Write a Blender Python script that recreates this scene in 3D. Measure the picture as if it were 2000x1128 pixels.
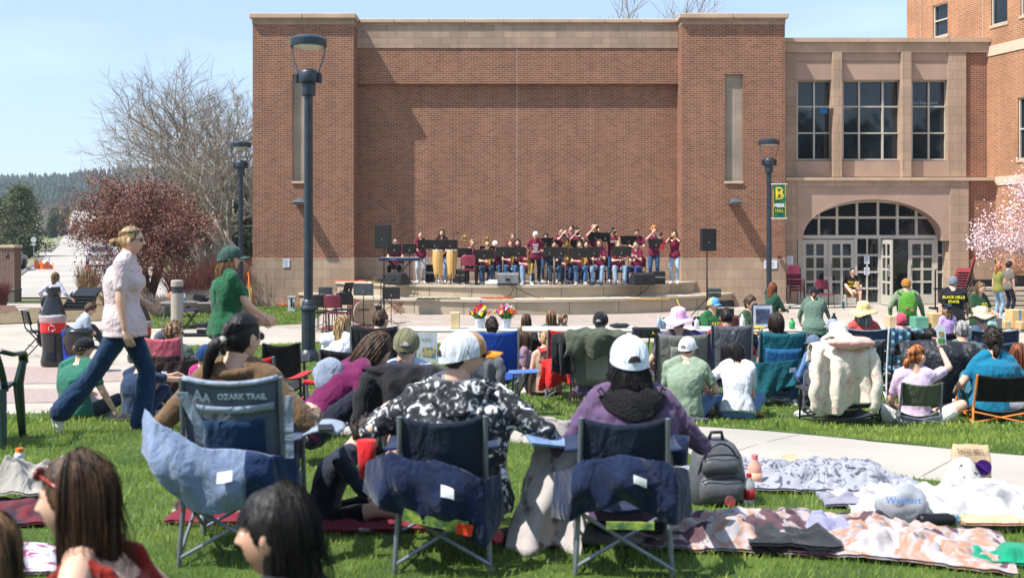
import bpy, bmesh, math, random
import numpy as np
from mathutils import Vector, Matrix, Euler
from math import sin, cos, pi, radians, sqrt, atan2
random.seed(7); RNG = np.random.default_rng(7)
for o in list(bpy.data.objects): bpy.data.objects.remove(o)
SC = bpy.context.scene; COL = SC.collection
# ---------------------------------------------------------------- camera, light, exposure
F = 2050.0; HY = 470.0; CZ = 2.1
cam = bpy.data.objects.new('camera', bpy.data.cameras.new('camera')); COL.objects.link(cam); SC.camera = cam
cam.location = (0, 0, CZ); cam.rotation_euler = (pi/2, 0, 0)
cam.data.sensor_width = 36; cam.data.lens = 36*F/2000; cam.data.shift_y = -(564-HY)/2000
cam.data.clip_start = .1; cam.data.clip_end = 4000
cam.data.dof.use_dof = True; cam.data.dof.focus_distance = 27; cam.data.dof.aperture_fstop = 3.8
SUN = Vector((.485, .22, -.846)).normalized()
w = bpy.data.worlds.new('World'); SC.world = w; w.use_nodes = True
nt = w.node_tree; bg = nt.nodes['Background']
sky = nt.nodes.new('ShaderNodeTexSky'); sky.sky_type = 'NISHITA'; sky.sun_disc = False
sky.sun_elevation = math.asin(-SUN.z); sky.sun_rotation = atan2(-SUN.x, -SUN.y); sky.air_density = 1.0; sky.dust_density = .7; sky.ozone_density = 2.2
tc = nt.nodes.new('ShaderNodeTexCoord'); mp = nt.nodes.new('ShaderNodeMapping'); mp.inputs['Scale'].default_value = (1.2, 1.2, 7)
nz = nt.nodes.new('ShaderNodeTexNoise'); nz.inputs['Scale'].default_value = 2.2; nz.inputs['Detail'].default_value = 7
cr = nt.nodes.new('ShaderNodeValToRGB'); cr.color_ramp.elements[0].position = .5; cr.color_ramp.elements[1].position = .72
cr.color_ramp.elements[0].color = (.32, .32, .32, 1); cr.color_ramp.elements[1].color = (.5, .5, .5, 1)
mx = nt.nodes.new('ShaderNodeMixRGB'); mx.inputs['Color2'].default_value = (7.3, 9.7, 13.2, 1)
L = nt.links
L.new(tc.outputs['Generated'], mp.inputs[0]); L.new(mp.outputs[0], nz.inputs[0]); L.new(nz.outputs[0], cr.inputs[0])
L.new(cr.outputs[0], mx.inputs[0]); L.new(sky.outputs[0], mx.inputs['Color1']); L.new(mx.outputs[0], bg.inputs[0])
bg.inputs[1].default_value = .088
sl = bpy.data.lights.new('sun', 'SUN'); sl.energy = 5.0; sl.angle = radians(.53); sl.color = (1, .955, .89)
so = bpy.data.objects.new('sun', sl); COL.objects.link(so); so.rotation_euler = SUN.to_track_quat('-Z', 'Y').to_euler()
SC.view_settings.view_transform = 'Standard'; SC.view_settings.look = 'None'; SC.view_settings.gamma = 1
SC.view_settings.exposure = .72
# ---------------------------------------------------------------- ground profile and pixel helpers
PY = [-20, 0, 4.8, 8.3, 9.5, 11, 14, 17, 36, 60, 100, 150, 220, 400, 440, 1500]
PZ = [.7, .66, .64, .57, .43, .22, .07, 0, 0, .3, .7, 1.5, 4, 13.4, 13.6, 13.6]
def g(x, y):
    z = np.interp(y, PY, PZ)
    t = np.clip((np.asarray(x)-.5)/3, 0, 1); b = np.clip(1-np.abs(np.asarray(y)-8.0)/4, 0, 1)
    return z - .08*t*b
def gz(x, y): return float(g(x, y))
def unp(px, py):
    "pixel of the photograph to the ground point under it"
    lo, hi = 1.2, 900.
    for i in range(60):
        d = (lo+hi)/2; x = (px-1000)/F*d
        if HY + F*(CZ-gz(x, d))/d > py: lo = d
        else: hi = d
        if hi-lo < 1e-4: break
    return ((px-1000)/F*d, d)
def X(px, d): return (px-1000)/F*d
def Z(py, d): return CZ-(py-HY)/F*d
# ---------------------------------------------------------------- materials
MATS = {}
def srgb(c):
    if isinstance(c, str):
        c = [int(c[i:i+2], 16)/255 for i in (0, 2, 4)]
        return tuple(((v+.055)/1.055)**2.4 if v > .04045 else v/12.92 for v in c)
    return tuple(c)
def mat(name, col, rough=.7, metal=0, var=.12, scale=8, bump=0, bscale=30, kind='noise', col2=None, spec=.4, trans=0, sheen=0, alpha=1, stretch=(1, 1, 1), sss=0):
    if name in MATS: return MATS[name]
    m = bpy.data.materials.new(name); m.use_nodes = True; n = m.node_tree; b = n.nodes['Principled BSDF']
    c = srgb(col); c2 = srgb(col2) if col2 is not None else tuple(min(1, v*(1-var*1.6)) for v in c)
    c1 = c if col2 is not None else tuple(min(1, v*(1+var)) for v in c)
    b.inputs['Roughness'].default_value = rough; b.inputs['Metallic'].default_value = metal
    b.inputs['Specular IOR Level'].default_value = spec
    if trans: b.inputs['Transmission Weight'].default_value = trans
    if sheen: b.inputs['Sheen Weight'].default_value = sheen
    if alpha < 1: b.inputs['Alpha'].default_value = alpha
    if sss: b.inputs['Subsurface Weight'].default_value = sss; b.inputs['Subsurface Radius'].default_value = (.02, .008, .004); b.inputs['Subsurface Scale'].default_value = .3
    t = n.nodes.new('ShaderNodeTexCoord'); mp = n.nodes.new('ShaderNodeMapping'); mp.inputs['Scale'].default_value = stretch
    n.links.new(t.outputs['Object'], mp.inputs[0])
    tx = n.nodes.new('ShaderNodeTexNoise'); tx.inputs['Scale'].default_value = scale; tx.inputs['Detail'].default_value = 6
    n.links.new(mp.outputs[0], tx.inputs[0])
    r = n.nodes.new('ShaderNodeValToRGB'); r.color_ramp.elements[0].position = .35; r.color_ramp.elements[1].position = .65
    if kind == 'camo':
        r.color_ramp.elements[0].position = .44; r.color_ramp.elements[1].position = .66; tx.inputs['Distortion'].default_value = 1.0
        e = r.color_ramp.elements.new(.54); e.color = (*[(a+d)/2 for a, d in zip(c1, c2)], 1)
    r.color_ramp.elements[0].color = (*c2, 1); r.color_ramp.elements[1].color = (*c1, 1)
    n.links.new(tx.outputs[0], r.inputs[0]); n.links.new(r.outputs[0], b.inputs['Base Color'])
    if bump:
        bt = n.nodes.new('ShaderNodeTexNoise'); bt.inputs['Scale'].default_value = bscale; bt.inputs['Detail'].default_value = 4; bt.inputs['Distortion'].default_value = 1.2 if sheen else 0
        n.links.new(mp.outputs[0], bt.inputs[0])
        bp = n.nodes.new('ShaderNodeBump'); bp.inputs['Strength'].default_value = bump; bp.inputs['Distance'].default_value = .035 if sheen else .02
        n.links.new(bt.outputs[0], bp.inputs['Height']); n.links.new(bp.outputs[0], b.inputs['Normal'])
    MATS[name] = m; return m
def fab(col, name=None, rough=.85): # cloth of one colour
    return mat(name or 'fabric_'+str(col), col, rough, bump=.85, bscale=9, var=.05, scale=5, sheen=.15, spec=.2, stretch=(1, 1, .55))
def brick(name, c1, c2, mortar, bw, rh, ms, rough=.85, off=.5, nv=.25, z0=0., u0=0.):
    if name in MATS: return MATS[name]
    m = bpy.data.materials.new(name); m.use_nodes = True; n = m.node_tree; b = n.nodes['Principled BSDF']; b.inputs['Roughness'].default_value = rough
    b.inputs['Specular IOR Level'].default_value = .25
    t = n.nodes.new('ShaderNodeTexCoord'); s = n.nodes.new('ShaderNodeSeparateXYZ'); n.links.new(t.outputs['Object'], s.inputs[0])
    a = n.nodes.new('ShaderNodeMath'); n.links.new(s.outputs[0], a.inputs[0]); n.links.new(s.outputs[1], a.inputs[1])
    a2 = n.nodes.new('ShaderNodeMath'); a2.inputs[1].default_value = 100+u0; n.links.new(a.outputs[0], a2.inputs[0])
    c = n.nodes.new('ShaderNodeCombineXYZ'); n.links.new(a2.outputs[0], c.inputs[0])
    az = n.nodes.new('ShaderNodeMath'); az.inputs[1].default_value = z0+10*rh; n.links.new(s.outputs[2], az.inputs[0]); n.links.new(az.outputs[0], c.inputs[1])
    k = n.nodes.new('ShaderNodeTexBrick'); k.offset = off; n.links.new(c.outputs[0], k.inputs['Vector'])
    k.inputs['Color1'].default_value = (*srgb(c1), 1); k.inputs['Color2'].default_value = (*srgb(c2), 1); k.inputs['Mortar'].default_value = (*srgb(mortar), 1)
    k.inputs['Scale'].default_value = 1; k.inputs['Mortar Size'].default_value = ms; k.inputs['Brick Width'].default_value = bw; k.inputs['Row Height'].default_value = rh
    k.inputs['Mortar Smooth'].default_value = .2
    z = n.nodes.new('ShaderNodeTexNoise'); z.inputs['Scale'].default_value = .9; z.inputs['Detail'].default_value = 8; n.links.new(t.outputs['Object'], z.inputs[0])
    rr = n.nodes.new('ShaderNodeMapRange'); rr.inputs[1].default_value = .3; rr.inputs[2].default_value = .7; rr.inputs[3].default_value = 1-nv; rr.inputs[4].default_value = 1+nv*.4
    n.links.new(z.outputs[0], rr.inputs[0])
    mp = n.nodes.new('ShaderNodeMapping'); mp.inputs['Scale'].default_value = (2.2, 2.2, .18); n.links.new(t.outputs['Object'], mp.inputs[0]); z2 = n.nodes.new('ShaderNodeTexNoise'); z2.inputs['Scale'].default_value = 2; z2.inputs['Detail'].default_value = 5; n.links.new(mp.outputs[0], z2.inputs[0])
    r2 = n.nodes.new('ShaderNodeMapRange'); r2.inputs[1].default_value = .35; r2.inputs[2].default_value = .65; r2.inputs[3].default_value = .91; r2.inputs[4].default_value = 1.05; n.links.new(z2.outputs[0], r2.inputs[0])
    mu = n.nodes.new('ShaderNodeMath'); mu.operation = 'MULTIPLY'; n.links.new(rr.outputs[0], mu.inputs[0]); n.links.new(r2.outputs[0], mu.inputs[1])
    v = n.nodes.new('ShaderNodeVectorMath'); v.operation = 'SCALE'; n.links.new(k.outputs[0], v.inputs[0]); n.links.new(mu.outputs[0], v.inputs['Scale'])
    n.links.new(v.outputs[0], b.inputs['Base Color'])
    bp = n.nodes.new('ShaderNodeBump'); bp.inputs['Strength'].default_value = .5; bp.inputs['Distance'].default_value = .004; bp.invert = True
    n.links.new(k.outputs['Fac'], bp.inputs['Height']); n.links.new(bp.outputs[0], b.inputs['Normal'])
    MATS[name] = m; return m
def glass(name='window_glass', col=(.012, .018, .022), rough=.03):
    return mat(name, col, rough, var=.3, scale=.7, spec=.6)
# ---------------------------------------------------------------- mesh builder
class MB:
    def __init__(s): s.v = []; s.f = []; s.m = []; s.n = 0
    def add(s, v, f, m=0):
        v = np.asarray(v, float).reshape(-1, 3); s.v.append(v); k = s.n
        s.f += [tuple(i+k for i in q) for q in f]; s.m += [m]*len(f); s.n += len(v); return s
    def box(s, c, d, m=0, M=None, bev=0):
        hx, hy, hz = [q/2 for q in d]
        if bev:
            b = min(bev, hx*.9, hy*.9, hz*.9); v = []
            for sx in (-1, 1):
                for sy in (-1, 1):
                    for sz in (-1, 1):
                        v += [(sx*hx, sy*(hy-b), sz*(hz-b)), (sx*(hx-b), sy*hy, sz*(hz-b)), (sx*(hx-b), sy*(hy-b), sz*hz)]
            v = np.array(v); bm = bmesh.new(); vs = [bm.verts.new(q) for q in v]; bmesh.ops.convex_hull(bm, input=vs)
            bm.verts.index_update(); v = np.array([q.co[:] for q in bm.verts]); f = [[q.index for q in fc.verts] for fc in bm.faces]; bm.free()
        else:
            v = np.array([(x, y, z) for x in (-hx, hx) for y in (-hy, hy) for z in (-hz, hz)])
            f = [(0, 1, 3, 2), (4, 6, 7, 5), (0, 4, 5, 1), (2, 3, 7, 6), (0, 2, 6, 4), (1, 5, 7, 3)]
        if M is not None: v = v @ np.array(M.to_3x3() if hasattr(M, 'to_3x3') else M).T
        return s.add(v+np.array(c), f, m)
    def bb(s, x0, x1, y0, y1, z0, z1, m=0): return s.box(((x0+x1)/2, (y0+y1)/2, (z0+z1)/2), (x1-x0, y1-y0, z1-z0), m)
    def tube(s, P, R, n=8, m=0, caps=True, flat=1.0, up=(0, 0, 1)):
        P = np.asarray(P, float); K = len(P); R = np.full(K, R) if np.isscalar(R) else np.asarray(R, float)
        T = np.gradient(P, axis=0) if K > 2 else np.repeat((P[1]-P[0])[None], 2, 0)
        T /= np.linalg.norm(T, axis=1)[:, None]+1e-9
        u = np.array(up, float); a = np.arange(n)*2*pi/n; V = []
        if abs(T[0] @ u) > .95: u = np.array((1., 0, 0)) if abs(T[0][0]) < .9 else np.array((0, 1., 0))
        for i in range(K):
            A = np.cross(u, T[i]); l = np.linalg.norm(A)
            if l < 1e-4: A = np.array((1., 0, 0)); l = 1
            A /= l; B = np.cross(T[i], A); u = B
            V.append(P[i]+R[i]*(np.cos(a)[:, None]*A+np.sin(a)[:, None]*B*flat))
        f = [(i*n+j, i*n+(j+1) % n, (i+1)*n+(j+1) % n, (i+1)*n+j) for i in range(K-1) for j in range(n)]
        if caps: f += [tuple(range(n))[::-1], tuple((K-1)*n+j for j in range(n))]
        return s.add(np.concatenate(V), f, m)
    def loft(s, C, RX, RY, n=16, m=0, axes=None, p=2.0, caps=True):
        "elliptic rings: centres C, half widths; axes = list of (ax, ay) unit vectors"
        V = []; a = np.arange(n)*2*pi/n; ca, sa = np.cos(a), np.sin(a)
        ca = np.sign(ca)*np.abs(ca)**(2/p); sa = np.sign(sa)*np.abs(sa)**(2/p)
        for i, c in enumerate(C):
            ax, ay = axes[i] if axes else ((1, 0, 0), (0, 1, 0))
            V.append(np.array(c)+RX[i]*ca[:, None]*np.array(ax)+RY[i]*sa[:, None]*np.array(ay))
        K = len(C)
        f = [(i*n+j, i*n+(j+1) % n, (i+1)*n+(j+1) % n, (i+1)*n+j) for i in range(K-1) for j in range(n)]
        if caps: f += [tuple(range(n))[::-1], tuple((K-1)*n+j for j in range(n))]
        return s.add(np.concatenate(V), f, m)
    def lathe(s, c, prof, n=20, m=0, M=None, sx=1, sy=1):
        V = []; a = np.arange(n)*2*pi/n
        for r, z in prof: V.append(np.stack([r*np.cos(a)*sx, r*np.sin(a)*sy, np.full(n, z)], 1))
        V = np.concatenate(V)
        if M is not None: V = V @ np.array(M.to_3x3() if hasattr(M, 'to_3x3') else M).T
        K = len(prof); f = [(i*n+j, i*n+(j+1) % n, (i+1)*n+(j+1) % n, (i+1)*n+j) for i in range(K-1) for j in range(n)]
        f += [tuple(range(n))[::-1], tuple((K-1)*n+j for j in range(n))]
        return s.add(V+np.array(c), f, m)
    def ell(s, c, r, n=14, k=9, m=0, M=None):
        th = np.linspace(0.0001, pi-.0001, k); prof = [(sin(t), -cos(t)) for t in th]; V = []; a = np.arange(n)*2*pi/n
        for q, z in prof: V.append(np.stack([q*np.cos(a), q*np.sin(a), np.full(n, z)], 1))
        r = (r, r, r) if np.isscalar(r) else r
        V = np.concatenate(V)*np.array(r)
        if M is not None: V = V @ np.array(M.to_3x3() if hasattr(M, 'to_3x3') else M).T
        f = [(i*n+j, i*n+(j+1) % n, (i+1)*n+(j+1) % n, (i+1)*n+j) for i in range(k-1) for j in range(n)]
        return s.add(V+np.array(c), f, m)
    def grid(s, fn, nu, nv, m=0, thick=0):
        "surface fn(u,v)->xyz, optional thickness"
        V = np.array([fn(i/nu, j/nv) for i in range(nu+1) for j in range(nv+1)], float)
        f = [(i*(nv+1)+j, (i+1)*(nv+1)+j, (i+1)*(nv+1)+j+1, i*(nv+1)+j+1) for i in range(nu) for j in range(nv)]
        if thick:
            G = V.reshape(nu+1, nv+1, 3); N = np.cross(np.gradient(G, axis=0), np.gradient(G, axis=1)); N /= np.linalg.norm(N, axis=2)[..., None]+1e-9
            W = (G-N*thick).reshape(-1, 3); o = len(V)
            f += [tuple(i+o for i in q[::-1]) for q in f]
            idx = [i*(nv+1) for i in range(nu+1)]+[nu*(nv+1)+j for j in range(1, nv+1)]+[i*(nv+1)+nv for i in range(nu-1, -1, -1)]+[j for j in range(nv-1, 0, -1)]
            f += [(idx[i], idx[(i+1) % len(idx)], idx[(i+1) % len(idx)]+o, idx[i]+o)[::-1] for i in range(len(idx))]
            V = np.concatenate([V, W])
        return s.add(V, f, m)
    def prism(s, pts, y0, y1, m=0, ax='y'):
        "outline pts in the xz plane (ax y) or the xy plane (ax z), extruded"
        n = len(pts)
        if ax == 'y': V = [(a, y0, b) for a, b in pts]+[(a, y1, b) for a, b in pts]
        elif ax == 'x': V = [(y0, a, b) for a, b in pts]+[(y1, a, b) for a, b in pts]
        else: V = [(a, b, y0) for a, b in pts]+[(a, b, y1) for a, b in pts]
        f = [(i, (i+1) % n, n+(i+1) % n, n+i) for i in range(n)]+[tuple(range(n))[::-1], tuple(range(n, 2*n))]
        return s.add(V, f, m)
    def mesh(s, name):
        me = bpy.data.meshes.new(name)
        if not s.v: return me
        V = np.concatenate(s.v); me.vertices.add(len(V)); me.vertices.foreach_set('co', V.ravel())
        ls = np.array([len(q) for q in s.f]); me.loops.add(int(ls.sum())); me.polygons.add(len(ls))
        me.polygons.foreach_set('loop_start', np.concatenate([[0], np.cumsum(ls)[:-1]])); me.loops.foreach_set('vertex_index', np.array([i for q in s.f for i in q]))
        me.polygons.foreach_set('material_index', s.m); me.polygons.foreach_set('use_smooth', [False]*len(ls)); me.update(calc_edges=True); return me
    def build(s, name, mats, parent=None, smooth=False, loc=None, fix=True, auto=None):
        me = s.mesh(name)
        if fix:
            bm = bmesh.new(); bm.from_mesh(me); bmesh.ops.recalc_face_normals(bm, faces=bm.faces); bm.to_mesh(me); bm.free()
        return link(name, me, mats, parent, smooth, loc, auto)
def link(name, me, mats, parent=None, smooth=False, loc=None, auto=None):
    if not isinstance(mats, (list, tuple)): mats = [mats]
    for m in mats: me.materials.append(m)
    if smooth or auto:
        me.polygons.foreach_set('use_smooth', [True]*len(me.polygons))
    if auto is not None: me.set_sharp_from_angle(angle=radians(auto))
    o = bpy.data.objects.new(name, me); COL.objects.link(o); o.parent = parent
    if loc is not None: o.location = loc
    return o
def tag(o, label=None, cat=None, group=None, kind=None):
    if label: o['label'] = label
    if cat: o['category'] = cat
    if group: o['group'] = group
    if kind: o['kind'] = kind
    return o
def thing(name, label, cat, loc=(0, 0, 0), rz=0, group=None, scale=1):
    o = bpy.data.objects.new(name, None); COL.objects.link(o); o.empty_display_size = .1
    o.location = loc; o.rotation_euler = (0, 0, rz); o.scale = (scale,)*3; return tag(o, label, cat, group)
def copy_tree(o, parent=None):
    c = o.copy(); COL.objects.link(c); c.parent = parent
    for ch in [q for q in bpy.data.objects if q.parent == o]: copy_tree(ch, c)
    return c
def dup(o, label, loc, rz=0):
    c = copy_tree(o); c.location = loc; c.rotation_euler = (0, 0, rz); c['label'] = label; return c
def RZ(a): return Matrix.Rotation(a, 3, 'Z')
def RX_(a): return Matrix.Rotation(a, 3, 'X')
def RY_(a): return Matrix.Rotation(a, 3, 'Y')
def text_mesh(txt, size, depth=.002, bold=0, align='CENTER', sx=1):
    c = bpy.data.curves.new('t', 'FONT'); c.body = txt; c.size = size; c.extrude = depth/2; c.offset = bold; c.align_x = align; c.align_y = 'CENTER'; c.resolution_u = 3
    o = bpy.data.objects.new('t', c); COL.objects.link(o); bpy.context.view_layer.update()
    me = bpy.data.meshes.new_from_object(o.evaluated_get(bpy.context.evaluated_depsgraph_get())); bpy.data.objects.remove(o)
    if sx != 1: me.transform(Matrix.Diagonal((sx, 1, 1, 1)))
    me.materials.clear(); return me
def add_text(name, txt, size, m, parent, loc, rot=(pi/2, 0, 0), bold=0, sx=1, depth=.004):
    o = link(name, text_mesh(txt, size, depth, bold, sx=sx), m, parent, loc=loc); o.rotation_euler = rot; return o
# ---------------------------------------------------------------- setting: ground sheets
def sheet(name, pts, m, off, step=.5, kind='structure', sx=2.0):
    "polygon (xy) draped on the ground profile"
    bm = bmesh.new(); f = bm.faces.new([bm.verts.new((x, y, 0)) for x, y in pts])
    xs = [p[0] for p in pts]; ys = [p[1] for p in pts]
    cuts = [y for y in (np.arange(min(ys)+step, max(ys), step) if max(ys)-min(ys) < 60 else [q for q in PY if min(ys) < q < max(ys)])]
    for y in cuts: bmesh.ops.bisect_plane(bm, geom=bm.verts[:]+bm.edges[:]+bm.faces[:], plane_co=(0, y, 0), plane_no=(0, 1, 0))
    if max(ys)-min(ys) < 60:
        for x in np.arange(.5, 3.6, 1.0):
            if min(xs) < x < max(xs): bmesh.ops.bisect_plane(bm, geom=bm.verts[:]+bm.edges[:]+bm.faces[:], plane_co=(x, 0, 0), plane_no=(1, 0, 0))
    for v in bm.verts: v.co.z = gz(v.co.x, v.co.y)+off
    bmesh.ops.triangulate(bm, faces=bm.faces)
    me = bpy.data.meshes.new(name); bm.to_mesh(me); bm.free()
    if me.polygons[0].normal.z < 0: me.flip_normals()
    return tag(link(name, me, m), kind=kind)
M_soil = mat('dry_ground', (.24, .20, .11), 1, col2=(.13, .17, .05), scale=.05)
M_conc = mat('concrete', (.375, .335, .285), .9, var=.07, scale=1.3, bump=.15, bscale=60)
M_walk = mat('path_concrete', (.375, .345, .30), .9, var=.06, scale=.9, bump=.15, bscale=60)
M_asph = mat('street', (.36, .33, .295), .95, var=.08, scale=.25)
M_pav = brick('patio_pavers', (.34, .275, .235), (.40, .335, .29), (.32, .275, .235), .2, .1, .006, nv=.12)
M_band = mat('red_paver_band', (.28, .20, .175), .9, col2=(.36, .29, .265), scale=14)
def flat_uv(m): # ground pavers: use xy
    n = m.node_tree; s = [q for q in n.nodes if q.type == 'SEPXYZ'][0]; mm = [q for q in n.nodes if q.type == 'MATH']
    mm[0].operation = 'MULTIPLY'; l = [l for l in n.links if l.to_socket == mm[0].inputs[1]][0]; n.links.remove(l); mm[0].inputs[1].default_value = 1
    l = [l for l in n.links if l.to_socket == mm[2].inputs[0]][0]; n.links.remove(l); n.links.new(s.outputs[1], mm[2].inputs[0])
flat_uv(M_pav)
M_turf = mat('turf', (.070, .115, .016), .9, col2=(.030, .062, .008), scale=3)
xs = [-420, -200, -80, -30, -12, 0, .5, 1.5, 2.5, 3.5, 12, 40, 120, 300]; ys = sorted(set(PY[:-1]+[6, 12.5, 20, 25, 30, 45, 80, 130, 180, 300]))
mb = MB(); V = [(x, y, gz(x, y)-.03) for y in ys for x in xs]; nx = len(xs)
mb.add(V, [(j*nx+i, j*nx+i+1, (j+1)*nx+i+1, (j+1)*nx+i) for j in range(len(ys)-1) for i in range(nx-1)])
tag(mb.build('ground', M_soil), kind='structure')
sheet('plaza', [(-16, 8.5), (20, 8.5), (22, 36.2), (-21, 36.2)], M_conc, -.004)
# pavers in front of the stage
pv = [unp(690, 652), unp(1000, 640), unp(1460, 637)]
sheet('patio', [pv[0], pv[1], pv[2], (8.6, 30), (6, 33), (-7.5, 33), (-7.2, 27)], M_pav, 0)
# lawns
def U(*a): return [unp(a[i], a[i+1]) for i in range(0, len(a), 2)]
lawn_pts = U(-60, 812, 110, 806, 260, 790, 300, 735, 330, 676, 500, 674, 620, 668, 800, 672, 1320, 669, 1600, 671, 2080, 674, 2700, 678) + U(2700, 965, 2150, 905, 2000, 890, 1700, 861, 1500, 842, 1300, 830, 1050, 822, 700, 820, 300, 816, 110, 811)
sheet('lawn', lawn_pts, M_turf, .008)
near_pts = U(-60, 812, 300, 818, 700, 868, 900, 866, 1050, 868, 1300, 884, 1540, 908, 1800, 938, 2000, 962, 2150, 985) + [(9, -2), (-9, -2), (-9, 8.0)]
near_pts = U(100, 809, 300, 817, 700, 858, 900, 862, 1050, 868, 1300, 884, 1540, 908, 1800, 938, 2000, 962, 2150, 985, 2700, 1062) + [(9, -2), (-9, -2)] + U(-300, 812)
sheet('near_lawn', near_pts, M_turf, .012)
sheet('stage_lawn', U(285, 612, 410, 603, 500, 598, 600, 600, 640, 606, 600, 632, 520, 636, 470, 639, 400, 641, 330, 640, 290, 641), M_turf, .008)
path_pts = U(-60, 770, 60, 800, 250, 812, 700, 819, 1050, 820, 1300, 828, 1500, 840, 1700, 859, 2000, 888, 2150, 903, 2700, 962) + U(2700, 1066, 2150, 990, 2000, 965, 1800, 941, 1540, 911, 1300, 887, 1050, 871, 700, 872, 300, 830, 100, 812, -60, 815)
sheet('path', path_pts, M_walk, .004)
for q, (a, b) in enumerate(((715, 748), (757, 785))):
    sheet('paver_band', U(-40, a, 110, a+2, 300, a+14, 300, b-6, 110, b, -40, b+2), M_band, .002)
for a_, b_, c_, d_ in ((1290, 838, 1235, 872), (1560, 850, 1410, 890), (1890, 882, 1800, 930), (1050, 824, 1010, 866), (820, 822, 790, 864)): sheet('path_joint', U(a_, b_, a_+2.5, b_, c_+2.5, d_, c_, d_), mat('path_joint_dark', (.2, .18, .15), .9), .007)
for yy in (600.5, 611, 627): sheet('paving_joint', U(-40, yy, 105, yy, 105, yy+1.3, -40, yy+1.3), mat('joint', (.12, .10, .08), .9), .002)
sheet('street', [(-.41*y-3.3, y) for y in (38, 60, 100, 150, 220, 400, 440)] + [(-.41*y+4.5, y) for y in (440, 400, 220, 150, 100, 60, 38)], M_asph, .03)
sheet('cross_street', [(-100, 108), (-20, 92), (-20, 104), (-100, 122)], M_asph, .026)
sheet('verge', U(-60, 592, 170, 592, 170, 587, -60, 587), M_turf, .01)
sheet('street_lawn', [(-.41*y-5.2, y) for y in (54, 60, 75, 88)] + [(-62, 92), (-44, 54)], M_turf, .02)
sheet('far_lawn', [(-.41*y-6, y) for y in (112, 150)] + [(-85, 150), (-75, 118)], M_turf, .02)
sheet('hill_lawn', [(-.41*y-7, y) for y in (180, 220, 300)] + [(-150, 300), (-118, 220), (-98, 180)], mat('meadow', (.16, .19, .07), 1, col2=(.26, .22, .12), scale=.08), .03)
sheet('side_walk', [(-.41*y-10, y) for y in (60, 105, 150, 190)] + [(-.41*y-12.5, y) for y in (190, 150, 105, 60)], M_conc, .034)
mb = MB()
for y0, y1 in ((44, 52), (55, 88), (112, 150)):
    for k in range(8):
        a, b = y0+(y1-y0)*k/8, y0+(y1-y0)*(k+1)/8
        mb.tube([(-.41*a-3.3, a, gz(0, a)+.08), (-.41*b-3.3, b, gz(0, b)+.08)], .12, 4)
tag(mb.build('kerb', M_conc), kind='structure')
sheet('mulch_bed', U(-60, 596, 28, 597, 36, 606, 12, 612, -60, 618), mat('mulch', (.16, .085, .045), 1, col2=(.08, .045, .03), scale=20), .02)
sheet('planting_bed', [(-14.6, 25.5), (-10, 28), (-8.6, 31), (-8.6, 40), (-16, 38), (-14.8, 33)], mat('bed_soil', (.20, .14, .08), 1, col2=(.1, .08, .04), scale=4), .02)
# low mound of the bed
# far hill
def hz(x, y):
    t = min(1, max(0, (y-440)/330)); t = t*t*(3-2*t)
    return 13.6 + t*(28+4*sin(x/60)+5*sin(x/31+2)) + 2.2*sin(x/17+y/23)*t - (6*((x+230)/300)**2)*t
mb = MB(); nu, nv = 60, 30
V = [(-700+900*i/nu, 430+470*j/nv, hz(-700+900*i/nu, 430+470*j/nv)) for j in range(nv+1) for i in range(nu+1)]
mb.add(V, [(j*(nu+1)+i, j*(nu+1)+i+1, (j+1)*(nu+1)+i+1, (j+1)*(nu+1)+i) for j in range(nv) for i in range(nu)])
tag(mb.build('hill', mat('hillside', (.30, .25, .15), 1, col2=(.12, .14, .07), scale=.03), smooth=True), kind='structure')
# conifers on the hill, read as one mass
mb = MB(); r = random.Random(3); V = []; Fc = []
for k in range(5200):
    y = r.uniform(455, 800); x = r.uniform(-.56*y, .02*y)
    t = (y-440)/360
    if y < 560 and r.random() < .55: continue
    if sin(x/14+3)*sin(y/19)+r.uniform(-.5, .3) > .62: continue
    h = r.uniform(5, 11); R = h*r.uniform(.17, .26); z = hz(x, y)-.5; n = 6; o = len(V)
    for q, (rr, zz) in enumerate(((R*1.0, .12), (R*.95, .35), (R*.7, .6), (R*.4, .82))):
        for j in range(n): a = 2*pi*j/n+q*.5; s = rr*r.uniform(.65, 1.2); V.append((x+s*cos(a), y+s*sin(a), z+h*(zz+r.uniform(-.05, .05))))
    V.append((x, y, z+h)); V.append((x, y, z))
    for q in range(3):
        for j in range(n): Fc.append((o+q*n+j, o+q*n+(j+1) % n, o+(q+1)*n+(j+1) % n, o+(q+1)*n+j))
    for j in range(n): Fc.append((o+3*n+j, o+3*n+(j+1) % n, o+4*n)); Fc.append((o+(j+1) % n, o+j, o+4*n+1))
mb.add(V, Fc)
tag(mb.build('pine_forest', mat('far_pine', (.045, .075, .045), 1, col2=(.022, .042, .03), scale=.06), fix=False), 'dark pine forest covering the distant hill behind the street', 'forest', kind='stuff')
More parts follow.
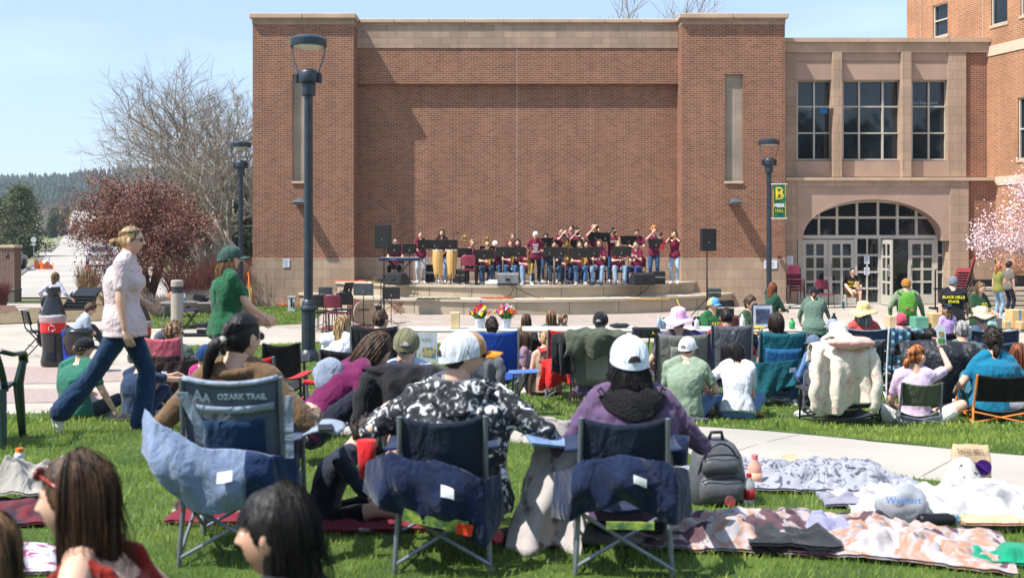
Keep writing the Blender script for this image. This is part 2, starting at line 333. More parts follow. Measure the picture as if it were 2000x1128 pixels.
# ---------------------------------------------------------------- grass blades
def inpoly(px, py, poly):
    c = np.zeros(len(px), bool); n = len(poly); j = n-1
    for i in range(n):
        xi, yi = poly[i]; xj, yj = poly[j]
        m = ((yi > py) != (yj > py)) & (px < (xj-xi)*(py-yi)/(yj-yi+1e-12)+xi); c ^= m; j = i
    return c
M_blade = mat('grass_blade', (.285, .375, .06), .45, col2=(.13, .22, .03), scale=1.6, spec=.4)
nn = M_blade.node_tree; bb = nn.nodes['Principled BSDF']; tl_ = nn.nodes.new('ShaderNodeBsdfTranslucent'); ms_ = nn.nodes.new('ShaderNodeMixShader'); ms_.inputs[0].default_value = .35
rp_ = [q for q in nn.nodes if q.type == 'VALTORGB'][0]; n2_ = nn.nodes.new('ShaderNodeTexNoise'); n2_.inputs['Scale'].default_value = 55; m2_ = nn.nodes.new('ShaderNodeMapRange'); m2_.inputs[1].default_value = .58; m2_.inputs[2].default_value = .68; m2_.inputs[4].default_value = .4
x2_ = nn.nodes.new('ShaderNodeMixRGB'); x2_.inputs['Color2'].default_value = (.62, .56, .28, 1); nn.links.new([q for q in nn.nodes if q.type == 'TEX_COORD'][0].outputs['Object'], n2_.inputs[0]); nn.links.new(n2_.outputs[0], m2_.inputs[0]); nn.links.new(m2_.outputs[0], x2_.inputs[0]); nn.links.new(rp_.outputs[0], x2_.inputs['Color1']); nn.links.new(x2_.outputs[0], bb.inputs['Base Color'])
nn.links.new(x2_.outputs[0], tl_.inputs[0]); nn.links.new(bb.outputs[0], ms_.inputs[1]); nn.links.new(tl_.outputs[0], ms_.inputs[2]); nn.links.new(ms_.outputs[0], nn.nodes['Material Output'].inputs[0])
def blades(name, polys, y0, y1, dens, hgt, wid, off, seed):
    R = np.random.default_rng(seed); xw = .56*y1+.6; N = int(dens*(2*xw)*(y1-y0)); x = R.uniform(-xw, xw, N); y = R.uniform(y0, y1, N)
    k = np.abs(x) < .56*y+.7; x, y = x[k], y[k]; k = np.zeros(len(x), bool)
    for p in polys: k |= inpoly(x, y, p)
    x, y = x[k], y[k]; N = len(x); z = g(x, y)+off
    a = R.uniform(0, 2*pi, N); h = hgt*R.uniform(.5, 1.25, N)*(1+.25*np.sin(x*3.1)*np.sin(y*2.7)); w = wid*R.uniform(.7, 1.3, N)
    b = R.uniform(0, 2*pi, N); l = h*R.uniform(.15, .8, N)
    P = np.stack([x, y, z], 1); A = np.stack([np.cos(a), np.sin(a), 0*a], 1)*w[:, None]/2; B = np.stack([np.cos(b)*l, np.sin(b)*l, h], 1)
    M = P+B*np.array([.35, .35, .6]); T = P+B
    V = np.stack([P-A, P+A, M+A*.8, M-A*.8, T], 1).reshape(-1, 3)
    me = bpy.data.meshes.new(name); me.vertices.add(5*N); me.vertices.foreach_set('co', V.ravel().astype(np.float32))
    q = np.arange(N)[:, None]*5; idx = np.concatenate([q+np.array([[0, 1, 2, 3]]), q+np.array([[3, 2, 4]])], 1).ravel()
    me.loops.add(7*N); me.loops.foreach_set('vertex_index', idx); me.polygons.add(2*N)
    st = (np.arange(N)[:, None]*7+np.array([[0, 4]])).ravel(); me.polygons.foreach_set('loop_start', st); me.update(calc_edges=True)
    return tag(link(name, me, M_blade), 'short green lawn grass in bright sun', 'grass', kind='stuff')
LP = [near_pts, lawn_pts]
blades('grass', LP, 2.2, 5.5, 3300, .034, .004, .008, 1)
blades('grass', LP, 5.5, 9.5, 1900, .036, .0058, .008, 2)
blades('grass', LP, 9.5, 22, 380, .048, .013, .005, 3)
blades('grass', [U(285, 612, 410, 603, 500, 598, 600, 600, 640, 606, 600, 632, 520, 636, 470, 639, 400, 641, 330, 640, 290, 641)], 22, 34, 250, .06, .02, .005, 4)
# ---------------------------------------------------------------- buildings
M_br = brick('hall_brick', (.285, .108, .058), (.165, .062, .04), (.36, .26, .18), .2032, .0677, .009, nv=.13)
M_br2 = brick('hall_brick_bright', (.30, .105, .052), (.20, .07, .04), (.38, .26, .18), .2032, .0677, .010)
M_tw = brick('tower_brick', (.41, .175, .075), (.32, .125, .06), (.48, .34, .23), .2032, .0677, .010)
M_st = brick('sandstone_blocks', (.44, .315, .225), (.37, .265, .19), (.25, .19, .15), .6, .295, .008, nv=.14)
M_stp = mat('sandstone', (.43, .31, .225), .85, var=.1, scale=1.6, bump=.1, bscale=40)
M_pan = mat('sandstone_panel', (.40, .275, .21), .85, var=.07, scale=1.3, bump=.1, bscale=90)
M_cap = mat('cornice_stone', (.50, .365, .255), .85, var=.07, scale=1.3)
M_tan = brick('tan_tile', (.40, .33, .25), (.36, .30, .23), (.28, .23, .18), .2, .0677, .006)
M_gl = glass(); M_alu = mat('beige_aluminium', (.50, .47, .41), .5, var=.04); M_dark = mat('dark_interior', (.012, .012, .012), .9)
M_joint = mat('expansion_joint', (.45, .37, .28), .9)
H = thing('concert_hall', 'large red brick hall with recessed wall and sandstone cornice behind the stage', 'building', (0, 33.6, 0))
fy = .65; dy = .85
def px6(p, s=61.0): return (p-1000)/s
x0, x1, x2, x3 = px6(493.5), px6(691), px6(1331), px6(1533)
zt = 9.35
def zz(py, s=61.0): return CZ-(py-HY)/s
nich = [(px6(571), px6(597), zz(145), zz(354)), (px6(1415.5), px6(1451), zz(145), zz(354))]
for (a, b), nc in (((x0, x1), nich[0]), ((x2, x3), nich[1])):
    zb = zz(503); m = MB()
    m.bb(a, nc[0], 0, 9, zb, zz(48)); m.bb(nc[1], b, 0, 9, zb, zz(48)); m.bb(nc[0], nc[1], 0, 9, zb, nc[3]); m.bb(nc[0], nc[1], 0, 9, nc[2], zz(48))
    m.build('pilaster_wall', M_br, H)
m = MB(); m.bb(x1, x2, fy, fy+5, zz(158), zz(87)); m.build('upper_wall', M_br, H)
m = MB(); m.bb(x1, x2, dy, dy+5, zz(503), zz(158)); m.build('recessed_wall', M_br, H)
m = MB(); m.bb(x0-.02, x1+.015, -.02, 9, 0, zz(503)); m.bb(x2-.015, x3+.02, -.02, 9, 0, zz(503)); m.bb(x1+.015, x2-.015, dy-.02, 9, 0, zz(503)); m.build('stone_base', M_st, H)
m = MB(); m.bb(x1+.012, x2-.012, fy-.027, fy+5, zz(87), zz(37)); m.bb(x0-.01, x1+.01, -.02, 9, zz(48), zz(37)); m.bb(x2-.01, x3+.01, -.02, 9, zz(48), zz(37)); m.build('stone_frieze', brick('frieze_blocks', (.42, .30, .22), (.33, .235, .175), (.24, .18, .14), .58, .205, .008, nv=.12, z0=.11), H)
m = MB()
for a, b in ((x0-.09, x1+.09), (x2-.09, x3+.09)):
    n = 2
    for k in range(n): m.box(((a+(b-a)*(k+.5)/n), 4.4, zz(32.5)), ((b-a)/n-.012, 9.1, .16), bev=.02)
n = 9; a, b = x1+.1, x2-.1
for k in range(n): m.box((a+(b-a)*(k+.5)/n, fy+2.4, zz(33.5)), ((b-a)/n-.012, 5, .13), bev=.02)
m.build('cornice', M_cap, H)
for nc in nich:
    m = MB(); m.bb(nc[0], nc[1], .12, .3, nc[3], nc[2]); m.build('niche_panel', M_tan, H)
    m = MB(); m.box(((nc[0]+nc[1])/2, .03, nc[3]-.04), (nc[1]-nc[0]+.02, .16, .08), bev=.01); m.build('sill', M_cap, H)
m = MB(); m.bb(px6(1009.6), px6(1010.8), dy-.012, dy+.01, zz(503), zz(158)); m.bb(px6(1009.6), px6(1010.8), fy-.012, fy+.01, zz(158), zz(87)); m.build('wall_joint', M_joint, H)
M_lamp = mat('wall_lamp_metal', (.10, .11, .12), .5, .3)
for px in (588, 1433):
    m = MB(); x = px6(px); z = zz(393)
    m.loft([(x, -.02, z+.09), (x, -.10, z+.07), (x, -.2, z+.01), (x, -.42, z-.03), (x, -.5, z-.07), (x, -.48, z-.1)], [.1, .12, .17, .2, .2, .18], [.03, .05, .06, .05, .03, .02], axes=[((1, 0, 0), (0, .3, 1))]*6)
    m.bb(x-.17, x+.17, -.46, 0, z-.1, z-.03); m.build('wall_lamp', M_lamp, H, smooth=False)
m = MB(); m.bb(x0, x3, dy+4, dy+4.1, 0, 9); m.build('rear_wall', M_br, H)
# posted papers
M_pap = mat('paper', (.72, .74, .80), .7, var=.03); M_ink = mat('grey_print', (.3, .33, .42), .8)
def notice(px, py, w, h, y, label, par=None):
    t = thing('notice', label, 'notice', (X(px, y), y, Z(py, y)), group=None)
    m = MB(); m.box((0, 0, 0), (w, .006, h)); m.build('sheet', M_pap, t)
    m = MB(); R = random.Random(px)
    for k in range(10):
        l = w*R.uniform(.5, .8); m.box((-.4*w+l/2, -.005, h*.4-k*h*.085), (l, .002, h*.018))
    m.build('printed_lines', M_ink, t)
    return t
notice(559, 513.5, .21, .27, 33.56, 'white paper notice taped to the stone base left of the tall lamp post')
notice(1505, 516, .42, .27, 33.56, 'wide white paper notice on stone behind the banner post')
notice(1543, 508, .21, .28, 34.04, 'small white paper notice on the stone pier left of the doors')
notice(1693, 507, .18, .26, 34.54, 'upper white notice on the glass pane beside the open door')
notice(1693, 529, .18, .24, 34.54, 'lower white notice with yellow picture on the glass beside the open door')
t = thing('alarm_box', 'small black alarm box on the stone below the banner', 'box', (X(1523, 33.5), 33.5, Z(502, 33.5)))
m = MB(); m.box((0, 0, 0), (.13, .1, .1), bev=.02); m.build('case', mat('black_plastic', (.015, .015, .017), .5), t); m = MB(); m.box((.02, -.052, .0), (.05, .006, .03)); m.build('red_lamp', mat('red_plastic', (.5, .03, .03), .4), t)
# ---- entrance wing
Wg = thing('entrance_wing', 'sandstone entrance wing with tall windows above an arched glass doorway', 'building', (0, 0, 0))
ua, ul, ud = 34.4, 34.05, 34.6      # upper face, lower face, glass
def bx(m, p0, p1, q0, q1, y, yb, k=0, ref=None):
    "box whose front face covers pixels p0..p1, q0(top)..q1(bottom) at depth y"
    r = ref or y; m.bb(X(p0, r), X(p1, r), y, yb, Z(q1, r), Z(q0, r), k); return m
m = MB(); bx(m, 1533, 1933, 82, 102, ua-.06, 40); m.build('frieze', M_stp, Wg)
m = MB()
for k in range(5): bx(m, 1533+k*80.4+.4, 1533+(k+1)*80.4-.4, 74, 82, ua-.14, 40)
m.build('coping', M_cap, Wg)
m = MB(); bx(m, 1533, 1556, 102, 345, ua, 40); m.build('stone_pier', M_st, Wg); m = MB(); bx(m, 1852, 1887, 102, 345, ua-.03, 40); m.build('stone_pier', M_st, Wg)
for a in (1627.5, 1763): m = MB(); bx(m, a, a+17, 102, 345, ua-.18, 40); m.build('stone_pier', M_st, Wg)
m = MB(); bx(m, 1887, 1931, 102, 345, ua+.05, 40); m.build('brick_wall', M_br2, Wg)
M_pan2 = M_pan
bays = [(1556, 1627.5, [1557, 1590, 1623]), (1644.5, 1763, [1646, 1678, 1724, 1757]), (1780, 1852, [1781, 1814, 1847])]
for a, b, mu in bays:
    m = MB(); bx(m, a, b, 102, 119.5, ua+.02, 40); bx(m, a, b, 120.5, 156, ua+.04, 40); bx(m, a, b, 119, 121, ua+.06, 40); bx(m, a, b, 314, 345, ua+.04, 40); m.build('panel', M_pan2, Wg)
    m = MB(); bx(m, a, b, 156, 314, ua+.30, ua+.34); m.build('glass', M_gl, Wg)
    m = MB()
    for u in mu: bx(m, u-1.6, u+1.6, 157, 313, ua+.22, ua+.29, ref=ua+.22)
    for v in (158.5, 208.5, 260, 311.5): bx(m, mu[0], mu[-1], v-1.3, v+1.3, ua+.225, ua+.285, ref=ua+.22)
    m.build('window_frame', M_alu, Wg)
    m = MB(); bx(m, mu[-1]+2, b, 156, 314, ua+.12, ua+.3); bx(m, a, mu[0]-1, 156, 314, ua+.12, ua+.3); m.build('jamb', M_cap, Wg)
# coloured reflections of sign text seen in the upper glass: painted as lettering and a blue patch on the panes
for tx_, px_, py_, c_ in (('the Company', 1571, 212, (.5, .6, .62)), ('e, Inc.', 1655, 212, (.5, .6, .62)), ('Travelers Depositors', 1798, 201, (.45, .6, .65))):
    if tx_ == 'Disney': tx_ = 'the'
    add_text('reflected_lettering', tx_, .13, mat('pale_reflection', (.35, .45, .48), .6), Wg, (X(px_, ua+.29), ua+.292, Z(py_, ua+.29)))
m = MB(); bx(m, 1602, 1616, 210, 221, ua+.285, ua+.29); m.build('blue_sticker', mat('blue_sticker', (.02, .22, .6), .6), Wg)  # blue reflection in the pane, put in as a flat coloured patch
# ledge and lower storey
m = MB()
for k in range(5): bx(m, 1534+k*81.6+.3, 1534+(k+1)*81.6-.3, 346, 352.5, ul-.12, 40)
m.build('ledge', M_cap, Wg)
m = MB(); bx(m, 1887, 1944, 352.5, 506, ul+.05, 40); m.build('lower_brick_wall', M_br2, Wg)
m = MB(); bx(m, 1533, 1557, 352.5, 606, ul-.01, ud+.5); m.build('lower_stone_pier', M_st, Wg); m = MB(); bx(m, 1856, 1892, 352.5, 606, ul-.05, 40); bx(m, 1892, 1944, 506, 606, ul, 40); m.build('lower_stone_pier', M_st, Wg)
# arch wall
cxp = 1705.; pts = []
xl, xr = X(1557.5, ul), X(1855.5, ul); zt_, zs = Z(352.5, ul), Z(470, ul)
ax0, ax1 = X(1568, ul), X(1842, ul); acx = (ax0+ax1)/2; arx = (ax1-ax0)/2; arz = Z(389.5, ul)-zs
arc = [(acx+arx*cos(t), zs+arz*sin(t)**.92) for t in np.linspace(0, pi, 41)]
V = []; Fc = []
for i in range(41):
    a, b = arc[i]; xo = xr if i == 0 else xl if i == 40 else a
    V += [(a, ul, b), (xo, ul, zt_), (a, ud+.05, b), (xo, ud+.05, zt_)]
for i in range(40):
    k = 4*i; Fc += [(k, k+4, k+5, k+1), (k, k+2, k+6, k+4), (k+2, k+3, k+7, k+6)]
m = MB(); m.add(V, Fc)
for xa, xb in ((xl, ax0), (ax1, xr)): m.add([(xa, ul, zs), (xb, ul, zs), (xb, ud+.05, zs), (xa, ud+.05, zs)], [(0, 1, 2, 3)])
m.add([(xr, ul, zs), (ax1, ul, zs), (xr, ul, zt_)], [(0, 1, 2)]); m.add([(xl, ul, zs), (ax0, ul, zs), (xl, ul, zt_)], [(0, 1, 2)])
m.build('arch_wall', M_pan, Wg, fix=False)
m = MB()
for k in range(4): bx(m, 1557+k*74.7+.4, 1557+(k+1)*74.7-.4, 353, 364.5, ul-.025, ul+.05)
m.build('lintel_band', M_stp, Wg)
m = MB()
for a, b, c, d in ((1655, 366, 1662, 391), (1763, 366, 1752, 391)):
    m.tube([(X(a, ul), ul-.001, Z(b, ul)), (X(c, ul), ul-.001, Z(d, ul))], .006, 4)
m.build('mortar_joint', M_joint, Wg)
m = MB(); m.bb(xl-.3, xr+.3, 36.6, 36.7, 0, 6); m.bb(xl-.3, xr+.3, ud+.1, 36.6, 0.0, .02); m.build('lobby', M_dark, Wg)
# glazing
DG = ud
def gx(p): return X(p, DG)
def gzz(p): return Z(p, DG)
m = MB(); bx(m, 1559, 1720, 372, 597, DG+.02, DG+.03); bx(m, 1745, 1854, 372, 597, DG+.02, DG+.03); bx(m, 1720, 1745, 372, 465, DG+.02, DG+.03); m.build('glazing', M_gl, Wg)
m = MB()
for p in (1599.5, 1635, 1674, 1715, 1753, 1790, ): bx(m, p-2.2, p+2.2, 385, 462, DG-.06, DG+.015)
bx(m, 1560, 1850, 422.5, 427, DG-.055, DG+.012); bx(m, 1557, 1856, 459, 466, DG-.07, DG+.014)
for p, w_ in ((1562.5, 8), (1672, 5), (1718, 5), (1694, 2.6), (1829, 5), (1843, 3)): bx(m, p-w_/2, p+w_/2, 466, 600, DG-.062, DG+.01)
for q in (498, 531, 563): bx(m, 1672, 1718, q-2, q+2, DG-.05, DG+.008); 
for q in (498, 531): bx(m, 1829, 1854, q-2, q+2, DG-.05, DG+.008)
bx(m, 1672, 1718, 590, 600, DG-.052, DG+.009)
bx(m, 1829, 1854, 590, 600, DG-.052, DG+.009)
# arch rim
rim = [(gx(1702.5)+(gx(1842)-gx(1563))/2*cos(t), gzz(464)+(gzz(392)-gzz(464))*sin(t)**.92) for t in np.linspace(0, pi, 33)]
m.tube([(a, DG-.03, b) for a, b in rim], .05, 4)
m.build('glazing_bars', M_alu, Wg)
def door(p0, p1, name='door', open_=0, hinge=None):
    w_ = gx(p1)-gx(p0); zt = gzz(468); m = MB(); s = .13
    m.bb(0, s, -.025, .025, .02, zt); m.bb(w_-s, w_, -.025, .025, .02, zt); m.bb(w_/2-.04, w_/2+.04, -.022, .022, .3, zt-.13)
    for z0_, z1_ in ((.02, .34), (zt-.14, zt)): m.bb(s, w_-s, -.024, .024, z0_, z1_)
    for k in range(1, 4): z = .34+(zt-.48)*k/4; m.bb(s, w_-s, -.023, .023, z-.035, z+.035)
    o = m.build(name, M_alu, Wg); m = MB(); m.bb(s, w_-s, .0, .008, .34, zt-.14); m.build('pane', M_gl, o)
    m = MB(); hx = w_-.08 if hinge != 'R' else .08; m.tube([(hx, -.03, .95), (hx, -.09, .98), (hx, -.09, 1.3), (hx, -.03, 1.33)], .014, 6); m.build('handle', mat('steel', (.5, .5, .5), .3, .9), o)
    o.location = (gx(p0), DG-.02, 0)
    if open_: o.rotation_euler.z = open_
    return o
door(1566, 1616); door(1617, 1669, hinge='R'); door(1773, 1827, hinge='R')
o = door(1720, 1773); o.location.x = gx(1721); o.rotation_euler.z = radians(-88)
o = door(1745, 1773); o.location = (gx(1744), DG+1.0, 0)
# ---- tower at right
bx0 = X(1944, 34.1); by0 = 34.1; du = Vector((.3117, -.9502, 0)); ang = atan2(du.y, du.x)
T_ = thing('brick_tower', 'tall orange brick building with angled wall and stone bands at right edge', 'building', (bx0, by0, 0), ang)
def tl(px): # along-wall coordinate for a pixel column
    k = (px-1000)/F; return (k*by0-bx0)/(du.x-k*du.y)
def tz(px, py): u = tl(px); d = by0+u*du.y; return Z(py, d)
# wall with window holes: outward normal is local -y
wins = [(tl(1822), tl(1851), tz(1836, 71), tz(1836, 7)), (tl(1935.5), tl(1967.5), tz(1951, 47), tz(1951, 47)+2.1), (tl(1993), tl(1993)+.75, tz(1995, 31), tz(1995, 31)+2.1), (tl(1988), tl(1988)+1.6, tz(1995, 311), tz(1995, 190))]
ub = sorted(set([-4.3, 9]+[w_[0] for w_ in wins]+[w_[1] for w_ in wins])); zb = sorted(set([0, 14]+[w_[2] for w_ in wins]+[w_[3] for w_ in wins]))
m = MB()
for i in range(len(ub)-1):
    for j in range(len(zb)-1):
        uc, zc = (ub[i]+ub[i+1])/2, (zb[j]+zb[j+1])/2
        if any(a < uc < b and c < zc < d for a, b, c, d in wins): continue
        m.add([(ub[i], 0, zb[j]), (ub[i+1], 0, zb[j]), (ub[i+1], 0, zb[j+1]), (ub[i], 0, zb[j+1])], [(0, 1, 2, 3)])
for a, b, c, d in wins:
    m.add([(a, 0, c), (b, 0, c), (b, 0, d), (a, 0, d), (a, .25, c), (b, .25, c), (b, .25, d), (a, .25, d)], [(0, 1, 5, 4), (1, 2, 6, 5), (2, 3, 7, 6), (3, 0, 4, 7)])
m.add([(-4.3, 0, 0), (-4.3, 8, 0), (-4.3, 8, 14), (-4.3, 0, 14), (9, 0, 0), (9, 8, 0), (9, 8, 14), (9, 0, 14)], [(0, 1, 2, 3), (4, 5, 6, 7), (3, 2, 6, 7), (1, 5, 6, 2)])
m.build('tower_wall', M_tw, T_, fix=False)
for a, b, c, d in wins:
    m = MB(); m.bb(a, b, .12, .14, c, d); gl_ = m.build('window', M_gl, T_)
    m = MB(); t_ = .045
    m.bb(a, a+t_, .05, .11, c, d); m.bb(b-t_, b, .05, .11, c, d); m.bb(a+t_, b-t_, .05, .11, c, c+t_); m.bb(a+t_, b-t_, .05, .11, d-t_, d); m.bb(a+t_, b-t_, .052, .108, (c*.52+d*.48), (c*.52+d*.48)+t_)
    m.build('window_frame', M_alu, gl_)
    m = MB(); m.bb(a-.05, b+.05, -.03, .1, c-.09, c); m.build('sill', M_cap, gl_)
z0_ = tz(1931, 109)
m = MB(); m.bb(-1.0+.0, 9, -.03, .05, z0_-.03, z0_+.30); m.build('stone_band', mat('pale_stone', (.60, .45, .33), .85, var=.05), T_)
z0_ = tz(1950, 345); m = MB(); m.bb(.02, 9, -.03, .05, z0_-.28, z0_); m.build('stone_band', MATS['pale_stone'], T_)
m = MB(); m.bb(tl(1797), tl(1798), -.008, .01, 0, 14); m.bb(tl(1919), tl(1920), -.008, .01, 0, 14); m.build('wall_joint', mat('pale_joint', (.5, .38, .28), .9), T_)
# ---- stage
S_ = thing('concert_stage', 'curved two tier concrete stage against the brick hall', 'stage', (.13, 37.7, 0))
M_sc = mat('stage_concrete', (.42, .345, .25), .9, var=.1, scale=.9, bump=.25, bscale=60); M_lip = mat('stage_lip', (.46, .40, .31), .9, var=.06, scale=1.5)
def arc_pts(R, yb): # arc from wall to wall, local coords (centre at origin)
    a = math.acos((37.7-yb)/R); return [(R*sin(t), -R*cos(t)) for t in np.linspace(-a, a, 49)]
for R, z0, z1, nm in ((7.1, .44, .80, 'upper_tier'), (8.1, 0, .44, 'lower_tier')):
    yb = 33.6 if R > 8 else 33.62
    m = MB(); p = arc_pts(R-.06, yb); m.prism(p, z0, z1-.07, ax='z'); tier = m.build(nm, M_sc, S_)
    m = MB(); p = arc_pts(R, yb); m.prism(p, z1-.07, z1, ax='z'); m.build('lip', M_lip, tier)
    m = MB()
    for t in np.linspace(-.75, .75, 9): m.tube([((R-.057)*sin(t), -(R-.057)*cos(t), z0+.01), ((R-.057)*sin(t), -(R-.057)*cos(t), z1-.075)], .006, 4)
    m.build('joint', mat('dark_joint', (.1, .08, .06), .9), tier)
m = MB(); m.prism([(-5.19+.02, -4.1), (5.28, -4.1), (5.28, -3.58), (-5.17, -3.58)], .44, .8, ax='z')
m.build('stage_back', M_sc, S_)
a = math.acos(4.0/6.5); m = MB(); m.prism([(6.55*sin(t), -6.55*cos(t)) for t in np.linspace(-a, a, 33)], .8, .806, ax='z'); m.build('stage_paving', M_pav, S_)
# ---------------------------------------------------------------- trees
def limb_tree(mb, base, h, spread, seed, r0, levels=5, lean=(0, 0), stems=1, up=.35, tips=None, n0=6, droop=0):
    R = random.Random(seed)
    def grow(p, d, L_, r, lv):
        pts = [p]; q = p.copy(); dd = d.copy(); K = 4 if lv < 3 else 3
        for k in range(K):
            dd = (dd+Vector((R.uniform(-1, 1), R.uniform(-1, 1), R.uniform(-.6, .9)+up))*.13).normalized(); q = q+dd*L_/K; pts.append(q.copy())
        rr = np.linspace(r, r*.58, K+1); mb.tube([tuple(a) for a in pts], rr, max(3, n0-lv), caps=False)
        if lv >= levels:
            if tips is not None: tips.extend(pts[1:])
            return
        if tips is not None and lv >= levels-2: tips.extend(pts[2:])
        for k in range(R.choice((3, 3, 4) if lv < levels-1 else (3, 4, 5))):
            t = R.choice((1, 1, .75, .5) if k else (1,)); b = pts[-1] if t == 1 else pts[int(t*K)]
            ax = Vector((R.gauss(0, 1), R.gauss(0, 1), R.gauss(0, .5)-droop)); ax = (ax-ax.dot(dd)*dd).normalized()
            an = R.uniform(.25, .75); nd = (dd*cos(an)+ax*sin(an)*spread).normalized()
            grow(b, nd, L_*R.uniform(.62, .88), r*.565*(1 if t == 1 else .85), lv+1)
    for s in range(stems):
        a = 2*pi*s/stems+R.uniform(-.4, .4); o = .35 if stems > 1 else 0
        grow(Vector(base), Vector((lean[0]+o*cos(a), lean[1]+o*sin(a), 1)).normalized(), h*.30, r0, 1)
def leaves(mb, P, n, size, seed, jit, m=0, k=1):
    "small randomly turned quads scattered round the points P"
    R = np.random.default_rng(seed); P = np.array([tuple(p) for p in P]); c = P[R.integers(0, len(P), n)]+R.normal(0, jit, (n, 3))
    a = R.normal(0, 1, (n, 3)); a /= np.linalg.norm(a, axis=1)[:, None]; b = np.cross(a, R.normal(0, 1, (n, 3))); b /= np.linalg.norm(b, axis=1)[:, None]
    s = size*R.uniform(.5, 1.3, n)[:, None]
    V = np.stack([c-a*s, c-b*s*.7, c+a*s, c+b*s*.7], 1).reshape(-1, 3)
    q = np.arange(n)*4; mb.add(V, [(i, i+1, i+2, i+3) for i in q.tolist()], m)
M_bark = mat('grey_bark', (.27, .23, .19), .95, var=.25, scale=10); M_bark2 = mat('brown_bark', (.12, .07, .05), .95)
t = thing('bare_tree', 'tall bare spreading deciduous tree behind the dark red blossom tree', 'tree', (X(405, 52), 52, gz(0, 52)))
m = MB(); limb_tree(m, (0, 0, 0), 10.6, 1.4, 11, .27, levels=7, stems=4, up=.14, lean=(-.12, 0))
m.build('branches', M_bark, t, fix=False)
t = thing('bare_tree', 'second bare tree with leaning pale limbs close to the hall corner', 'tree', (X(500, 47), 47, gz(0, 47)))
m = MB(); limb_tree(m, (0, 0, 0), 8.2, 1.2, 23, .2, levels=6, stems=3, up=.2, lean=(-.4, 0))
m.build('branches', M_bark, t, fix=False)
t = thing('bare_tree', 'bare tree top showing above the roof of the brick hall', 'tree', (X(1205, 62), 62, 0))
m = MB(); limb_tree(m, (0, 0, 3.5), 14.6, 1.0, 5, .3, levels=6, stems=2, up=.25); m.tube([(0, 0, 0), (0, 0, 4)], .3, 8); m.build('branches', M_bark, t, fix=False)
# dark red crabapple
M_rl = mat('red_blossom', (.25, .095, .060), .8, col2=(.13, .06, .04), scale=3); M_rp = mat('pink_bud', (.42, .18, .18), .7)
t = thing('crabapple_tree', 'round dark red blossoming crabapple tree beside the street', 'tree', (X(292, 33), 33, 0))
m = MB(); tips = []; limb_tree(m, (0, 0, 0), 4.35, 1.5, 4, .12, levels=6, stems=5, up=.12, tips=tips); m.build('branches', M_bark2, t, fix=False)
tips = [p for p in tips if p.z > .7]; Rr = random.Random(2)
for k in range(900): # fill the round crown
    v_ = Vector((Rr.gauss(0, 1), Rr.gauss(0, 1), Rr.gauss(0, 1))).normalized()*Rr.uniform(.5, 1); tips.append(Vector((v_.x*2.0, v_.y*1.8, 2.4+v_.z*1.75)))
m = MB(); leaves(m, tips, 36000, .034, 1, .14, 0); leaves(m, tips, 6000, .026, 2, .16, 1); m.build('blossom_crown', [M_rl, M_rp], t, fix=False)
R = random.Random(9)
# pale pink cherry at right
M_pp = mat('pale_blossom', (.80, .66, .67), .7, col2=(.68, .47, .51), scale=9)
t = thing('cherry_tree', 'pale pink flowering cherry tree at the right edge by the tower', 'tree', (X(2128, 31.5), 31.5, 0))
m = MB(); tips = []; limb_tree(m, (0, 0, 0), 4.9, 1.35, 8, .09, levels=6, stems=4, up=.15, tips=tips, droop=.1); m.build('branches', M_bark2, t, fix=False)
tips = [p for p in tips if p.z > 1.0]; Rr = random.Random(6)
for k in range(420):
    v_ = Vector((Rr.gauss(0, 1), Rr.gauss(0, 1), Rr.gauss(0, 1))).normalized()*Rr.uniform(.45, 1.0)**.6; c_ = Vector((v_.x*3.0, v_.y*2.2, 3.0+v_.z*1.75)); tips.extend([c_+Vector((Rr.gauss(0, .12), Rr.gauss(0, .12), Rr.gauss(0, .1))) for q in range(3)])
m = MB(); leaves(m, tips, 42000, .034, 3, .10); m.build('blossom_crown', M_pp, t, fix=False)
# conifers / evergreens
def conifer(px, d, top_py, wpx, label, col, seed, n=9000, name='pine_tree', group=None, sz=None):
    z0 = gz(0, d); h = Z(top_py, d)-z0; w_ = wpx/F*d/2; R = np.random.default_rng(seed)
    t = thing(name, label, 'tree', (X(px, d), d, z0), group=group)
    m = MB(); m.tube([(0, 0, 0), (0, 0, h*.5), (.05, 0, h*.95)], [h*.025, h*.016, .02], 7); P = []
    for k in range(int(34)):
        z = h*(.08+.9*(k/34)); r = w_*(1-(z/h))**.55*R.uniform(.75, 1.15)+.08; a = k*2.4+R.uniform(-.4, .4)
        for q in (0, 1.9, 3.8):
            e = np.array([cos(a+q)*r*R.uniform(.7, 1.1), sin(a+q)*r, z+r*.12]); m.tube([(0, 0, z-.1*r), tuple(e)], [h*.006, .01], 4, caps=False)
            for s in np.linspace(.25, 1, 7): P.append(tuple(np.array([0, 0, z-.1*r])*(1-s)+e*s+R.normal(0, .05*w_, 3)))
    m.build('trunk', M_bark2, t, fix=False)
    m = MB(); leaves(m, P, n, (sz or h*.016), seed, w_*.085); m.build('needles', mat('needles_'+str(seed), col, .8, var=.35, scale=1.2), t, fix=False)
conifer(40, 96, 364, 120, 'broad dark green pine beyond the street pillar', (.11, .13, .055), 31, 12000)
conifer(-8, 100, 385, 80, 'darker pine at the far left edge of the photo', (.065, .085, .04), 32, 8000)
conifer(352, 60, 330, 150, 'large olive green cedar behind the bare tree', (.09, .10, .045), 33, 9000, 'cedar_tree')
conifer(470, 58, 325, 110, 'narrow dark cedar against the hall corner', (.05, .075, .03), 34, 9000, 'cedar_tree')
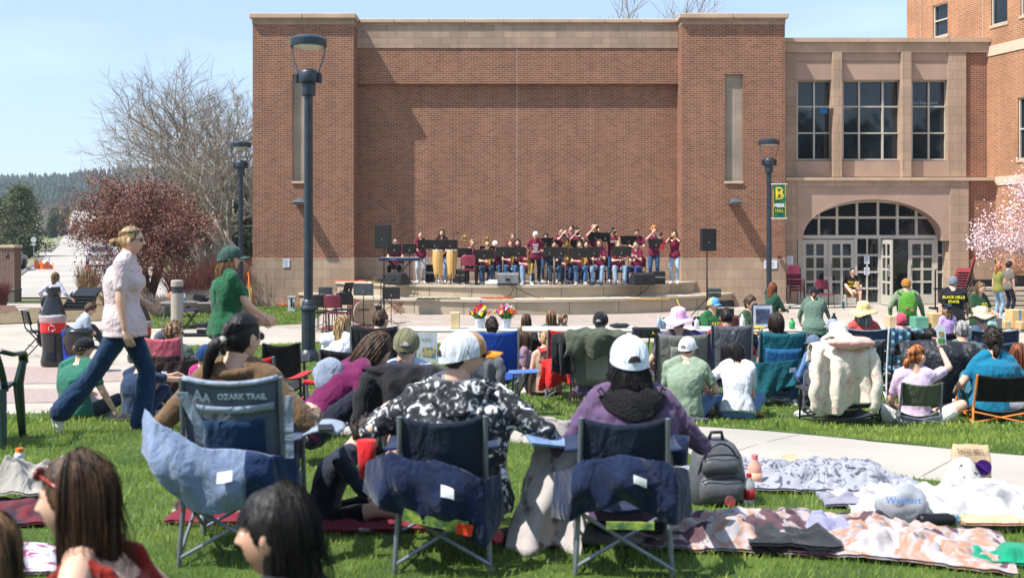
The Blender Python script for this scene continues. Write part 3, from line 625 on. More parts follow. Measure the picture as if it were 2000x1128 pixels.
# bare shrubs
M_tw_ = mat('red_twig', (.22, .075, .06), .9); M_gr_ = mat('straw_grass', (.42, .31, .16), .9, var=.3, scale=8); M_gtw = mat('grey_twig', (.26, .22, .19), .9)
def twigs(mb, c, rx, ry, h, n, seed, r=.008, out=.35):
    R = random.Random(seed)
    for k in range(n):
        a = R.uniform(0, 2*pi); q = sqrt(R.random()); x, y = c[0]+rx*q*cos(a)*.6, c[1]+ry*q*sin(a)*.6; hh = h*R.uniform(.55, 1.05)
        dx, dy = (cos(a)*q*rx*out*2+R.uniform(-.15, .15)*h), sin(a)*q*ry*out*2
        mb.tube([(x, y, c[2]), (x+dx*.35, y+dy*.35, c[2]+hh*.55), (x+dx, y+dy, c[2]+hh)], [r, r*.8, r*.4], 3, caps=False)
def shrub(name, label, px, d, wpx, h, n, m_, seed, r=.008):
    t = thing(name, label, 'shrub', (X(px, d), d, gz(X(px, d), d)+.02), group=None); w_ = wpx/F*d/2
    m = MB(); twigs(m, (0, 0, 0), w_, w_*.6, h, n, seed, r); m.build('stems', m_, t, fix=False)
shrub('dogwood_shrub', 'red twigged shrub right of the crabapple tree trunk', 372, 31.5, 110, 1.5, 700, M_tw_, 1)
shrub('dogwood_shrub', 'red twigged shrub behind the green shirt woman', 445, 33, 90, 1.6, 500, M_tw_, 2)
shrub('ornamental_grass', 'tall straw coloured grass left of the crabapple tree', 173, 34, 40, 1.3, 500, M_gr_, 3)
shrub('ornamental_grass', 'straw coloured grass clump under the crabapple tree', 235, 31.5, 90, .8, 600, M_gr_, 5)
shrub('bare_shrub', 'low grey leafless shrub in front of the crabapple trunk', 325, 28.8, 90, .62, 700, M_gtw, 4, .006)
shrub('bare_shrub', 'low grey leafless shrub behind the drinks table', 400, 30, 70, .7, 500, M_gtw, 6, .006)
shrub('straw_shrub', 'yellowish stem shrub between crabapple and hall corner', 415, 35, 60, 1.3, 400, M_gr_, 7)
shrub('red_shrub', 'small red brown shrub at the left edge behind the pillar bed', 4, 34, 30, .75, 300, M_tw_, 8)
for k, (px, d, wp, h) in enumerate(((75, 150, 60, 7), (15, 170, 90, 8), (95, 190, 40, 5), (125, 300, 30, 7))):
    t = thing('bare_tree', ['grey leafless tree beside the far house', 'hazy grey bare tree behind the far left pine', 'small bare tree left of the far house roof', 'reddish bare tree at the foot of the pine hill'][k], 'tree', (X(px, d), d, gz(0, d)), group=None)
    m = MB(); limb_tree(m, (0, 0, 0), h*1.15, 1, 40+k, .12, levels=5, stems=3, up=.3, n0=4); m.build('branches', M_gtw if k < 3 else M_tw_, t, fix=False)
# bushes by the street
M_bush = mat('bush_leaf', (.06, .085, .03), .8, var=.4, scale=3)
def bush(px, d, wpx, h, label, seed, m_=None):
    t = thing('bush', label, 'bush', (X(px, d), d, gz(0, d))); w_ = wpx/F*d/2; R = np.random.default_rng(seed)
    P = R.normal(0, 1, (500, 3)); P /= np.linalg.norm(P, axis=1)[:, None]; P *= R.uniform(.6, 1, (500, 1))*np.array([w_, w_, h/2]); P[:, 2] += h/2
    m = MB(); leaves(m, P, 2500, h*.07, seed, h*.05); m.build('foliage', m_ or M_bush, t, fix=False)
bush(48, 90, 45, 2.0, 'dark green bush at the foot of the far pine', 1)
bush(145, 200, 10, 2, 'small orange brown bush beside the far road', 2, mat('rust_leaf', (.35, .17, .07), .9))
for k, (px, d, s) in enumerate(((121, 215, 1.2), (127, 250, 1.3), (129, 280, 1.4), (122, 190, 1.0), (104, 180, 1.6))):
    bush(px, d, 6, 3.2*s, ['young dark juniper nearest on the grassy slope', 'second young juniper up the grassy slope', 'highest young juniper on the grassy slope', 'low young juniper near the road crossing', 'dark juniper right of the far house'][k], 10+k)
# tree belt behind the camera: what the tall windows mirror
mb = MB(); R = np.random.default_rng(77)
for k in range(34):
    x = -110+k*6.8+R.uniform(-3, 3); y = -62-R.uniform(0, 26); h = R.uniform(14, 23); r = h*R.uniform(.3, .38)
    P = R.normal(0, 1, (260, 3)); P /= np.linalg.norm(P, axis=1)[:, None]; P *= np.array([r, r, h*.46])*R.uniform(.75, 1, (260, 1)); P += (x, y, h*.55)
    leaves(mb, P, 1100, 1.1, 100+k, .6); mb.tube([(x, y, 0), (x, y, h*.5)], .3, 5, caps=False)
tag(mb.build('tree_belt', mat('dark_foliage', (.045, .065, .028), .9, var=.3, scale=.5), fix=False), 'belt of dark trees that the tall windows mirror', 'woodland', kind='stuff')
# ---------------------------------------------------------------- street furniture
M_pil = brick('pillar_brick', (.20, .10, .075), (.15, .08, .065), (.30, .24, .2), .2032, .0677, .01); M_pst = brick('pillar_base_stone', (.17, .15, .13), (.15, .135, .12), (.1, .09, .08), .4, .2, .008)
t = thing('gate_pillar', 'brick gate pillar with stone base beside the street end', 'pillar', (X(20.5, 36), 36, 0)); s = 36/F
m = MB(); m.bb(-.25, .25, -.25, .25, .42, 1.85); m.build('brick_shaft', M_pil, t); m = MB(); m.bb(-.26, .26, -.26, .26, 0, .42); m.box((0, 0, .43), (.56, .56, .05), bev=.01); m.build('stone_foot', M_pst, t)
m = MB(); m.box((0, 0, 1.90), (.58, .58, .1), bev=.02); m.build('cap', M_cap, t); m = MB(); m.box((.0, -.26, 1.62), (.09, .03, .17), bev=.01); m.build('number_plate', MATS['black_plastic'], t)
add_text('numeral', '1', .1, mat('white_paint', (.8, .8, .8), .5), t, (0, -.278, 1.62))
M_pole = mat('dark_lamp_paint', (.022, .034, .05), .42, .2, var=.2, spec=.6); M_lens = mat('lamp_lens', (.55, .55, .48), .3, var=.1)
def lamp_post(px, d, top_py, base_py, label, Rw, zb=None):
    z0 = Z(base_py, d) if zb is None else zb; zt = Z(top_py, d)
    t = thing('lamp_post', label, 'lamp post', (X(px, d), d, z0), group='dark street lamp posts'); h = zt-z0; r = Rw
    m = MB(); a = np.arange(32)*2*pi/32; pts = [((r*1.42+.008*(i % 2))*cos(q), (r*1.42+.008*(i % 2))*sin(q)) for i, q in enumerate(a)]
    zb_ = h-4.70; m.prism(pts, 0, zb_-.06, ax='z'); m.lathe((0, 0, 0), [(r*2.3, -.05), (r*2.3, .06), (r*1.9, .12), (r*1.5, .16)], 24)
    m.lathe((0, 0, zb_-.1), [(r*1.5, 0), (r*2.0, .03), (r*1.9, .07), (r*1.6, .09), (r*1.45, .16), (r*1.05, .2)], 24); m.build('base', M_pole, t, auto=35)
    m = MB(); zh = h-1.06; m.lathe((0, 0, zb_+.05), [(r, 0), (r, (zh-zb_)*.36), (r*1.06, (zh-zb_)*.36+.002), (r*1.06, (zh-zb_)*.36+.1), (r*.97, (zh-zb_)*.36+.1), (r*.93, zh-zb_-.05)], 24); m.build('pole', M_pole, t, auto=35)
    m = MB(); m.lathe((0, 0, zh), [(r*1.5, 0), (r*1.55, .02), (r*1.55, .2), (r*1.5, .22), (.165, .23), (.175, .25), (.175, .40), (.15, .44), (.08, .47), (0.01, .475)], 24)
    for sx in (-1, 1): m.box((sx*.2, 0, zh+.31), (.06, .1, .17), bev=.015)
    m.build('collar', M_pole, t, auto=35)
    for sx in (-1, 1):
        m = MB(); m.tube([(sx*.19, 0, zh+.37), (sx*.19, 0, zh+.47), (sx*.25, 0, zh+.62), (sx*.285, 0, zh+.78), (sx*.29, 0, h-.18)], .014, 6); m.build('arm', mat('lamp_arm', (.12, .15, .18), .4, .5), t)
    m = MB(); m.lathe((0, 0, h-.2), [(.27, -.005), (.315, 0), (.32, .03), (.32, .12), (.30, .14), (.24, .175), (.1, .195), (.0, .2)], 32); hd = m.build('lamp_head', M_pole, t, auto=35)
    m = MB(); m.lathe((0, 0, h-.205), [(.01, -.03), (.15, -.028), (.24, -.012), (.26, 0)], 32); m.build('lens', M_lens, hd, auto=35)
    return t
lamp_post(602.5, 18.3, 69, 700, 'tallest dark lamp post in front of the hall, left of the stage', .078)
lamp_post(470, 32, 275, 604, 'dark lamp post left of the hall corner behind the green shirt woman', .078)
lp = lamp_post(1502, 32.2, 270, 604, 'dark lamp post carrying the green banner beside the hall', .078)
# banner
d = 32.15; t = thing('banner', 'green hanging banner with yellow monogram reading meier hall', 'banner', (X(1522, d), d, Z(393, d)))
bw, bh = 25.0/F*d, 65/F*d
M_gn = mat('banner_green', (.012, .13, .065), .7, var=.05); M_yl = mat('banner_yellow', (.75, .60, .04), .7, var=.03)
m = MB(); m.grid(lambda u, v: ((u-.5)*bw, .012*sin(v*5+u*2), (v-.5)*bh), 8, 14, thick=.004); m.build('cloth', M_gn, t)
m = MB(); m.box((-.47*bw, -.008, 0), (.012, .006, bh*.98)); m.box((.47*bw, -.008, 0), (.012, .006, bh*.98)); m.build('yellow_edge', M_yl, t)
for sz in (-1, 1): m = MB(); m.tube([(-bw*.85, 0, sz*bh*.515), (bw*.62, 0, sz*bh*.515)], .014, 6); m.build('rod', mat('white_metal', (.7, .7, .7), .4), t)
add_text('monogram', 'B', .50, M_yl, t, (0, -.018, bh*.22), bold=.016, sx=.95); add_text('monogram', 'B', .44, M_gn, t, (0.005, -.021, bh*.22), bold=-.004, sx=.95)
add_text('monogram', 'H', .27, M_yl, t, (0, -.025, bh*.22), bold=.01)
add_text('lettering', 'MEIER', .145, MATS['white_paint'], t, (0, -.02, -bh*.13), bold=.005, sx=.82); add_text('lettering', 'HALL', .135, M_yl, t, (0, -.02, -bh*.28), sx=.82)
# bollard
t = thing('bollard', 'round concrete bollard with dark collar beside the drinks table', 'bollard', (X(346, 25), 25, 0)); s = 25/F
zb = Z(636, 25); m = MB(); m.lathe((0, 0, 0), [(.14, zb), (.145, Z(582, 25)), (.145, Z(572, 25))], 20); m.build('shaft', M_conc, t, auto=35)
m = MB(); m.lathe((0, 0, 0), [(.125, Z(572, 25)), (.125, Z(560, 25)), (.135, Z(559, 25))], 20); m.build('collar', mat('dark_metal', (.05, .055, .06), .5, .4), t, auto=35)
m = MB(); m.lathe((0, 0, 0), [(.145, Z(559, 25)), (.145, Z(549, 25)), (.12, Z(546.5, 25)), (.01, Z(546.5, 25))], 20); m.build('cap', M_conc, t, auto=35)
# signs and street bits
M_sgn = mat('sign_back', (.55, .57, .58), .5, .3); M_stl = mat('post_steel', (.3, .3, .3), .5, .5)
def sign(px, d, py, r, label, shape=8, lower=True):
    t = thing('road_sign', label, 'sign', (X(px, d), d, gz(0, d))); z = Z(py, d)-gz(0, d)
    m = MB(); m.tube([(0, 0, 0), (0, 0, z+r)], .03, 6); m.build('post', M_stl, t)
    m = MB(); pts = [(r*cos(a+pi/shape), z+r*sin(a+pi/shape)) for a in np.arange(shape)*2*pi/shape]; m.prism(pts, -.05, -.035); m.build('sign_plate', M_sgn, t)
    if lower: m = MB(); m.bb(-r*.7, r*.7, -.05, -.035, z-r*1.9, z-r*1.2); m.build('lower_plate', M_sgn, t)
sign(66, 84, 468, .24, 'grey backed octagonal road sign near the far pine')
sign(108, 128, 468, .30, 'diamond shaped road sign back beside the far pavement', 4)
sign(135, 200, 441, .3, 'tiny rectangular sign by the uphill road', 4, False)
t = thing('safety_fence', 'orange plastic safety fencing on the street lawn', 'fence', (X(83, 64), 64, gz(0, 64)))
m = MB(); m.grid(lambda u, v: ((u-.5)*1.0, .12*sin(u*9)+.3*u, v*(.55-.2*u+.1*sin(u*20))), 30, 6, thick=.01); m.build('mesh_sheet', mat('orange_plastic', (.8, .16, .03), .6), t)
for px in (72, 96): m = MB(); m.tube([(X(px, 64)-X(83, 64), .0, 0), (X(px, 64)-X(83, 64), 0, .8)], .02, 5); m.build('stake', M_stl, t)
t = thing('utility_box', 'small grey utility box on the street lawn', 'box', (X(92, 112), 112, gz(0, 112))); m = MB(); m.box((0, 0, .35), (.4, .3, .7), bev=.04); m.build('case', M_sgn, t)
t = thing('mailbox', 'small dark mailbox on post beside the far road', 'mailbox', (X(136, 170), 170, gz(0, 170))); m = MB(); m.tube([(0, 0, 0), (0, 0, 1.1)], .06, 5); m.build('post', M_bark2, t); m = MB(); m.box((0, 0, 1.3), (.4, .5, .4), bev=.1); m.build('case', MATS['dark_metal'], t)
d = 205; t = thing('house', 'small grey house with pale roof beyond the pines', 'house', (X(94, d), d, gz(0, d)))
m = MB(); m.bb(-1.9, 1.9, 0, 5, 0, Z(447, d)-gz(0, d)); m.build('wall', mat('grey_siding', (.28, .30, .33), .9), t)
zr = Z(447, d)-gz(0, d); m = MB(); m.prism([(-2.1, zr-.1), (2.1, zr-.1), (1.2, zr+1.5), (-2.1, zr+1.5)], -.3, 5.3); m.build('roof', mat('grey_roof', (.40, .43, .47), .8), t)
m = MB(); m.bb(.3, 1.1, -.05, 0, 1, 2.2); m.build('window', M_gl, t)
# cars
M_gls = mat('car_glass', (.02, .025, .03), .05, spec=.9); M_tyr = mat('tyre', (.015, .015, .015), .9)
def car(px, d, rz, label, col, L_=4.5, pick=False, cat='car'):
    t = thing('parked_car' if not pick else 'pickup_truck', label, cat, (X(px, d), d, gz(X(px, d), d)+.03), rz); mp_ = mat('car_paint_'+str(col[0]), col, .25, .3, var=.02, spec=.7)
    prof = [(-2.2, .35), (-2.22, .75), (-2.0, .9), (-1.6, .95), (-1.0, 1.42), (.4, 1.45), (1.1, .98), (2.1, .85), (2.25, .6), (2.2, .33)] if not pick else [(-2.5, .5), (-2.5, 1.05), (-.6, 1.08), (-.5, 1.7), (.7, 1.7), (1.2, 1.12), (2.4, 1.02), (2.5, .5)]
    m = MB(); m.prism([(a, b) for a, b in prof], -.85, .85, ax='y'); m.build('body', mp_, t)
    gp = [(-1.45, .98), (-.95, 1.36), (.35, 1.39), (.95, 1.0)] if not pick else [(-.45, 1.14), (-.4, 1.6), (.6, 1.6), (1.0, 1.16)]
    m = MB(); m.prism(gp, -.862, .862); m.build('side_window', M_gls, t)
    m = MB(); (a, b), (c, e) = (prof[3], prof[4]) if not pick else ((-.62, 1.15), (-.52, 1.64)); m.add([(a-.02, -.7, b+.04), (a-.02, .7, b+.04), (c-.03, .65, e-.04), (c-.03, -.65, e-.04)], [(0, 1, 2, 3)]); m.build('rear_window', M_gls, t)
    for x in (-1.4, 1.45):
        for y in (-.8, .8): m = MB(); m.lathe((x, y, .34), [(.2, -.1), (.33, -.1), (.34, 0), (.33, .1), (.2, .1)], 16, M=RX_(pi/2)); m.build('wheel', M_tyr, t)
    for y in (-.65, .65): m = MB(); m.box((-2.2 if not pick else -2.48, y, .78), (.08, .25, .14)); m.build('tail_light', mat('red_lens', (.4, .02, .02), .3), t)
    return t
car(196, 70, radians(112), 'silver car parked under the red crabapple branches', (.42, .44, .46))
car(111, 195, 0, 'dark pickup parked in front of the far house', (.03, .035, .05), pick=True, cat='truck')
car(90, 197, 0, 'white car parked left of the dark pickup', (.6, .6, .6))
car(497, 60, radians(15), 'white car parked behind the hall corner', (.55, .57, .6))
car(478, 66, radians(15), 'grey car half hidden behind the rear lamp post', (.2, .22, .25))
car(4, 62, radians(100), 'dark car behind the brick gate pillar', (.06, .07, .09))
t = thing('cable_heap', 'orange extension cable on the lawn along the hall base', 'cable', (0, 0, 0))
R = random.Random(5); m = MB(); P = []
for k in range(70):
    px = 545+65*k/70+6*sin(k*2.1); py = 597-3*cos(k*1.7)-(12*(k/70)**4); q = unp(px, py); P.append((q[0], q[1], gz(*q)+.05+.03*sin(k)))
m.tube(P, .018, 5); m.build('cable', mat('orange_cable', (.85, .22, .03), .5), t, smooth=True)
# ---------------------------------------------------------------- people
def fuse(mb, voxel, smooth=4):
    "one continuous skin over all the pieces"
    me = mb.mesh('tmp'); bm = bmesh.new(); bm.from_mesh(me); bmesh.ops.recalc_face_normals(bm, faces=bm.faces); bm.to_mesh(me); bm.free()
    o = bpy.data.objects.new('tmp', me); COL.objects.link(o)
    r = o.modifiers.new('r', 'REMESH'); r.mode = 'VOXEL'; r.voxel_size = voxel; r.use_smooth_shade = True
    s = o.modifiers.new('s', 'SMOOTH'); s.factor = .5; s.iterations = smooth
    dg = bpy.context.evaluated_depsgraph_get(); n = bpy.data.meshes.new_from_object(o.evaluated_get(dg)); bpy.data.objects.remove(o); bpy.data.meshes.remove(me); n.materials.clear(); return n
def snoise(P, f, seed, oct=2):
    R = np.random.default_rng(seed); o = np.zeros(len(P))
    for k in range(oct):
        for j in range(5):
            d = R.normal(0, 1, 3)*f*2**k; w_ = R.normal(0, 1, 3)*f*.6
            o += np.sin(P@d+R.uniform(0, 6)+1.5*np.sin(P@w_+R.uniform(0, 6)))/5/1.6**k
    return o
def wrinkle(me, amp, f, seed, zs=.6):
    n = len(me.vertices); P = np.empty(n*3); N = np.empty(n*3); me.vertices.foreach_get('co', P); me.vertices.foreach_get('normal', N); P = P.reshape(-1, 3); N = N.reshape(-1, 3)
    a = snoise(P*np.array([1, 1, zs]), f, seed); P = P+N*(amp*(a-.8*np.abs(snoise(P*np.array([1, 1, 1.6]), f*1.3, seed+9))))[:, None]
    me.vertices.foreach_set('co', P.ravel()); me.update()
def ik(a, c, l1, l2, pole):
    a, c, pole = np.array(a, float), np.array(c, float), np.array(pole, float); v = c-a; D = np.linalg.norm(v); u = v/(D+1e-9)
    if D > (l1+l2)*.995: D = (l1+l2)*.995; c = a+u*D
    D = max(D, abs(l1-l2)+.02); k = (l1*l1-l2*l2+D*D)/(2*D); h = sqrt(max(l1*l1-k*k, 0)); p = pole-u*(pole@u); p /= np.linalg.norm(p)+1e-9
    return a+u*k+p*h, c
SKIN = {'fair': (.66, .40, .29), 'light': (.58, .33, .23), 'tan': (.46, .25, .16), 'brown': (.24, .12, .07)}
def skin(k): return mat('skin_'+k, SKIN[k], .5, var=.05, scale=5, spec=.35, sss=.12)
def hairm(c): return mat('hair_'+str(c), c, .5, var=.55, scale=34, stretch=(1, 1, .10), bump=.6, bscale=60, spec=.32)
HAIR = {'black': (.010, .008, .008), 'dark': (.028, .017, .012), 'brown': (.075, .038, .02), 'light': (.20, .115, .055), 'blond': (.36, .235, .11), 'ginger': (.42, .13, .03), 'auburn': (.20, .06, .025), 'grey': (.32, .31, .30), 'orange': (.65, .20, .03)}
M_lips = mat('lips', (.50, .16, .14), .45); M_eye = mat('eye_white', (.75, .73, .70), .3); M_iris = mat('iris', (.03, .02, .015), .2); M_lensd = mat('dark_lens', (.01, .01, .014), .08, spec=.9)
def head_pts(nu, nv):
    az = np.linspace(0, 2*pi, nu, endpoint=False); th = np.linspace(.02, pi-.02, nv); A, T = np.meshgrid(az, th)
    return A.ravel(), T.ravel()
def cranium(A, T, k=1.0):
    x = .076*np.sin(T)*np.sin(A); y = .097*np.sin(T)*np.cos(A); z = .118*np.cos(T); t = np.clip(-z/.118, 0, 1)
    x = x*(1-.30*t**1.6); y = np.where(y < 0, y*(1.06-.5*t), y*(1-.10*t)); return np.stack([x, y, z], 1)*k
def grid_faces(nu, nv): return [(i*nu+j, i*nu+(j+1) % nu, (i+1)*nu+(j+1) % nu, (i+1)*nu+j) for i in range(nv-1) for j in range(nu)]+[tuple(range(nu)), tuple((nv-1)*nu+j for j in range(nu))[::-1]]
def head_geo(mb, C, R, S, nu, nv, fem=False):
    A, T = head_pts(nu, nv); P = cranium(A, T); x, y, z = P.T.copy(); f = y > 0; ax = np.abs(x); E = np.exp
    pr = np.clip((.026-z)/.048, 0, 1)**1.4*np.clip((z+.036)/.009, 0, 1)
    d = .025*E(-(x/.0115)**2)*pr+.006*E(-((ax-.012)/.006)**2-((z+.024)/.007)**2)
    d += -.010*E(-((ax-.031)/.014)**2-((z-.009)/.011)**2)+.004*E(-((z-.030)/.008)**2)*(ax < .055)
    d += .007*E(-(x/.021)**2)*(E(-((z+.053)/.0055)**2)+E(-((z+.065)/.0055)**2))-.004*E(-(x/.022)**2-((z+.059)/.0025)**2)
    d += .011*E(-(x/.02)**2-((z+.098)/.015)**2)-.004*E(-(x/.03)**2-((z+.080)/.007)**2)+.003*E(-((ax-.045)/.015)**2-((z+.02)/.02)**2)
    y = y+d*f; P = np.stack([x, y, z], 1)
    fc = grid_faces(nu, nv); cen = np.array([P[list(q)].mean(0) for q in fc]); Rm = np.array(R); W = (P*S)@Rm.T+C
    lip = (np.abs(cen[:, 0]) < .022-1.2*np.abs(cen[:, 2]+.059)) & (cen[:, 2] > -.071) & (cen[:, 2] < -.047) & (cen[:, 1] > .05)
    k = mb.n; mb.v.append(W); mb.n += len(W); mb.f += [tuple(i+k for i in q) for q in fc]; mb.m += [1 if l else 0 for l in lip]
    def L_(p): return np.array(p)*S@Rm.T+C
    for sx in (-1, 1):
        mb.ell(L_((sx*.0305, .074, .008)), np.array((.0135, .011, .0085))*S, 10, 7, 2, Matrix(R.tolist()) if not isinstance(R, Matrix) else R)
        mb.ell(L_((sx*.0305, .0825, .008)), np.array((.0055, .004, .0062))*S, 8, 5, 3, Matrix(Rm.tolist()))
        mb.tube([L_((sx*.014, .0905, .030)), L_((sx*.03, .087, .034)), L_((sx*.048, .074, .029))], np.array((.0028, .0032, .002))*S, 4, 4)
        M = Matrix(Rm.tolist()) @ RZ(-sx*.35)
        mb.ell(L_((sx*.078, -.008, -.003)), np.array((.009, .020, .032))*S, 10, 7, 0, M); mb.ell(L_((sx*.086, -.002, .002)), np.array((.004, .012, .02))*S, 8, 5, 0, M)
def hairline(A, style):
    a = np.minimum(A, 2*pi-A)
    nape = {'short': -.075, 'bob': -.09}.get(style, -.085)
    return np.interp(a, [0, .5, .95, 1.3, 1.62, 1.75, 2.3, pi], [.066, .064, .035, -.02, -.008, -.03, nape, nape])
def strand(mb, L_, az, L, out, wave, R, r, S, start=.25, curl=0, tip=.4, flare=0):
    "lies on the skull from the crown, then hangs"
    pts = []; th = start
    for th in np.linspace(start, max(1.62, start+.1), 5): pts.append(cranium(np.array([az]), np.array([th]), 1.0+.09*out+R.uniform(0, .06))[0])
    p = pts[-1].copy(); dr = np.array([sin(az), cos(az), 0]); n = max(3, int(L/.045)); ph = R.uniform(0, 6)
    for k in range(1, n+1):
        t = k/n; q = p+dr*(.012*sin(t*2.2)-.03*t+flare*2.2*sin(min(1, t*1.3)*1.9))+np.array([0, 0, -L*t]); q = q+wave*np.array([sin(t*(6+curl)+ph), cos(t*(5+curl)+ph), 0])*min(1, 2*t); pts.append(q)
    rr = np.linspace(r, r*tip, len(pts)); mb.tube([L_(p_) for p_ in pts], rr*S, 3 if r < .006 else 4, caps=False)
def hair_geo(style, C, R, S, q, seed, L=.25, hat=False, front=1.15):
    "q: detail 0 far .. 2 near"
    mb = MB(); Rm = np.array(R); rn = random.Random(seed)
    def L_(p): return np.array(p)*S@Rm.T+C
    nu, nv = ((20, 14), (36, 26), (60, 44))[q]; A, T = head_pts(nu, nv); P = cranium(A, T); hl = hairline(A, style); m = np.clip((P[:, 2]-hl)/.012, 0, 1)
    base = {'short': .010, 'buzz': .004, 'curly': .030, 'afro': .055, 'mop': .028, 'tied': .008, 'long': .012, 'wavy': .016, 'bob': .016}[style]
    amp = {'short': .006, 'buzz': .001, 'curly': .016, 'afro': .02, 'mop': .012, 'tied': .002, 'long': .003, 'wavy': .006, 'bob': .005}[style]
    N = P/np.linalg.norm(P, axis=1)[:, None]; fr = {'curly': 70, 'afro': 60, 'mop': 45}.get(style, 40); top = np.clip(P[:, 2]/.1, 0, 1)
    cut = np.where(P[:, 2] > .015, 0, 1) if hat else 1
    P = P+N*(((base*(.6+.5*top)+amp*snoise(P, fr, seed))*cut+(.002 if hat else 0))*m-.008*(1-m))[:, None]
    mb.add((P*S)@Rm.T+C, grid_faces(nu, nv))
    def az_hair(front=.75): return rn.uniform(front, 2*pi-front)
    n = (14, 60, 420)[q] if style != 'buzz' else 0
    if style in ('long', 'wavy', 'bob'):
        nl = (46, 110, 620)[q]; LL = L if style != 'bob' else .10; w_ = {'long': .004, 'wavy': .014, 'bob': .008}[style]
        for k in range(nl): strand(mb, L_, az_hair(front), LL*rn.uniform(.75, 1.05), (rn.uniform(.8, 2.4) if not hat else rn.uniform(.1, .7)), w_*rn.uniform(.4, 1.4), rn, (.011, .008, .0034)[q], S, start=rn.uniform(.12, .5) if not hat else 1.62, curl=6 if style == 'wavy' else 0, flare=.018 if hat else 0)
        if q == 2:
            for k in range(90): strand(mb, L_, az_hair(front), LL*rn.uniform(.6, 1.15), rn.uniform(2.2, 3.6) if not hat else .6, rn.uniform(.012, .028), rn, .0011, S, start=rn.uniform(.1, .6) if not hat else 1.6, curl=rn.uniform(0, 8), flare=.015)
        C_ = [(0, -.030, z) for z in (.04, -.03, -.03-LL*.4, -.03-LL*.92)]; mb.loft([L_(p) for p in C_], np.array([.080, .084, .086, .05])*S, np.array([.078, .064, .05, .02])*S, 14, axes=[(Rm[:, 0], Rm[:, 1])]*4)
    elif style == 'tied' and not hat:
        for k in range(n//2):
            a = az_hair(1.0); pts = [cranium(np.array([a*(1-s)+pi*s]), np.array([.9+.5*s]), 1.10)[0] for s in np.linspace(0, .9, 6)]; mb.tube([L_(p) for p in pts], np.array([.002, .003, .003, .003, .003, .002])*S*(2 if q < 2 else 1), 3, caps=False)
    elif style != 'tied':
        for k in range(n):
            a = az_hair(0); t0 = rn.uniform(.0, 1.5); a_ = min(a, 2*pi-a); zl = float(hairline(np.array([a]), style)[0]); pts = []
            l = {'short': .35, 'curly': .3, 'afro': .3, 'mop': .4}[style]; lift = 1+(base+amp)*6
            for s in (0, .5, 1): pts.append(cranium(np.array([a+rn.uniform(-.12, .12)*s*3]), np.array([t0+l*s]), lift+.10*s*(rn.random()-.2))[0])
            if pts[-1][2] < zl or (hat and pts[0][2] > .0): continue
            if style in ('curly', 'afro', 'mop'):
                c = pts[0]*(1+rn.uniform(-.05, .12)); mb.ell(L_(c), rn.uniform(.008, .016)*S, 5, 4); continue
            mb.tube([L_(p) for p in pts], np.array([.004, .004, .001])*S*(1.8 if q < 2 else .8), 3, caps=False)
    return mb
def tail_geo(mb, pts, r, n, seed, L_, S, spread=1.0, rs=.003):
    "pony tail or braid hanging along pts (head frame)"
    rn = random.Random(seed); P = np.array(pts); t = np.linspace(0, 1, len(P)); T = np.linspace(0, 1, 9); Q = np.stack([np.interp(T, t, P[:, i]) for i in range(3)], 1)
    prof = r*np.array([.5, .9, 1.05, 1.1, 1.05, .95, .8, .6, .25]); mb.tube([L_(p) for p in Q], prof*S, 10)
    for k in range(n):
        a = rn.uniform(0, 2*pi); o = np.array([cos(a), .6*sin(a), 0]); mb.tube([L_(Q[i]+o*prof[i]*rn.uniform(.8, 1.15)*spread) for i in range(9)], rs*S, 3, caps=False)
def hand_geo(mb, W, d, n, th, S=1, curl=.5, q=1):
    d = np.array(d, float); d /= np.linalg.norm(d); n = np.array(n, float); n -= d*(n@d); n /= np.linalg.norm(n)+1e-9; s = np.cross(d, n)
    if s@np.array(th, float) < 0: s = -s
    W = np.array(W, float)
    mb.loft([W-d*.02*S, W+d*.015*S, W+d*.05*S, W+d*.092*S], np.array([.024, .033, .042, .039])*S, np.array([.020, .019, .016, .012])*S, (6, 8, 14)[q], axes=[(s, n)]*4, p=2.6)
    for i, (o, L, r) in enumerate(((.030, .070, .0088), (.010, .078, .009), (-.010, .072, .0086), (-.029, .057, .0078))):
        p = W+d*.088*S+s*o*S; a = curl*(.9+.08*i); pts = [p]; dd = d.copy()
        for k, f in enumerate((.45, .32, .27)):
            ang = a*(.6, 1.1, .8)[k]; dd = dd*cos(ang)+n*sin(ang); dd /= np.linalg.norm(dd); pts.append(pts[-1]+dd*L*f*S)
        mb.tube(pts, np.array([1.05, 1, .9, .7])*r*S, (4, 5, 8)[q])
    p = W+d*.028*S+s*.034*S; d1 = (d*.72+s*.62+n*.3); d1 /= np.linalg.norm(d1); d2 = d1*.8+d*.3+n*.45*curl; d2 /= np.linalg.norm(d2)
    mb.tube([W+d*.01*S+s*.018*S, p, p+d1*.034*S, p+d1*.034*S+d2*.03*S], np.array([.013, .0135, .011, .0085])*S, (5, 6, 8)[q])
ARMS = {'down': lambda s, z: (s*.23, .03, z-.10), 'lap': lambda s, z: (s*.07, .30, z+.13), 'thigh': lambda s, z: (s*.15, .33, z+.10), 'rest': lambda s, z: (s*.27, .24, z+.17),
        'knees': lambda s, z: (s*.07, .44, z+.22), 'trumpet': lambda s, z: (s*.045+.0, .27-.06*(s < 0), z+.62), 'play': lambda s, z: (s*.05+.03, .24, z+.22+.12*(s < 0)), 'clarinet': lambda s, z: (.0+s*.02, .27, z+.25+.12*(s < 0)),
        'conga': lambda s, z: (s*.13, .34, z+.10), 'back': lambda s, z: (s*.25, -.26, z-.02), 'front': lambda s, z: (s*.12, .34, z+.20), 'table': lambda s, z: (s*.2, .42, z+.22), 'pocket': lambda s, z: (s*.2, .06, z+.0), 'up': lambda s, z: (s*.1, .2, z+.55)}
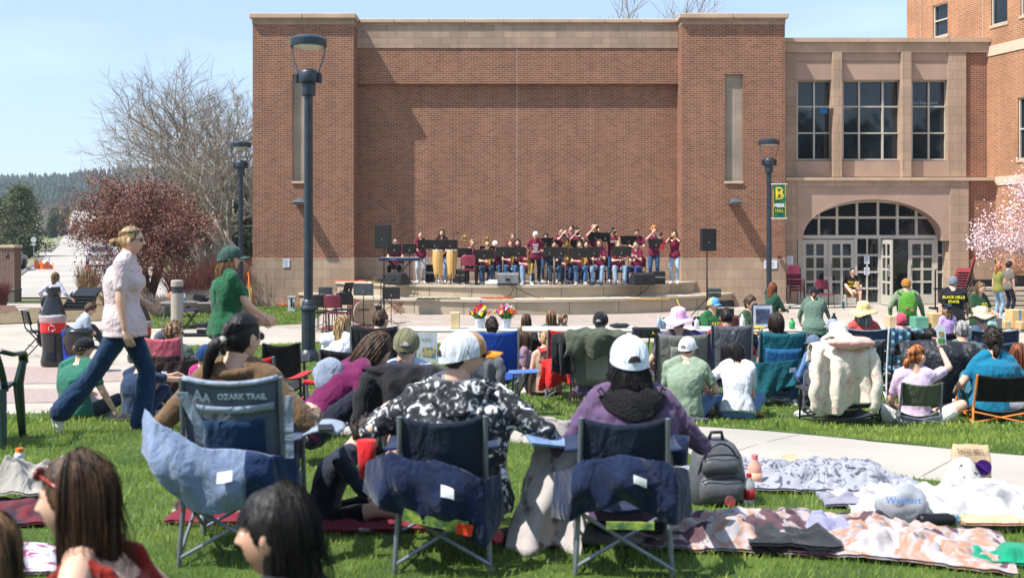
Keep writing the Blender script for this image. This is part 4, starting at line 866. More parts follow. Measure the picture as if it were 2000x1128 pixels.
LEGS = {'stand': lambda s: (s*.10, .0, .08), 'chair': lambda s: (s*.13, .46, .08), 'low': lambda s: (s*.15, .52, .08), 'cross': lambda s: (-s*.14, .30, .07), 'straight': lambda s: (s*.11, .82, .08), 'bent': lambda s: (s*.12, .50, .08), 'back': lambda s: (s*.16, -.10, .07)}
WHO = {}
def person(px, d, top, label, yaw=0, pose='stand', S=1.0, b=1.0, fem=True, sk='fair', hair=('short', 'brown'), hl=.25, shirt='455', sleeve='tee', pants='202a3c', shorts=False, shoes='dddddd', arms='down', legs=None, lean=0, slouch=0, hyaw=0, hpitch=0, hat=None, specs=None,
           chest=None, floor=None, text=None, text_col='e8e8e8', group=None, tail=None, X0=None, hood=None, curl=.5, foot=None, smat=None, detail=None, arm_pole=None, twist=0, roll=0, lift=0, legpole=None, bare=False, wr=None, pmat=None, hemlen=0, bell=0, hfront=1.15):
    x = X(px, d) if X0 is None else X0; fz = gz(x, d) if floor is None else floor
    seed = int(abs(px)*7+d*13); q = detail if detail is not None else (2 if d < 4 else 1 if d < 17 else 0); vox = .0075 if d < 4 else .010 if d < 9 else .014 if d < 17 else .02
    root = thing('person', label, 'person', (x, d, fz), yaw, group)
    zt = Z(top, d)-fz; ext = (.012 if hat is None else .03)+(.03 if hair[0] in ('curly', 'afro', 'mop') and hat is None else 0)
    def build(S, pz):
        up = np.array([0, sin(lean), cos(lean)]); fw = np.array([0, cos(lean), -sin(lean)]); ct, st = cos(twist), sin(twist); rt = np.array([ct, st, 0.]); fw = np.array([-st*fw[1], ct*fw[1], fw[2]])
        P = np.array([0, 0, pz]); cen = lambda t: P+up*t*S+np.array([0, -1, 0])*slouch*.07*sin(pi*min(t/.6, 1))*S+fw*slouch*.10*max(0, (t-.3)/.27)**1.5*S
        Hm = Matrix.Rotation(hyaw+twist*0, 3, 'Z') @ Matrix.Rotation(-hpitch-lean*.35, 3, 'X') @ Matrix.Rotation(roll, 3, 'Y')
        neck = cen(.57); Hn = np.array(Hm); C = neck+up*.028*S+Hn@np.array([0, .030, .092])*S
        return up, fw, rt, P, cen, Hm, Hn, neck, C
    if pose == 'stand':
        for _ in range(8):
            pz = .925*S; *_x, Hn, neck, C = build(S, pz); tz_ = (C+Hn@np.array([0, 0, .118])*S)[2]+ext*S; S *= zt/tz_
        pz = .925*S
    else:
        *_x, Hn, neck, C = build(S, 0); tz_ = (C+Hn@np.array([0, 0, .118])*S)[2]+ext*S; pz = zt-tz_
        lo = {'ground': .09, 'chair': .42, 'low': .20}[pose]*1.0
        if pose == 'ground': # adjust size a little so that the seat meets the ground
            for _ in range(6):
                S *= (zt-.10*S)/(tz_) if tz_ > 0 else 1; S = min(max(S, .72), 1.22); *_x, Hn, neck, C = build(S, 0); tz_ = (C+Hn@np.array([0, 0, .118])*S)[2]+ext*S
            pz = zt-tz_
    up, fw, rt, P, cen, Hm, Hn, neck, C = build(S, pz)
    legs = legs or {'stand': 'stand', 'chair': 'chair', 'low': 'low', 'ground': 'cross'}[pose]
    shw, hpw = (.158, .10) if fem else (.182, .09)
    info = dict(root=root, C=C, H=Hn, S=S, pz=pz, yaw=yaw, loc=np.array([x, d, fz]))
    A = arms if isinstance(arms, (tuple, list)) else (arms, arms); Lg = legs if isinstance(legs, (tuple, list)) else (legs, legs)
    limbs = {}
    for i, s in enumerate((-1, 1)):
        sh = cen(.485)+rt*s*shw*S*(.97+.06*b-.03); t = ARMS[A[i]](s, pz) if isinstance(A[i], str) else A[i]
        if isinstance(A[i], str): t = np.array(t); t = np.array([t[0]*S*(.8+.2*b), t[1]*S, pz+(t[2]-pz)*S]); t = P+rt*t[0]+np.array([-sin(twist), cos(twist), 0])*(t[1]+sin(lean)*.2*S)+np.array([0, 0, t[2]-pz])
        pole = (arm_pole[i] if arm_pole else (s*.75, -.6, -.8)); el, wr_ = ik(sh, t, .285*S, .255*S, pole)
        hp = P+np.array([s*hpw*S, 0, -.03*S]); ft = np.array(LEGS[Lg[i]](s) if isinstance(Lg[i], str) else Lg[i], float)
        if isinstance(Lg[i], str): ft = ft*S
        lp_ = (s*1.0, .35, .35) if Lg[i] == 'cross' else (s*.15, 1, .3) if Lg[i] != 'back' else (s*.5, 1, -.2)
        if legpole and legpole[i] is not None: lp_ = legpole[i]
        kn, an = ik(hp, ft, .43*S, .42*S, lp_); limbs[s] = (sh, el, wr_, hp, kn, an)
    info['limbs'] = limbs; bb_ = b*S
    tor = [(-.10, .115, .085), (-.04, .160 if fem else .152, .112), (.06, .158 if fem else .150, .110), (.17, .128 if fem else .142, .095), (.29, .142 if fem else .155, .108), (.38, .150 if fem else .168, .112), (.46, .148 if fem else .168, .092), (.52, .105, .066), (.57, .058, .052)]
    def torso(mb, inf, t0=-.2, t1=.6, hem=0):
        T = [q_ for q_ in tor if t0 <= q_[0] <= t1]; AX = [(rt, fw)]*len(T)
        mb.loft([cen(a) for a, _, _ in T], [r*(bb_ if a < .5 else S)+inf+hem*max(0, (.2-a)) for a, r, _ in T], [r*(bb_ if a < .5 else S)+inf+hem*max(0, (.2-a)) for a, _, r in T], 20, axes=AX)
        if fem and t1 > .4:
            for s in (-1, 1): mb.ell(cen(.34)+rt*s*.065*bb_+fw*.075*bb_, .062*bb_+inf, 10, 7)
    def cap_(mb, a, c, ra, rc, n=12): mb.tube([a, (a*.5+c*.5), c], [ra, (ra+rc)/2*1.02, rc], n, caps=True); mb.ell(a, ra, n, 8); mb.ell(c, rc, n, 8)
    # body
    B = MB(); torso(B, 0)
    for s in (-1, 1): B.tube([cen(.575)+rt*s*.02*S, cen(.535)+rt*s*.08*S, cen(.49)+rt*s*shw*S], [.045*S, .048*S, .045*S], 10)
    B.tube([cen(.54), neck, C-Hn@np.array([0, .02, .05])*S], [.066*S, .056*S*(1 if fem else 1.15), .055*S*(1 if fem else 1.12)], 12)
    for s, (sh, el, wr_, hp, kn, an) in limbs.items():
        k = S*(.9+.12*(b-1)*3 if b > 1 else .9) if fem else S*(1+.3*(b-1)); cap_(B, sh, el, .050*k, .039*k); cap_(B, el, wr_, .040*k, .026*k)
        k = S*(.6+.4*b); cap_(B, hp, kn, .085*k, .056*k); cap_(B, kn, an, .055*k, .037*k)
    me = fuse(B, vox, 5)
    G = MB(); head_geo(G, C, Hn, S, *((22, 18), (40, 34), (84, 76))[q], fem)
    for s, (sh, el, wr_, hp, kn, an) in limbs.items():
        dd = wr_-el; dd /= np.linalg.norm(dd); dh = dd*.75+np.array([0, .25, -.1 if wr_[2] < sh[2] else .25]); pn = np.array([-s*.75, -.1, -.55]) if pose != 'stand' else np.array([-s*1., -.2, 0])
        hand_geo(G, wr_+dd*.015*S, dh, pn, (0, .8, .6) if pose != 'stand' else (0, 1, .1), S*(.93 if fem else 1.03), curl, q)
    gm = G.mesh('head'); bm = bmesh.new(); bm.from_mesh(gm); bm.from_mesh(me); nf = len(gm.polygons)
    me2 = bpy.data.meshes.new('body'); bm.to_mesh(me2); bm.free(); body = link('body', me2, [skin(sk), M_lips, M_eye, M_iris, hairm(HAIR[hair[1]] if hair[0] != 'none' else (.1, .06, .03))], root, smooth=True)
    # shirt
    sm = smat or fab(shirt)
    T_ = MB(); torso(T_, .018*S, -.05 if pose != 'stand' else -.12, .56 if not bare else .5, hem=.10)
    if bare:
        for s in (-1, 1): T_.tube([cen(.40)+rt*s*.09*S+fw*.10*S, cen(.50)+rt*s*.10*S+fw*.075*S, cen(.545)+rt*s*.10*S, cen(.50)+rt*s*.10*S-fw*.075*S, cen(.40)+rt*s*.10*S-fw*.10*S], [.03*S]*5, 10)
    if not bare:
        for s in (-1, 1): T_.tube([cen(.56)+rt*s*.035*S, cen(.535)+rt*s*.085*S, cen(.49)+rt*s*shw*S], [.062*S, .071*S, .071*S], 12)
    if hemlen: T_.loft([cen(.05), cen(-.05), cen(-.05)-np.array([0, 0, hemlen*S])], [.185*bb_, .192*bb_, .20*bb_], [.13*bb_, .14*bb_, .15*bb_], 20, axes=[(rt, fw)]*3)
    f = {'tee': .62, 'long': 1.93, 'none': 0, 'half': 1.2, 'cap': .3, 'push': 1.5}[sleeve]
    for s, (sh, el, wr_, *_x) in limbs.items():
        k = .068 if sleeve in ('tee', 'half', 'cap') else .069
        if f > 0: cap_(T_, sh-rt*s*.004, sh+(el-sh)*min(f, 1), k*S*(.92 if fem else 1.05)*(.7+.3*b), (.060 if f < 1.3 else .052)*S*(.92 if fem else 1.05))
        if f > 1: cap_(T_, el, el+(wr_-el)*(f-1), .051*S*(.92 if fem else 1.05), (.036 if f > 1.4 else .045)*S)
    me = fuse(T_, vox, 3); wrinkle(me, .7*(wr if wr else .010*S), 25 if q else 14, seed); link('shirt', me, sm, root, smooth=True)
    # trousers
    pm = pmat or fab(pants); T_ = MB(); T0 = [q_ for q_ in tor if q_[0] <= .07]
    T_.loft([cen(a) for a, _, _ in T0], [r*bb_+.008 for _, r, _ in T0], [r*bb_+.008 for _, _, r in T0], 18, axes=[(rt, fw)]*3)
    for s, (_a, _b, _c, hp, kn, an) in limbs.items():
        k = S*(.62+.4*b)
        if shorts: cap_(T_, hp, hp+(kn-hp)*.72, .094*k, .078*k)
        else: cap_(T_, hp, kn, .092*k, .068*k); cap_(T_, kn, an+(kn-an)*(.05 if not bell else .0), .066*k, ((.055 if fem else .058)+bell)*k)
    me = fuse(T_, vox, 3); wrinkle(me, .0055*S, 25 if q else 14, seed+3, .8); link('shorts' if shorts else 'trousers', me, pm, root, smooth=True)
    # shoes
    for i, (s, (_a, _b, _c, hp, kn, an)) in enumerate(limbs.items()):
        if shoes is None: 
            T_ = MB(); sm_ = skin(sk); nm = 'foot'
        else: T_ = MB(); sm_ = fab(shoes); nm = 'shoe'
        fd = np.array(foot[i] if foot else (s*.18, 1, -.12 if pose == 'stand' else -.05), float)
        if Lg[i] == 'cross': fd = np.array((-s*.8, .5, -.1))
        if Lg[i] == 'straight': fd = np.array((s*.2, .35, .95))
        fd /= np.linalg.norm(fd); u_ = np.array([0, 0, 1.]); sd = np.cross(fd, u_); sd /= np.linalg.norm(sd)+1e-9; u_ = np.cross(sd, fd)
        K = [(-.075, .030, .022, -.045), (-.06, .038, .045, -.03), (0, .040, .058, -.022), (.06, .043, .042, -.037), (.13, .046, .030, -.048), (.175, .038, .022, -.055), (.195, .02, .012, -.06)]
        T_.loft([an+fd*a*S+u_*c*S for a, _, _, c in K], [r*S for _, r, _, _ in K], [r*S for _, _, r, _ in K], 14, axes=[(sd, u_)]*7, p=2.4)
        if shoes: T_.loft([an+fd*a*S+u_*(-.072)*S for a in (-.085, -.02, .1, .205)], [.03*S, .042*S, .048*S, .022*S], [.012*S]*4, 12, axes=[(sd, u_)]*4, p=3)
        T_.build(nm, sm_, root, smooth=True)
    # hair and hat
    def L_(p): return np.array(p)*S@Hn.T+C
    if hair[0] != 'none':
        hb = hair_geo(hair[0], C, Hn, S, q, seed, hl, hat is not None and hat[0] != 'headband', hfront)
        if tail: tail_geo(hb, tail, .030, (8, 30, 160)[q], seed, L_, S, rs=(.006, .004, .0022)[q])
        hb.build('hair', hairm(HAIR[hair[1]]), root, smooth=True, fix=False)
    if hat: hat_geo(root, hat, L_, Hn, S, q)
    if specs:
        G = MB()
        for sx in (-1, 1): G.ell(L_((sx*.032, .094, .008)), np.array((.027, .006, .020))*S, 12, 7, M=Matrix(Hn.tolist())); G.tube([L_((sx*.058, .088, .012)), L_((sx*.078, .05, .012)), L_((sx*.08, -.005, .008))], .003*S, 4)
        G.tube([L_((-.01, .098, .012)), L_((.01, .098, .012))], .003*S, 4)
        G.build('sunglasses' if specs == 'sun' else 'glasses', M_lensd if specs == 'sun' else mat('clear_glasses', (.25, .25, .28), .1, alpha=.45), root, smooth=True)
    if text:
        side, lines, size = text; s = 1 if side == 'front' else -1
        for k, ln in enumerate(lines):
            tt = .37-.0-k*size*1.25/S; p = cen(tt)+fw*s*(.128*bb_+.016+(.02 if fem and s > 0 else 0))
            o = link('print', text_mesh(ln, size, .012, .002), mat('print_'+text_col, text_col, .8, var=.03), root, loc=tuple(p)); M = Matrix((tuple(-s*rt*-1*(-1)), tuple(up), tuple(fw*s))).transposed()
            xa = np.cross(up, fw*s); M = Matrix((tuple(xa), tuple(up), tuple(fw*s))).transposed(); o.rotation_euler = M.to_euler()
    info['W'] = lambda p: tuple(np.array(RZ(yaw))@np.array(p)+info['loc']); info['L'] = L_; info['cen'] = cen; info['fw'] = fw; info['up'] = up; info['rt'] = rt
    return info
def hat_geo(root, hat, L_, Hn, S, q):
    kind, col = hat[0], hat[1]; m2 = fab(hat[2]) if len(hat) > 2 and hat[2] else None; M = fab(col); n = (18, 28, 44)[q]
    G = MB(); back = -1 if 'back' in kind else 1
    if 'cap' in kind:
        V = []; nv = 10
        for i in range(nv+1):
            t = i/nv*pi/2
            for j in range(n): a = 2*pi*j/n; V.append(L_((.094*sin(t)**.8*sin(a), .118*sin(t)**.8*cos(a)-.004, .020+.104*cos(t)**.85-(.012 if i == nv else 0)*(1-cos(a)*.8)-.016*(1-cos(a))*sin(t))))
        f = [(i*n+j, i*n+(j+1) % n, (i+1)*n+(j+1) % n, (i+1)*n+j) for i in range(nv) for j in range(n)]
        ms = [1 if (m2 and abs(((j+.5)/n*2*pi+pi) % (2*pi)-pi) < 1.0 and i > 0) else 0 for i in range(nv) for j in range(n)]
        if back < 0: ms = [0]*len(ms)
        G.add(V, f); G.m[-len(f):] = ms; G.tube([L_((0, -.004, .120)), L_((0, -.004, .127))], .007*S, 8)
        if q: 
            for k in range(6): a = pi*k/3+pi/6; G.tube([L_((.0955*sin(t)**.8*sin(a), .1195*sin(t)**.8*cos(a)-.004, .0205+.1045*cos(t)**.85-.016*(1-cos(a))*sin(t))) for t in np.linspace(.12, 1.5, 9)], .0016*S, 4)
        G.build('hat_crown', [M, m2 or M], root, smooth=True)
        B = MB(); sgn = back
        B.grid(lambda u, v: L_(((u-.5)*2*(.078-.012*v), sgn*(.082+.036*cos((u-.5)*2.6)+.080*v*(1-.35*(2*u-1)**4)*cos((u-.5)*1.5)), .022-.10*(u-.5)**2-.012*v)), 14, 5, thick=.003*S)
        B.build('brim', fab(hat[3]) if len(hat) > 3 else (m2 or M), root, smooth=True)
        if 'strap' in kind: # opening over the strap of a cap seen from behind
            A = MB(); A.grid(lambda u, v: L_((.034*(u-.5)*2, -.1275+.013*(2*u-1)**2+.008*v**1.5, .006+.030*v*(1-(2*u-1)**2)**.5)), 12, 5, thick=.003); A.build('strap_opening', hairm(HAIR[hat[4]] if len(hat) > 4 else HAIR['brown']), root, smooth=True)
    elif kind == 'beanie':
        G.add((cranium(*head_pts(n, 16), 1.14)*np.array([1, 1, 1])+np.array([0, 0, .02])) @ Hn.T*S+L_((0, 0, 0)), grid_faces(n, 16)); V = G.v[0]; G.build('hat', M, root, smooth=True)
    elif kind in ('bucket', 'sun', 'straw'):
        w_ = {'bucket': .055, 'sun': .085, 'straw': .10}[kind]; tilt = .0
        pr = [(.0, .150), (.05, .148), (.078, .132), (.088, .09), (.093, .045), (.096, .040)]; k = len(pr); P2 = pr+[(.096+w_*.5, .026-.012*(kind == 'bucket')), (.096+w_, .004-.02*(kind == 'bucket')), (.096+w_*.98, .0-.02*(kind == 'bucket')), (.09, .034)]
        V = []
        for i, (r, z) in enumerate(P2):
            for j in range(n): a = 2*pi*j/n; wv = (max(0, r-.1)/w_)*(.018*sin(3*a+1)+.012*sin(5*a)); V.append(L_((r*sin(a)*.98, r*1.12*cos(a), z+wv)))
        G.add(V, [(i*n+j, i*n+(j+1) % n, (i+1)*n+(j+1) % n, (i+1)*n+j) for i in range(len(P2)-1) for j in range(n)]); G.build('hat', M, root, smooth=True)
    elif kind == 'helmet':
        for k in range(-3, 4):
            G.tube([L_((k*.027*cos(t*.0+0)*sin(max(.2, (i+1)/8*pi)), .12*cos((i)/7*pi), .055+.095*sin((i)/7*pi))) for i, t in enumerate(range(8))], .013*S, 6)
        G.ell(L_((0, 0, .05)), np.array((.09, .115, .075))*S, 16, 9); G.build('helmet', M, root, smooth=True)
    elif kind == 'headband':
        G.tube([L_((.082*sin(a), .105*cos(a), .055)) for a in np.linspace(0, 2*pi, 17)], .014*S, 6, caps=False); G.build('headband', M, root, smooth=True)
    elif kind == 'scarf':
        G.add((cranium(*head_pts(n, 16), 1.12)+np.array([0, -.008, .01])) @ Hn.T*S+L_((0, 0, 0)), grid_faces(n, 16)); G.build('headscarf', M, root, smooth=True)
# ---------------------------------------------------------------- furniture and gear
M_blk = mat('black_metal', (.012, .012, .014), .45, .3, var=.2); M_chr = mat('chrome', (.6, .6, .6), .2, .95); M_gry = mat('grey_tube', (.20, .22, .25), .4, .5); M_brass = mat('brass', (.75, .50, .14), .22, .95, var=.05); M_silv = mat('silver_plate', (.75, .75, .76), .2, .95)
def band_chair(x, y, z, rz, label, col='7a2038', leg=None, seat=.45, group='maroon and black orchestra chairs', nm='stacking_chair'):
    t = thing(nm, label, 'chair', (x, y, z), rz, group); M = mat('shell_'+col, col, .45, var=.06); lm = leg or M_blk
    m = MB(); m.grid(lambda u, v: ((u-.5)*.44*(1-.08*(1-v)), -.2+.42*v, seat+.012*cos((u-.5)*3)-.03*(v > .92)*(v-.92)*8), 10, 8, thick=.03); m.build('seat', M, t, smooth=True)
    m = MB(); m.grid(lambda u, v: ((u-.5)*.44*(1-.12*v*v-.15*(v > .9)), -.22-.05*v-.03*(1-(2*u-1)**2), seat+.12+.30*v), 10, 8, thick=.025); m.build('backrest', M, t, smooth=True)
    for s in (-1, 1):
        m = MB(); m.tube([(s*.21, -.25, seat+.34), (s*.215, -.21, seat+.05), (s*.215, -.19, seat-.02)], .011, 6); m.tube([(s*.215, -.19, seat-.02), (s*.225, -.27, 0)], .011, 6); m.build('leg', lm, t)
        m = MB(); m.tube([(s*.215, -.19, seat-.015), (s*.215, .17, seat-.015), (s*.225, .21, 0)], .011, 6); m.build('leg', lm, t)
    return t
def folding_table(px, d, L_, label, py=640, rz=0, W=.75, col='b8b4ac', group=None, H=None):
    x = X(px, d); z0 = gz(x, d); H = H or (Z(py, d)-z0); t = thing('folding_table', label, 'table', (x, d, z0), rz, group)
    m = MB(); m.box((0, 0, H-.02), (L_, W, .04), bev=.012); m.build('tabletop', mat('table_'+col, col, .6, var=.04), t)
    for s in (-1, 1):
        for q in (-1, 1): m = MB(); m.tube([(s*(L_/2-.2), q*W*.4, H-.04), (s*(L_/2-.12), q*W*.42, 0)], .014, 6); m.build('leg', M_gry, t)
    return t
def camp_chair(px, d, label, yaw=0, cols=('1c2430', '2a3442'), frame=None, w=.52, seat=.40, top=.88, z=None, skirt=None, trim=None, arms=True, window=None, recl=.10, logo=None, low=False, group='folding camp chairs', sag=.05, X0=None, cup=False):
    x = X(px, d) if X0 is None else X0; z0 = gz(x, d) if z is None else z; t = thing('camp_chair', label, 'chair', (x, d, z0), yaw, group); fm = frame or M_blk; h = w/2
    zb = seat+.06
    def back(u, v, off=0): return ((u-.5)*w*(1-.02*v), -.22-recl*v-sag*(1-(2*u-1)**2)*(1-.5*v)-off, zb+(top-zb)*v-.025*v*(1-(2*u-1)**2))
    m = MB(); m.grid(back, 14, 12, thick=.005); bk = m.build('backrest', fab(cols[0]), t, smooth=True)
    if window: # coloured or mesh centre panel
        u0, u1, v0, v1, c = window; m = MB(); m.grid(lambda u, v: back(u0+(u1-u0)*u, v0+(v1-v0)*v, .018), 10, 8, thick=.005); m.build('centre_panel', c if not isinstance(c, str) else fab(c), bk, smooth=True)
    if trim:
        m = MB(); m.tube([back(u, 1, .004) for u in np.linspace(0, 1, 13)], .013, 6); m.build('top_edge', fab(trim), bk, smooth=True)
        m = MB(); m.grid(lambda u, v: back(.04+.92*u, .70+.07*v, .019), 10, 2, thick=.004); m.build('stripe', fab(trim), bk, smooth=True)
    if logo:
        for k, (tx, sz, uu, vv, cc) in enumerate(logo):
            p = back(uu, vv, .022+.006*k); o = link('logo', text_mesh(tx, sz, .002, .001), mat('logo_'+cc, cc, .7), bk, loc=p); o.rotation_euler = (pi/2-.0-atan2(recl, top-zb)*-1, 0, 0)
    m = MB(); m.grid(lambda u, v: ((u-.5)*w, -.22+.48*v, seat-.05*(1-(2*u-1)**2)-.03*sin(pi*v)+.03*v), 10, 8, thick=.012); m.build('seat', fab(cols[1]), t, smooth=True)
    zf = seat+.22 if arms else seat+.04
    fl = .04 if not low else .0
    for s in (-1, 1):
        m = MB(); m.tube([(s*(h+.03), -.27, 0), (s*(h+.012), -.235, seat), (s*(h+.005), -.22-recl, top)], .0115, 7); m.build('rear_leg', fm, t)
        m = MB(); m.tube([(s*(h+.04), .26, 0), (s*(h+.02), .26, zf)], .0115, 7); m.build('front_leg', fm, t)
        if arms: m = MB(); m.grid(lambda u, v: (s*(h+.03)+(u-.5)*.09, -.25+.53*v, zf+.008-.02*sin(pi*v)+.01*(u-.5)), 4, 8, thick=.012); m.build('armrest', fab(cols[1]), t, smooth=True)
        m = MB(); m.tube([(s*(h+.03), -.26, .05), (s*(h+.02), .26, seat-.02)], .009, 6); m.tube([(s*(h+.035), .26, .05), (s*(h+.015), -.24, seat-.02)], .009, 6); m.build('side_brace', fm, t)
    for y in (-.265, .26): m = MB(); m.tube([(-h-.03, y, .05), (h+.015, y*.95, seat-.04)], .009, 6); m.tube([(h+.03, y-.022, .05), (-h-.015, y*.95-.022, seat-.04)], .009, 6); m.build('cross_brace', fm, t)
    if skirt:
        c1, c2, wd, zt, zl, rg = skirt[:6]; TP, BT, xl, xr = skirt[6:] if len(skirt) > 6 else (None, None, -wd, wd)
        def sk(u, v):
            a = (u-.5)*2; xx = a*wd; yy = -.33-.03*cos(a*2)+.30*max(0, abs(a)-.72)*2.2; zz_ = zt-(zt-zl)*v*(1-.16*sin(a*3+rg))-.04*cos(a*1.6+rg)
            if TP:
                q0 = np.interp(u, [q[0] for q in TP], [q[1] for q in TP]); q1 = np.interp(u, [q[0] for q in BT], [q[1] for q in BT]); zz_ = q0+(q1-q0)*v; xx = xl+(xr-xl)*u; return (xx*(1+.05*v), yy-.05*sin(pi*v)*(1-a*a*.6)-.014*sin(a*8+v*4+rg)*(.3+v)-.012*sin(a*13-v*7+rg), zz_-.012*sin(u*11+rg))
            return (xx*(1-.12*v*(1 if abs(a) < .8 else -.3)), yy-.018*sin(a*6+v*5+rg)*v-.010*sin(a*15-rg*2+6*v)*(.3+v), zz_)
        m = MB(); m.grid(sk, 80, 34, thick=.004); me = m.mesh('skirt'); wrinkle(me, .0055, 17, int(rg*10), 1); so_ = link('skirt', me, fab(c1), t, smooth=True)
        m = MB(); m.grid(lambda u, v: tuple(np.array(sk(.56+.09*u, .30+.16*v))+np.array((0, -.034, 0))), 4, 4, thick=.003); m.build('care_tag', mat('white_tag', (.75, .77, .8), .7), t)
        if c2: m = MB(); m.grid(lambda u, v: tuple(np.array(sk(.72+.28*u, .0+.98*v))+np.array((0, -.022, 0))), 14, 10, thick=.004); m.build('skirt_corner', fab(c2), so_, smooth=True)
    if cup:
        m = MB(); m.lathe((h+.10, .1, zf-.13), [(.035, 0), (.045, .13), (.042, .13), (.03, .01)], 14); m.build('cup_holder', fab(cols[1]), t, smooth=True)
    return t
def drape(px, d, top, label, name='jacket', cat='jacket', col='202020', w=.52, front=.2, back=.5, yaw=0, sleeves=True, depth=.14, seed=1, mm=None, lining=None, hood=False, X0=None, group=None):
    "a garment hanging over a chair back"
    R = random.Random(seed); x = X(px, d) if X0 is None else X0; zt = Z(top, d); t = thing(name, label, cat, (x, d, zt), yaw, group); M = mm or fab(col); ph = R.uniform(0, 6)
    def f(u, v): # v 0 front hem .. 1 back hem, ridge at v0
        v0 = front/(front+back); a = (u-.5)*2; fold = .030*sin(a*7+ph)+.018*sin(a*13+2*ph)
        if v < v0: q = (v0-v)/v0; return (a*w/2*(1+.08*q), depth*.4*min(1, q*4)+.02+fold*.4*q, -front*q-.03*a*a)
        q = (v-v0)/(1-v0); return (a*w/2*(1+.16*q+.05*sin(q*5+ph)), -depth*min(1, q*5)*.5-fold*(.4+q)-.03*sin(q*4+a*2)-.02, -back*q*(1+.10*sin(a*3+ph))-.04*a*a-.012*sin(a*11+ph))
    m = MB(); m.grid(f, 46, 40, thick=.012); me = m.mesh('cloth'); bm = bmesh.new(); bm.from_mesh(me); bmesh.ops.recalc_face_normals(bm, faces=bm.faces); bm.to_mesh(me); bm.free(); wrinkle(me, .008, 22, seed); link('cloth', me, M, t, smooth=True)
    if sleeves:
        for s in (-1, 1):
            m = MB(); P = [(s*w*.43, -depth*.5, -.07), (s*w*.51, -depth*.55-.03, -back*.35), (s*w*(.52+.05*R.random()), -depth*.6-.05, -back*.72), (s*w*(.47+.1*R.random()), -depth*.55-.02, -back*1.03)]
            P = [np.array([np.interp(q, [0, .33, .66, 1], [p[i] for p in P]) for i in range(3)])+np.array([.01*sin(q*20+ph), .008*cos(q*17), 0]) for q in np.linspace(0, 1, 12)]
            m.tube(P, np.interp(np.linspace(0, 1, 12), [0, 1], [.064, .046]), 14, flat=.8); me = m.mesh('sleeve'); wrinkle(me, .007, 26, seed+int(s)); link('sleeve', me, M, t, smooth=True)
    if hood: m = MB(); m.ell((0, -.07, -.10), (.13, .075, .12), 16, 10); me = m.mesh('hood'); wrinkle(me, .012, 14, seed); link('hood', me, fab(lining) if lining else M, t, smooth=True)
    return t
def cloth_heap(px, py, w, dd, h, label, name='blanket', cat='blanket', col=None, seed=1, mm=None, res=44, rz=0, group=None, xy=None, edge=.55, zoff=0):
    "crumpled cloth lying on the grass"
    x, y = xy or unp(px, py); t = thing(name, label, cat, (x, y, gz(x, y)), rz, group); R = np.random.default_rng(seed)
    res = int(res*1.5); nu = res; nv = max(10, int(res*dd/w)); U_, V_ = np.meshgrid(np.linspace(0, 1, nu+1), np.linspace(0, 1, nv+1), indexing='ij'); P = np.stack([(U_-.5)*w, (V_-.5)*dd, 0*U_], 2).reshape(-1, 3)
    c = np.array([0, 0, seed*3.7]); n1 = snoise(P+c, 5/max(.4, min(w, dd)), seed, 1); n2 = 1-np.abs(snoise(P*np.array([1, 1.3, 1])+c, 13, seed+1, 2))*2.6
    n2 = np.sqrt(np.abs(n2)+.02)*np.sign(n2); n3 = 1-2*np.abs(snoise(P*np.array([1, .5, 1])+c, 30, seed+7, 1))
    e = np.minimum(1, 5*np.minimum(np.minimum(U_, 1-U_), np.minimum(V_, 1-V_)).ravel())
    P[:, 0] += .06*w*snoise(P+c, 4/w, seed+2, 1)*1.5; P[:, 1] += .10*dd*snoise(P+c+9, 4/w, seed+3, 1)*1.5
    P[:, 2] = .035+zoff+h*(.22+.34*n1+.17*n2+.10*n3)*(.35+.65*e)*(1-edge*(1-e)); P[:, 2] = np.maximum(P[:, 2], .028)
    ca, sa = cos(rz), sin(rz); gx_ = x+P[:, 0]*ca-P[:, 1]*sa; gy_ = y+P[:, 0]*sa+P[:, 1]*ca; P[:, 2] += g(gx_, gy_)-gz(x, y)
    f = [(i*(nv+1)+j, (i+1)*(nv+1)+j, (i+1)*(nv+1)+j+1, i*(nv+1)+j+1) for i in range(nu) for j in range(nv)]
    m = MB(); m.add(P, f); m.add(P-np.array([0, 0, .012]), [q[::-1] for q in f]); o = m.build('cloth', mm or fab(col), t, smooth=True, fix=False); return t
def bottle(x, y, z, h, r, col, label, cap='e8e8e8', name='bottle', cat='bottle', tilt=None, clear=False, band=None, par=None, M=None):
    t = thing(name, label, cat, (x, y, z)); 
    if tilt: t.rotation_euler = tilt
    mm_ = M or (mat('clear_plastic', (.75, .82, .86), .08, trans=.6, alpha=.75) if clear else mat('bottle_'+col, col, .35, var=.05))
    m = MB(); m.lathe((0, 0, 0), [(r*.85, 0), (r, .02*h), (r, .62*h), (r*.92, .72*h), (r*.4, .87*h), (r*.38, .92*h)], 18); m.build('body', mm_, t, smooth=True)
    m = MB(); m.lathe((0, 0, .9*h), [(r*.46, 0), (r*.46, .1*h), (r*.4, .1*h)], 14); m.build('cap', fab(cap), t)
    if band: m = MB(); m.lathe((0, 0, .25*h), [(r*1.02, 0), (r*1.02, .3*h)], 18); m.build('label_band', mat('band_'+band, band, .5), t, smooth=True)
    return t
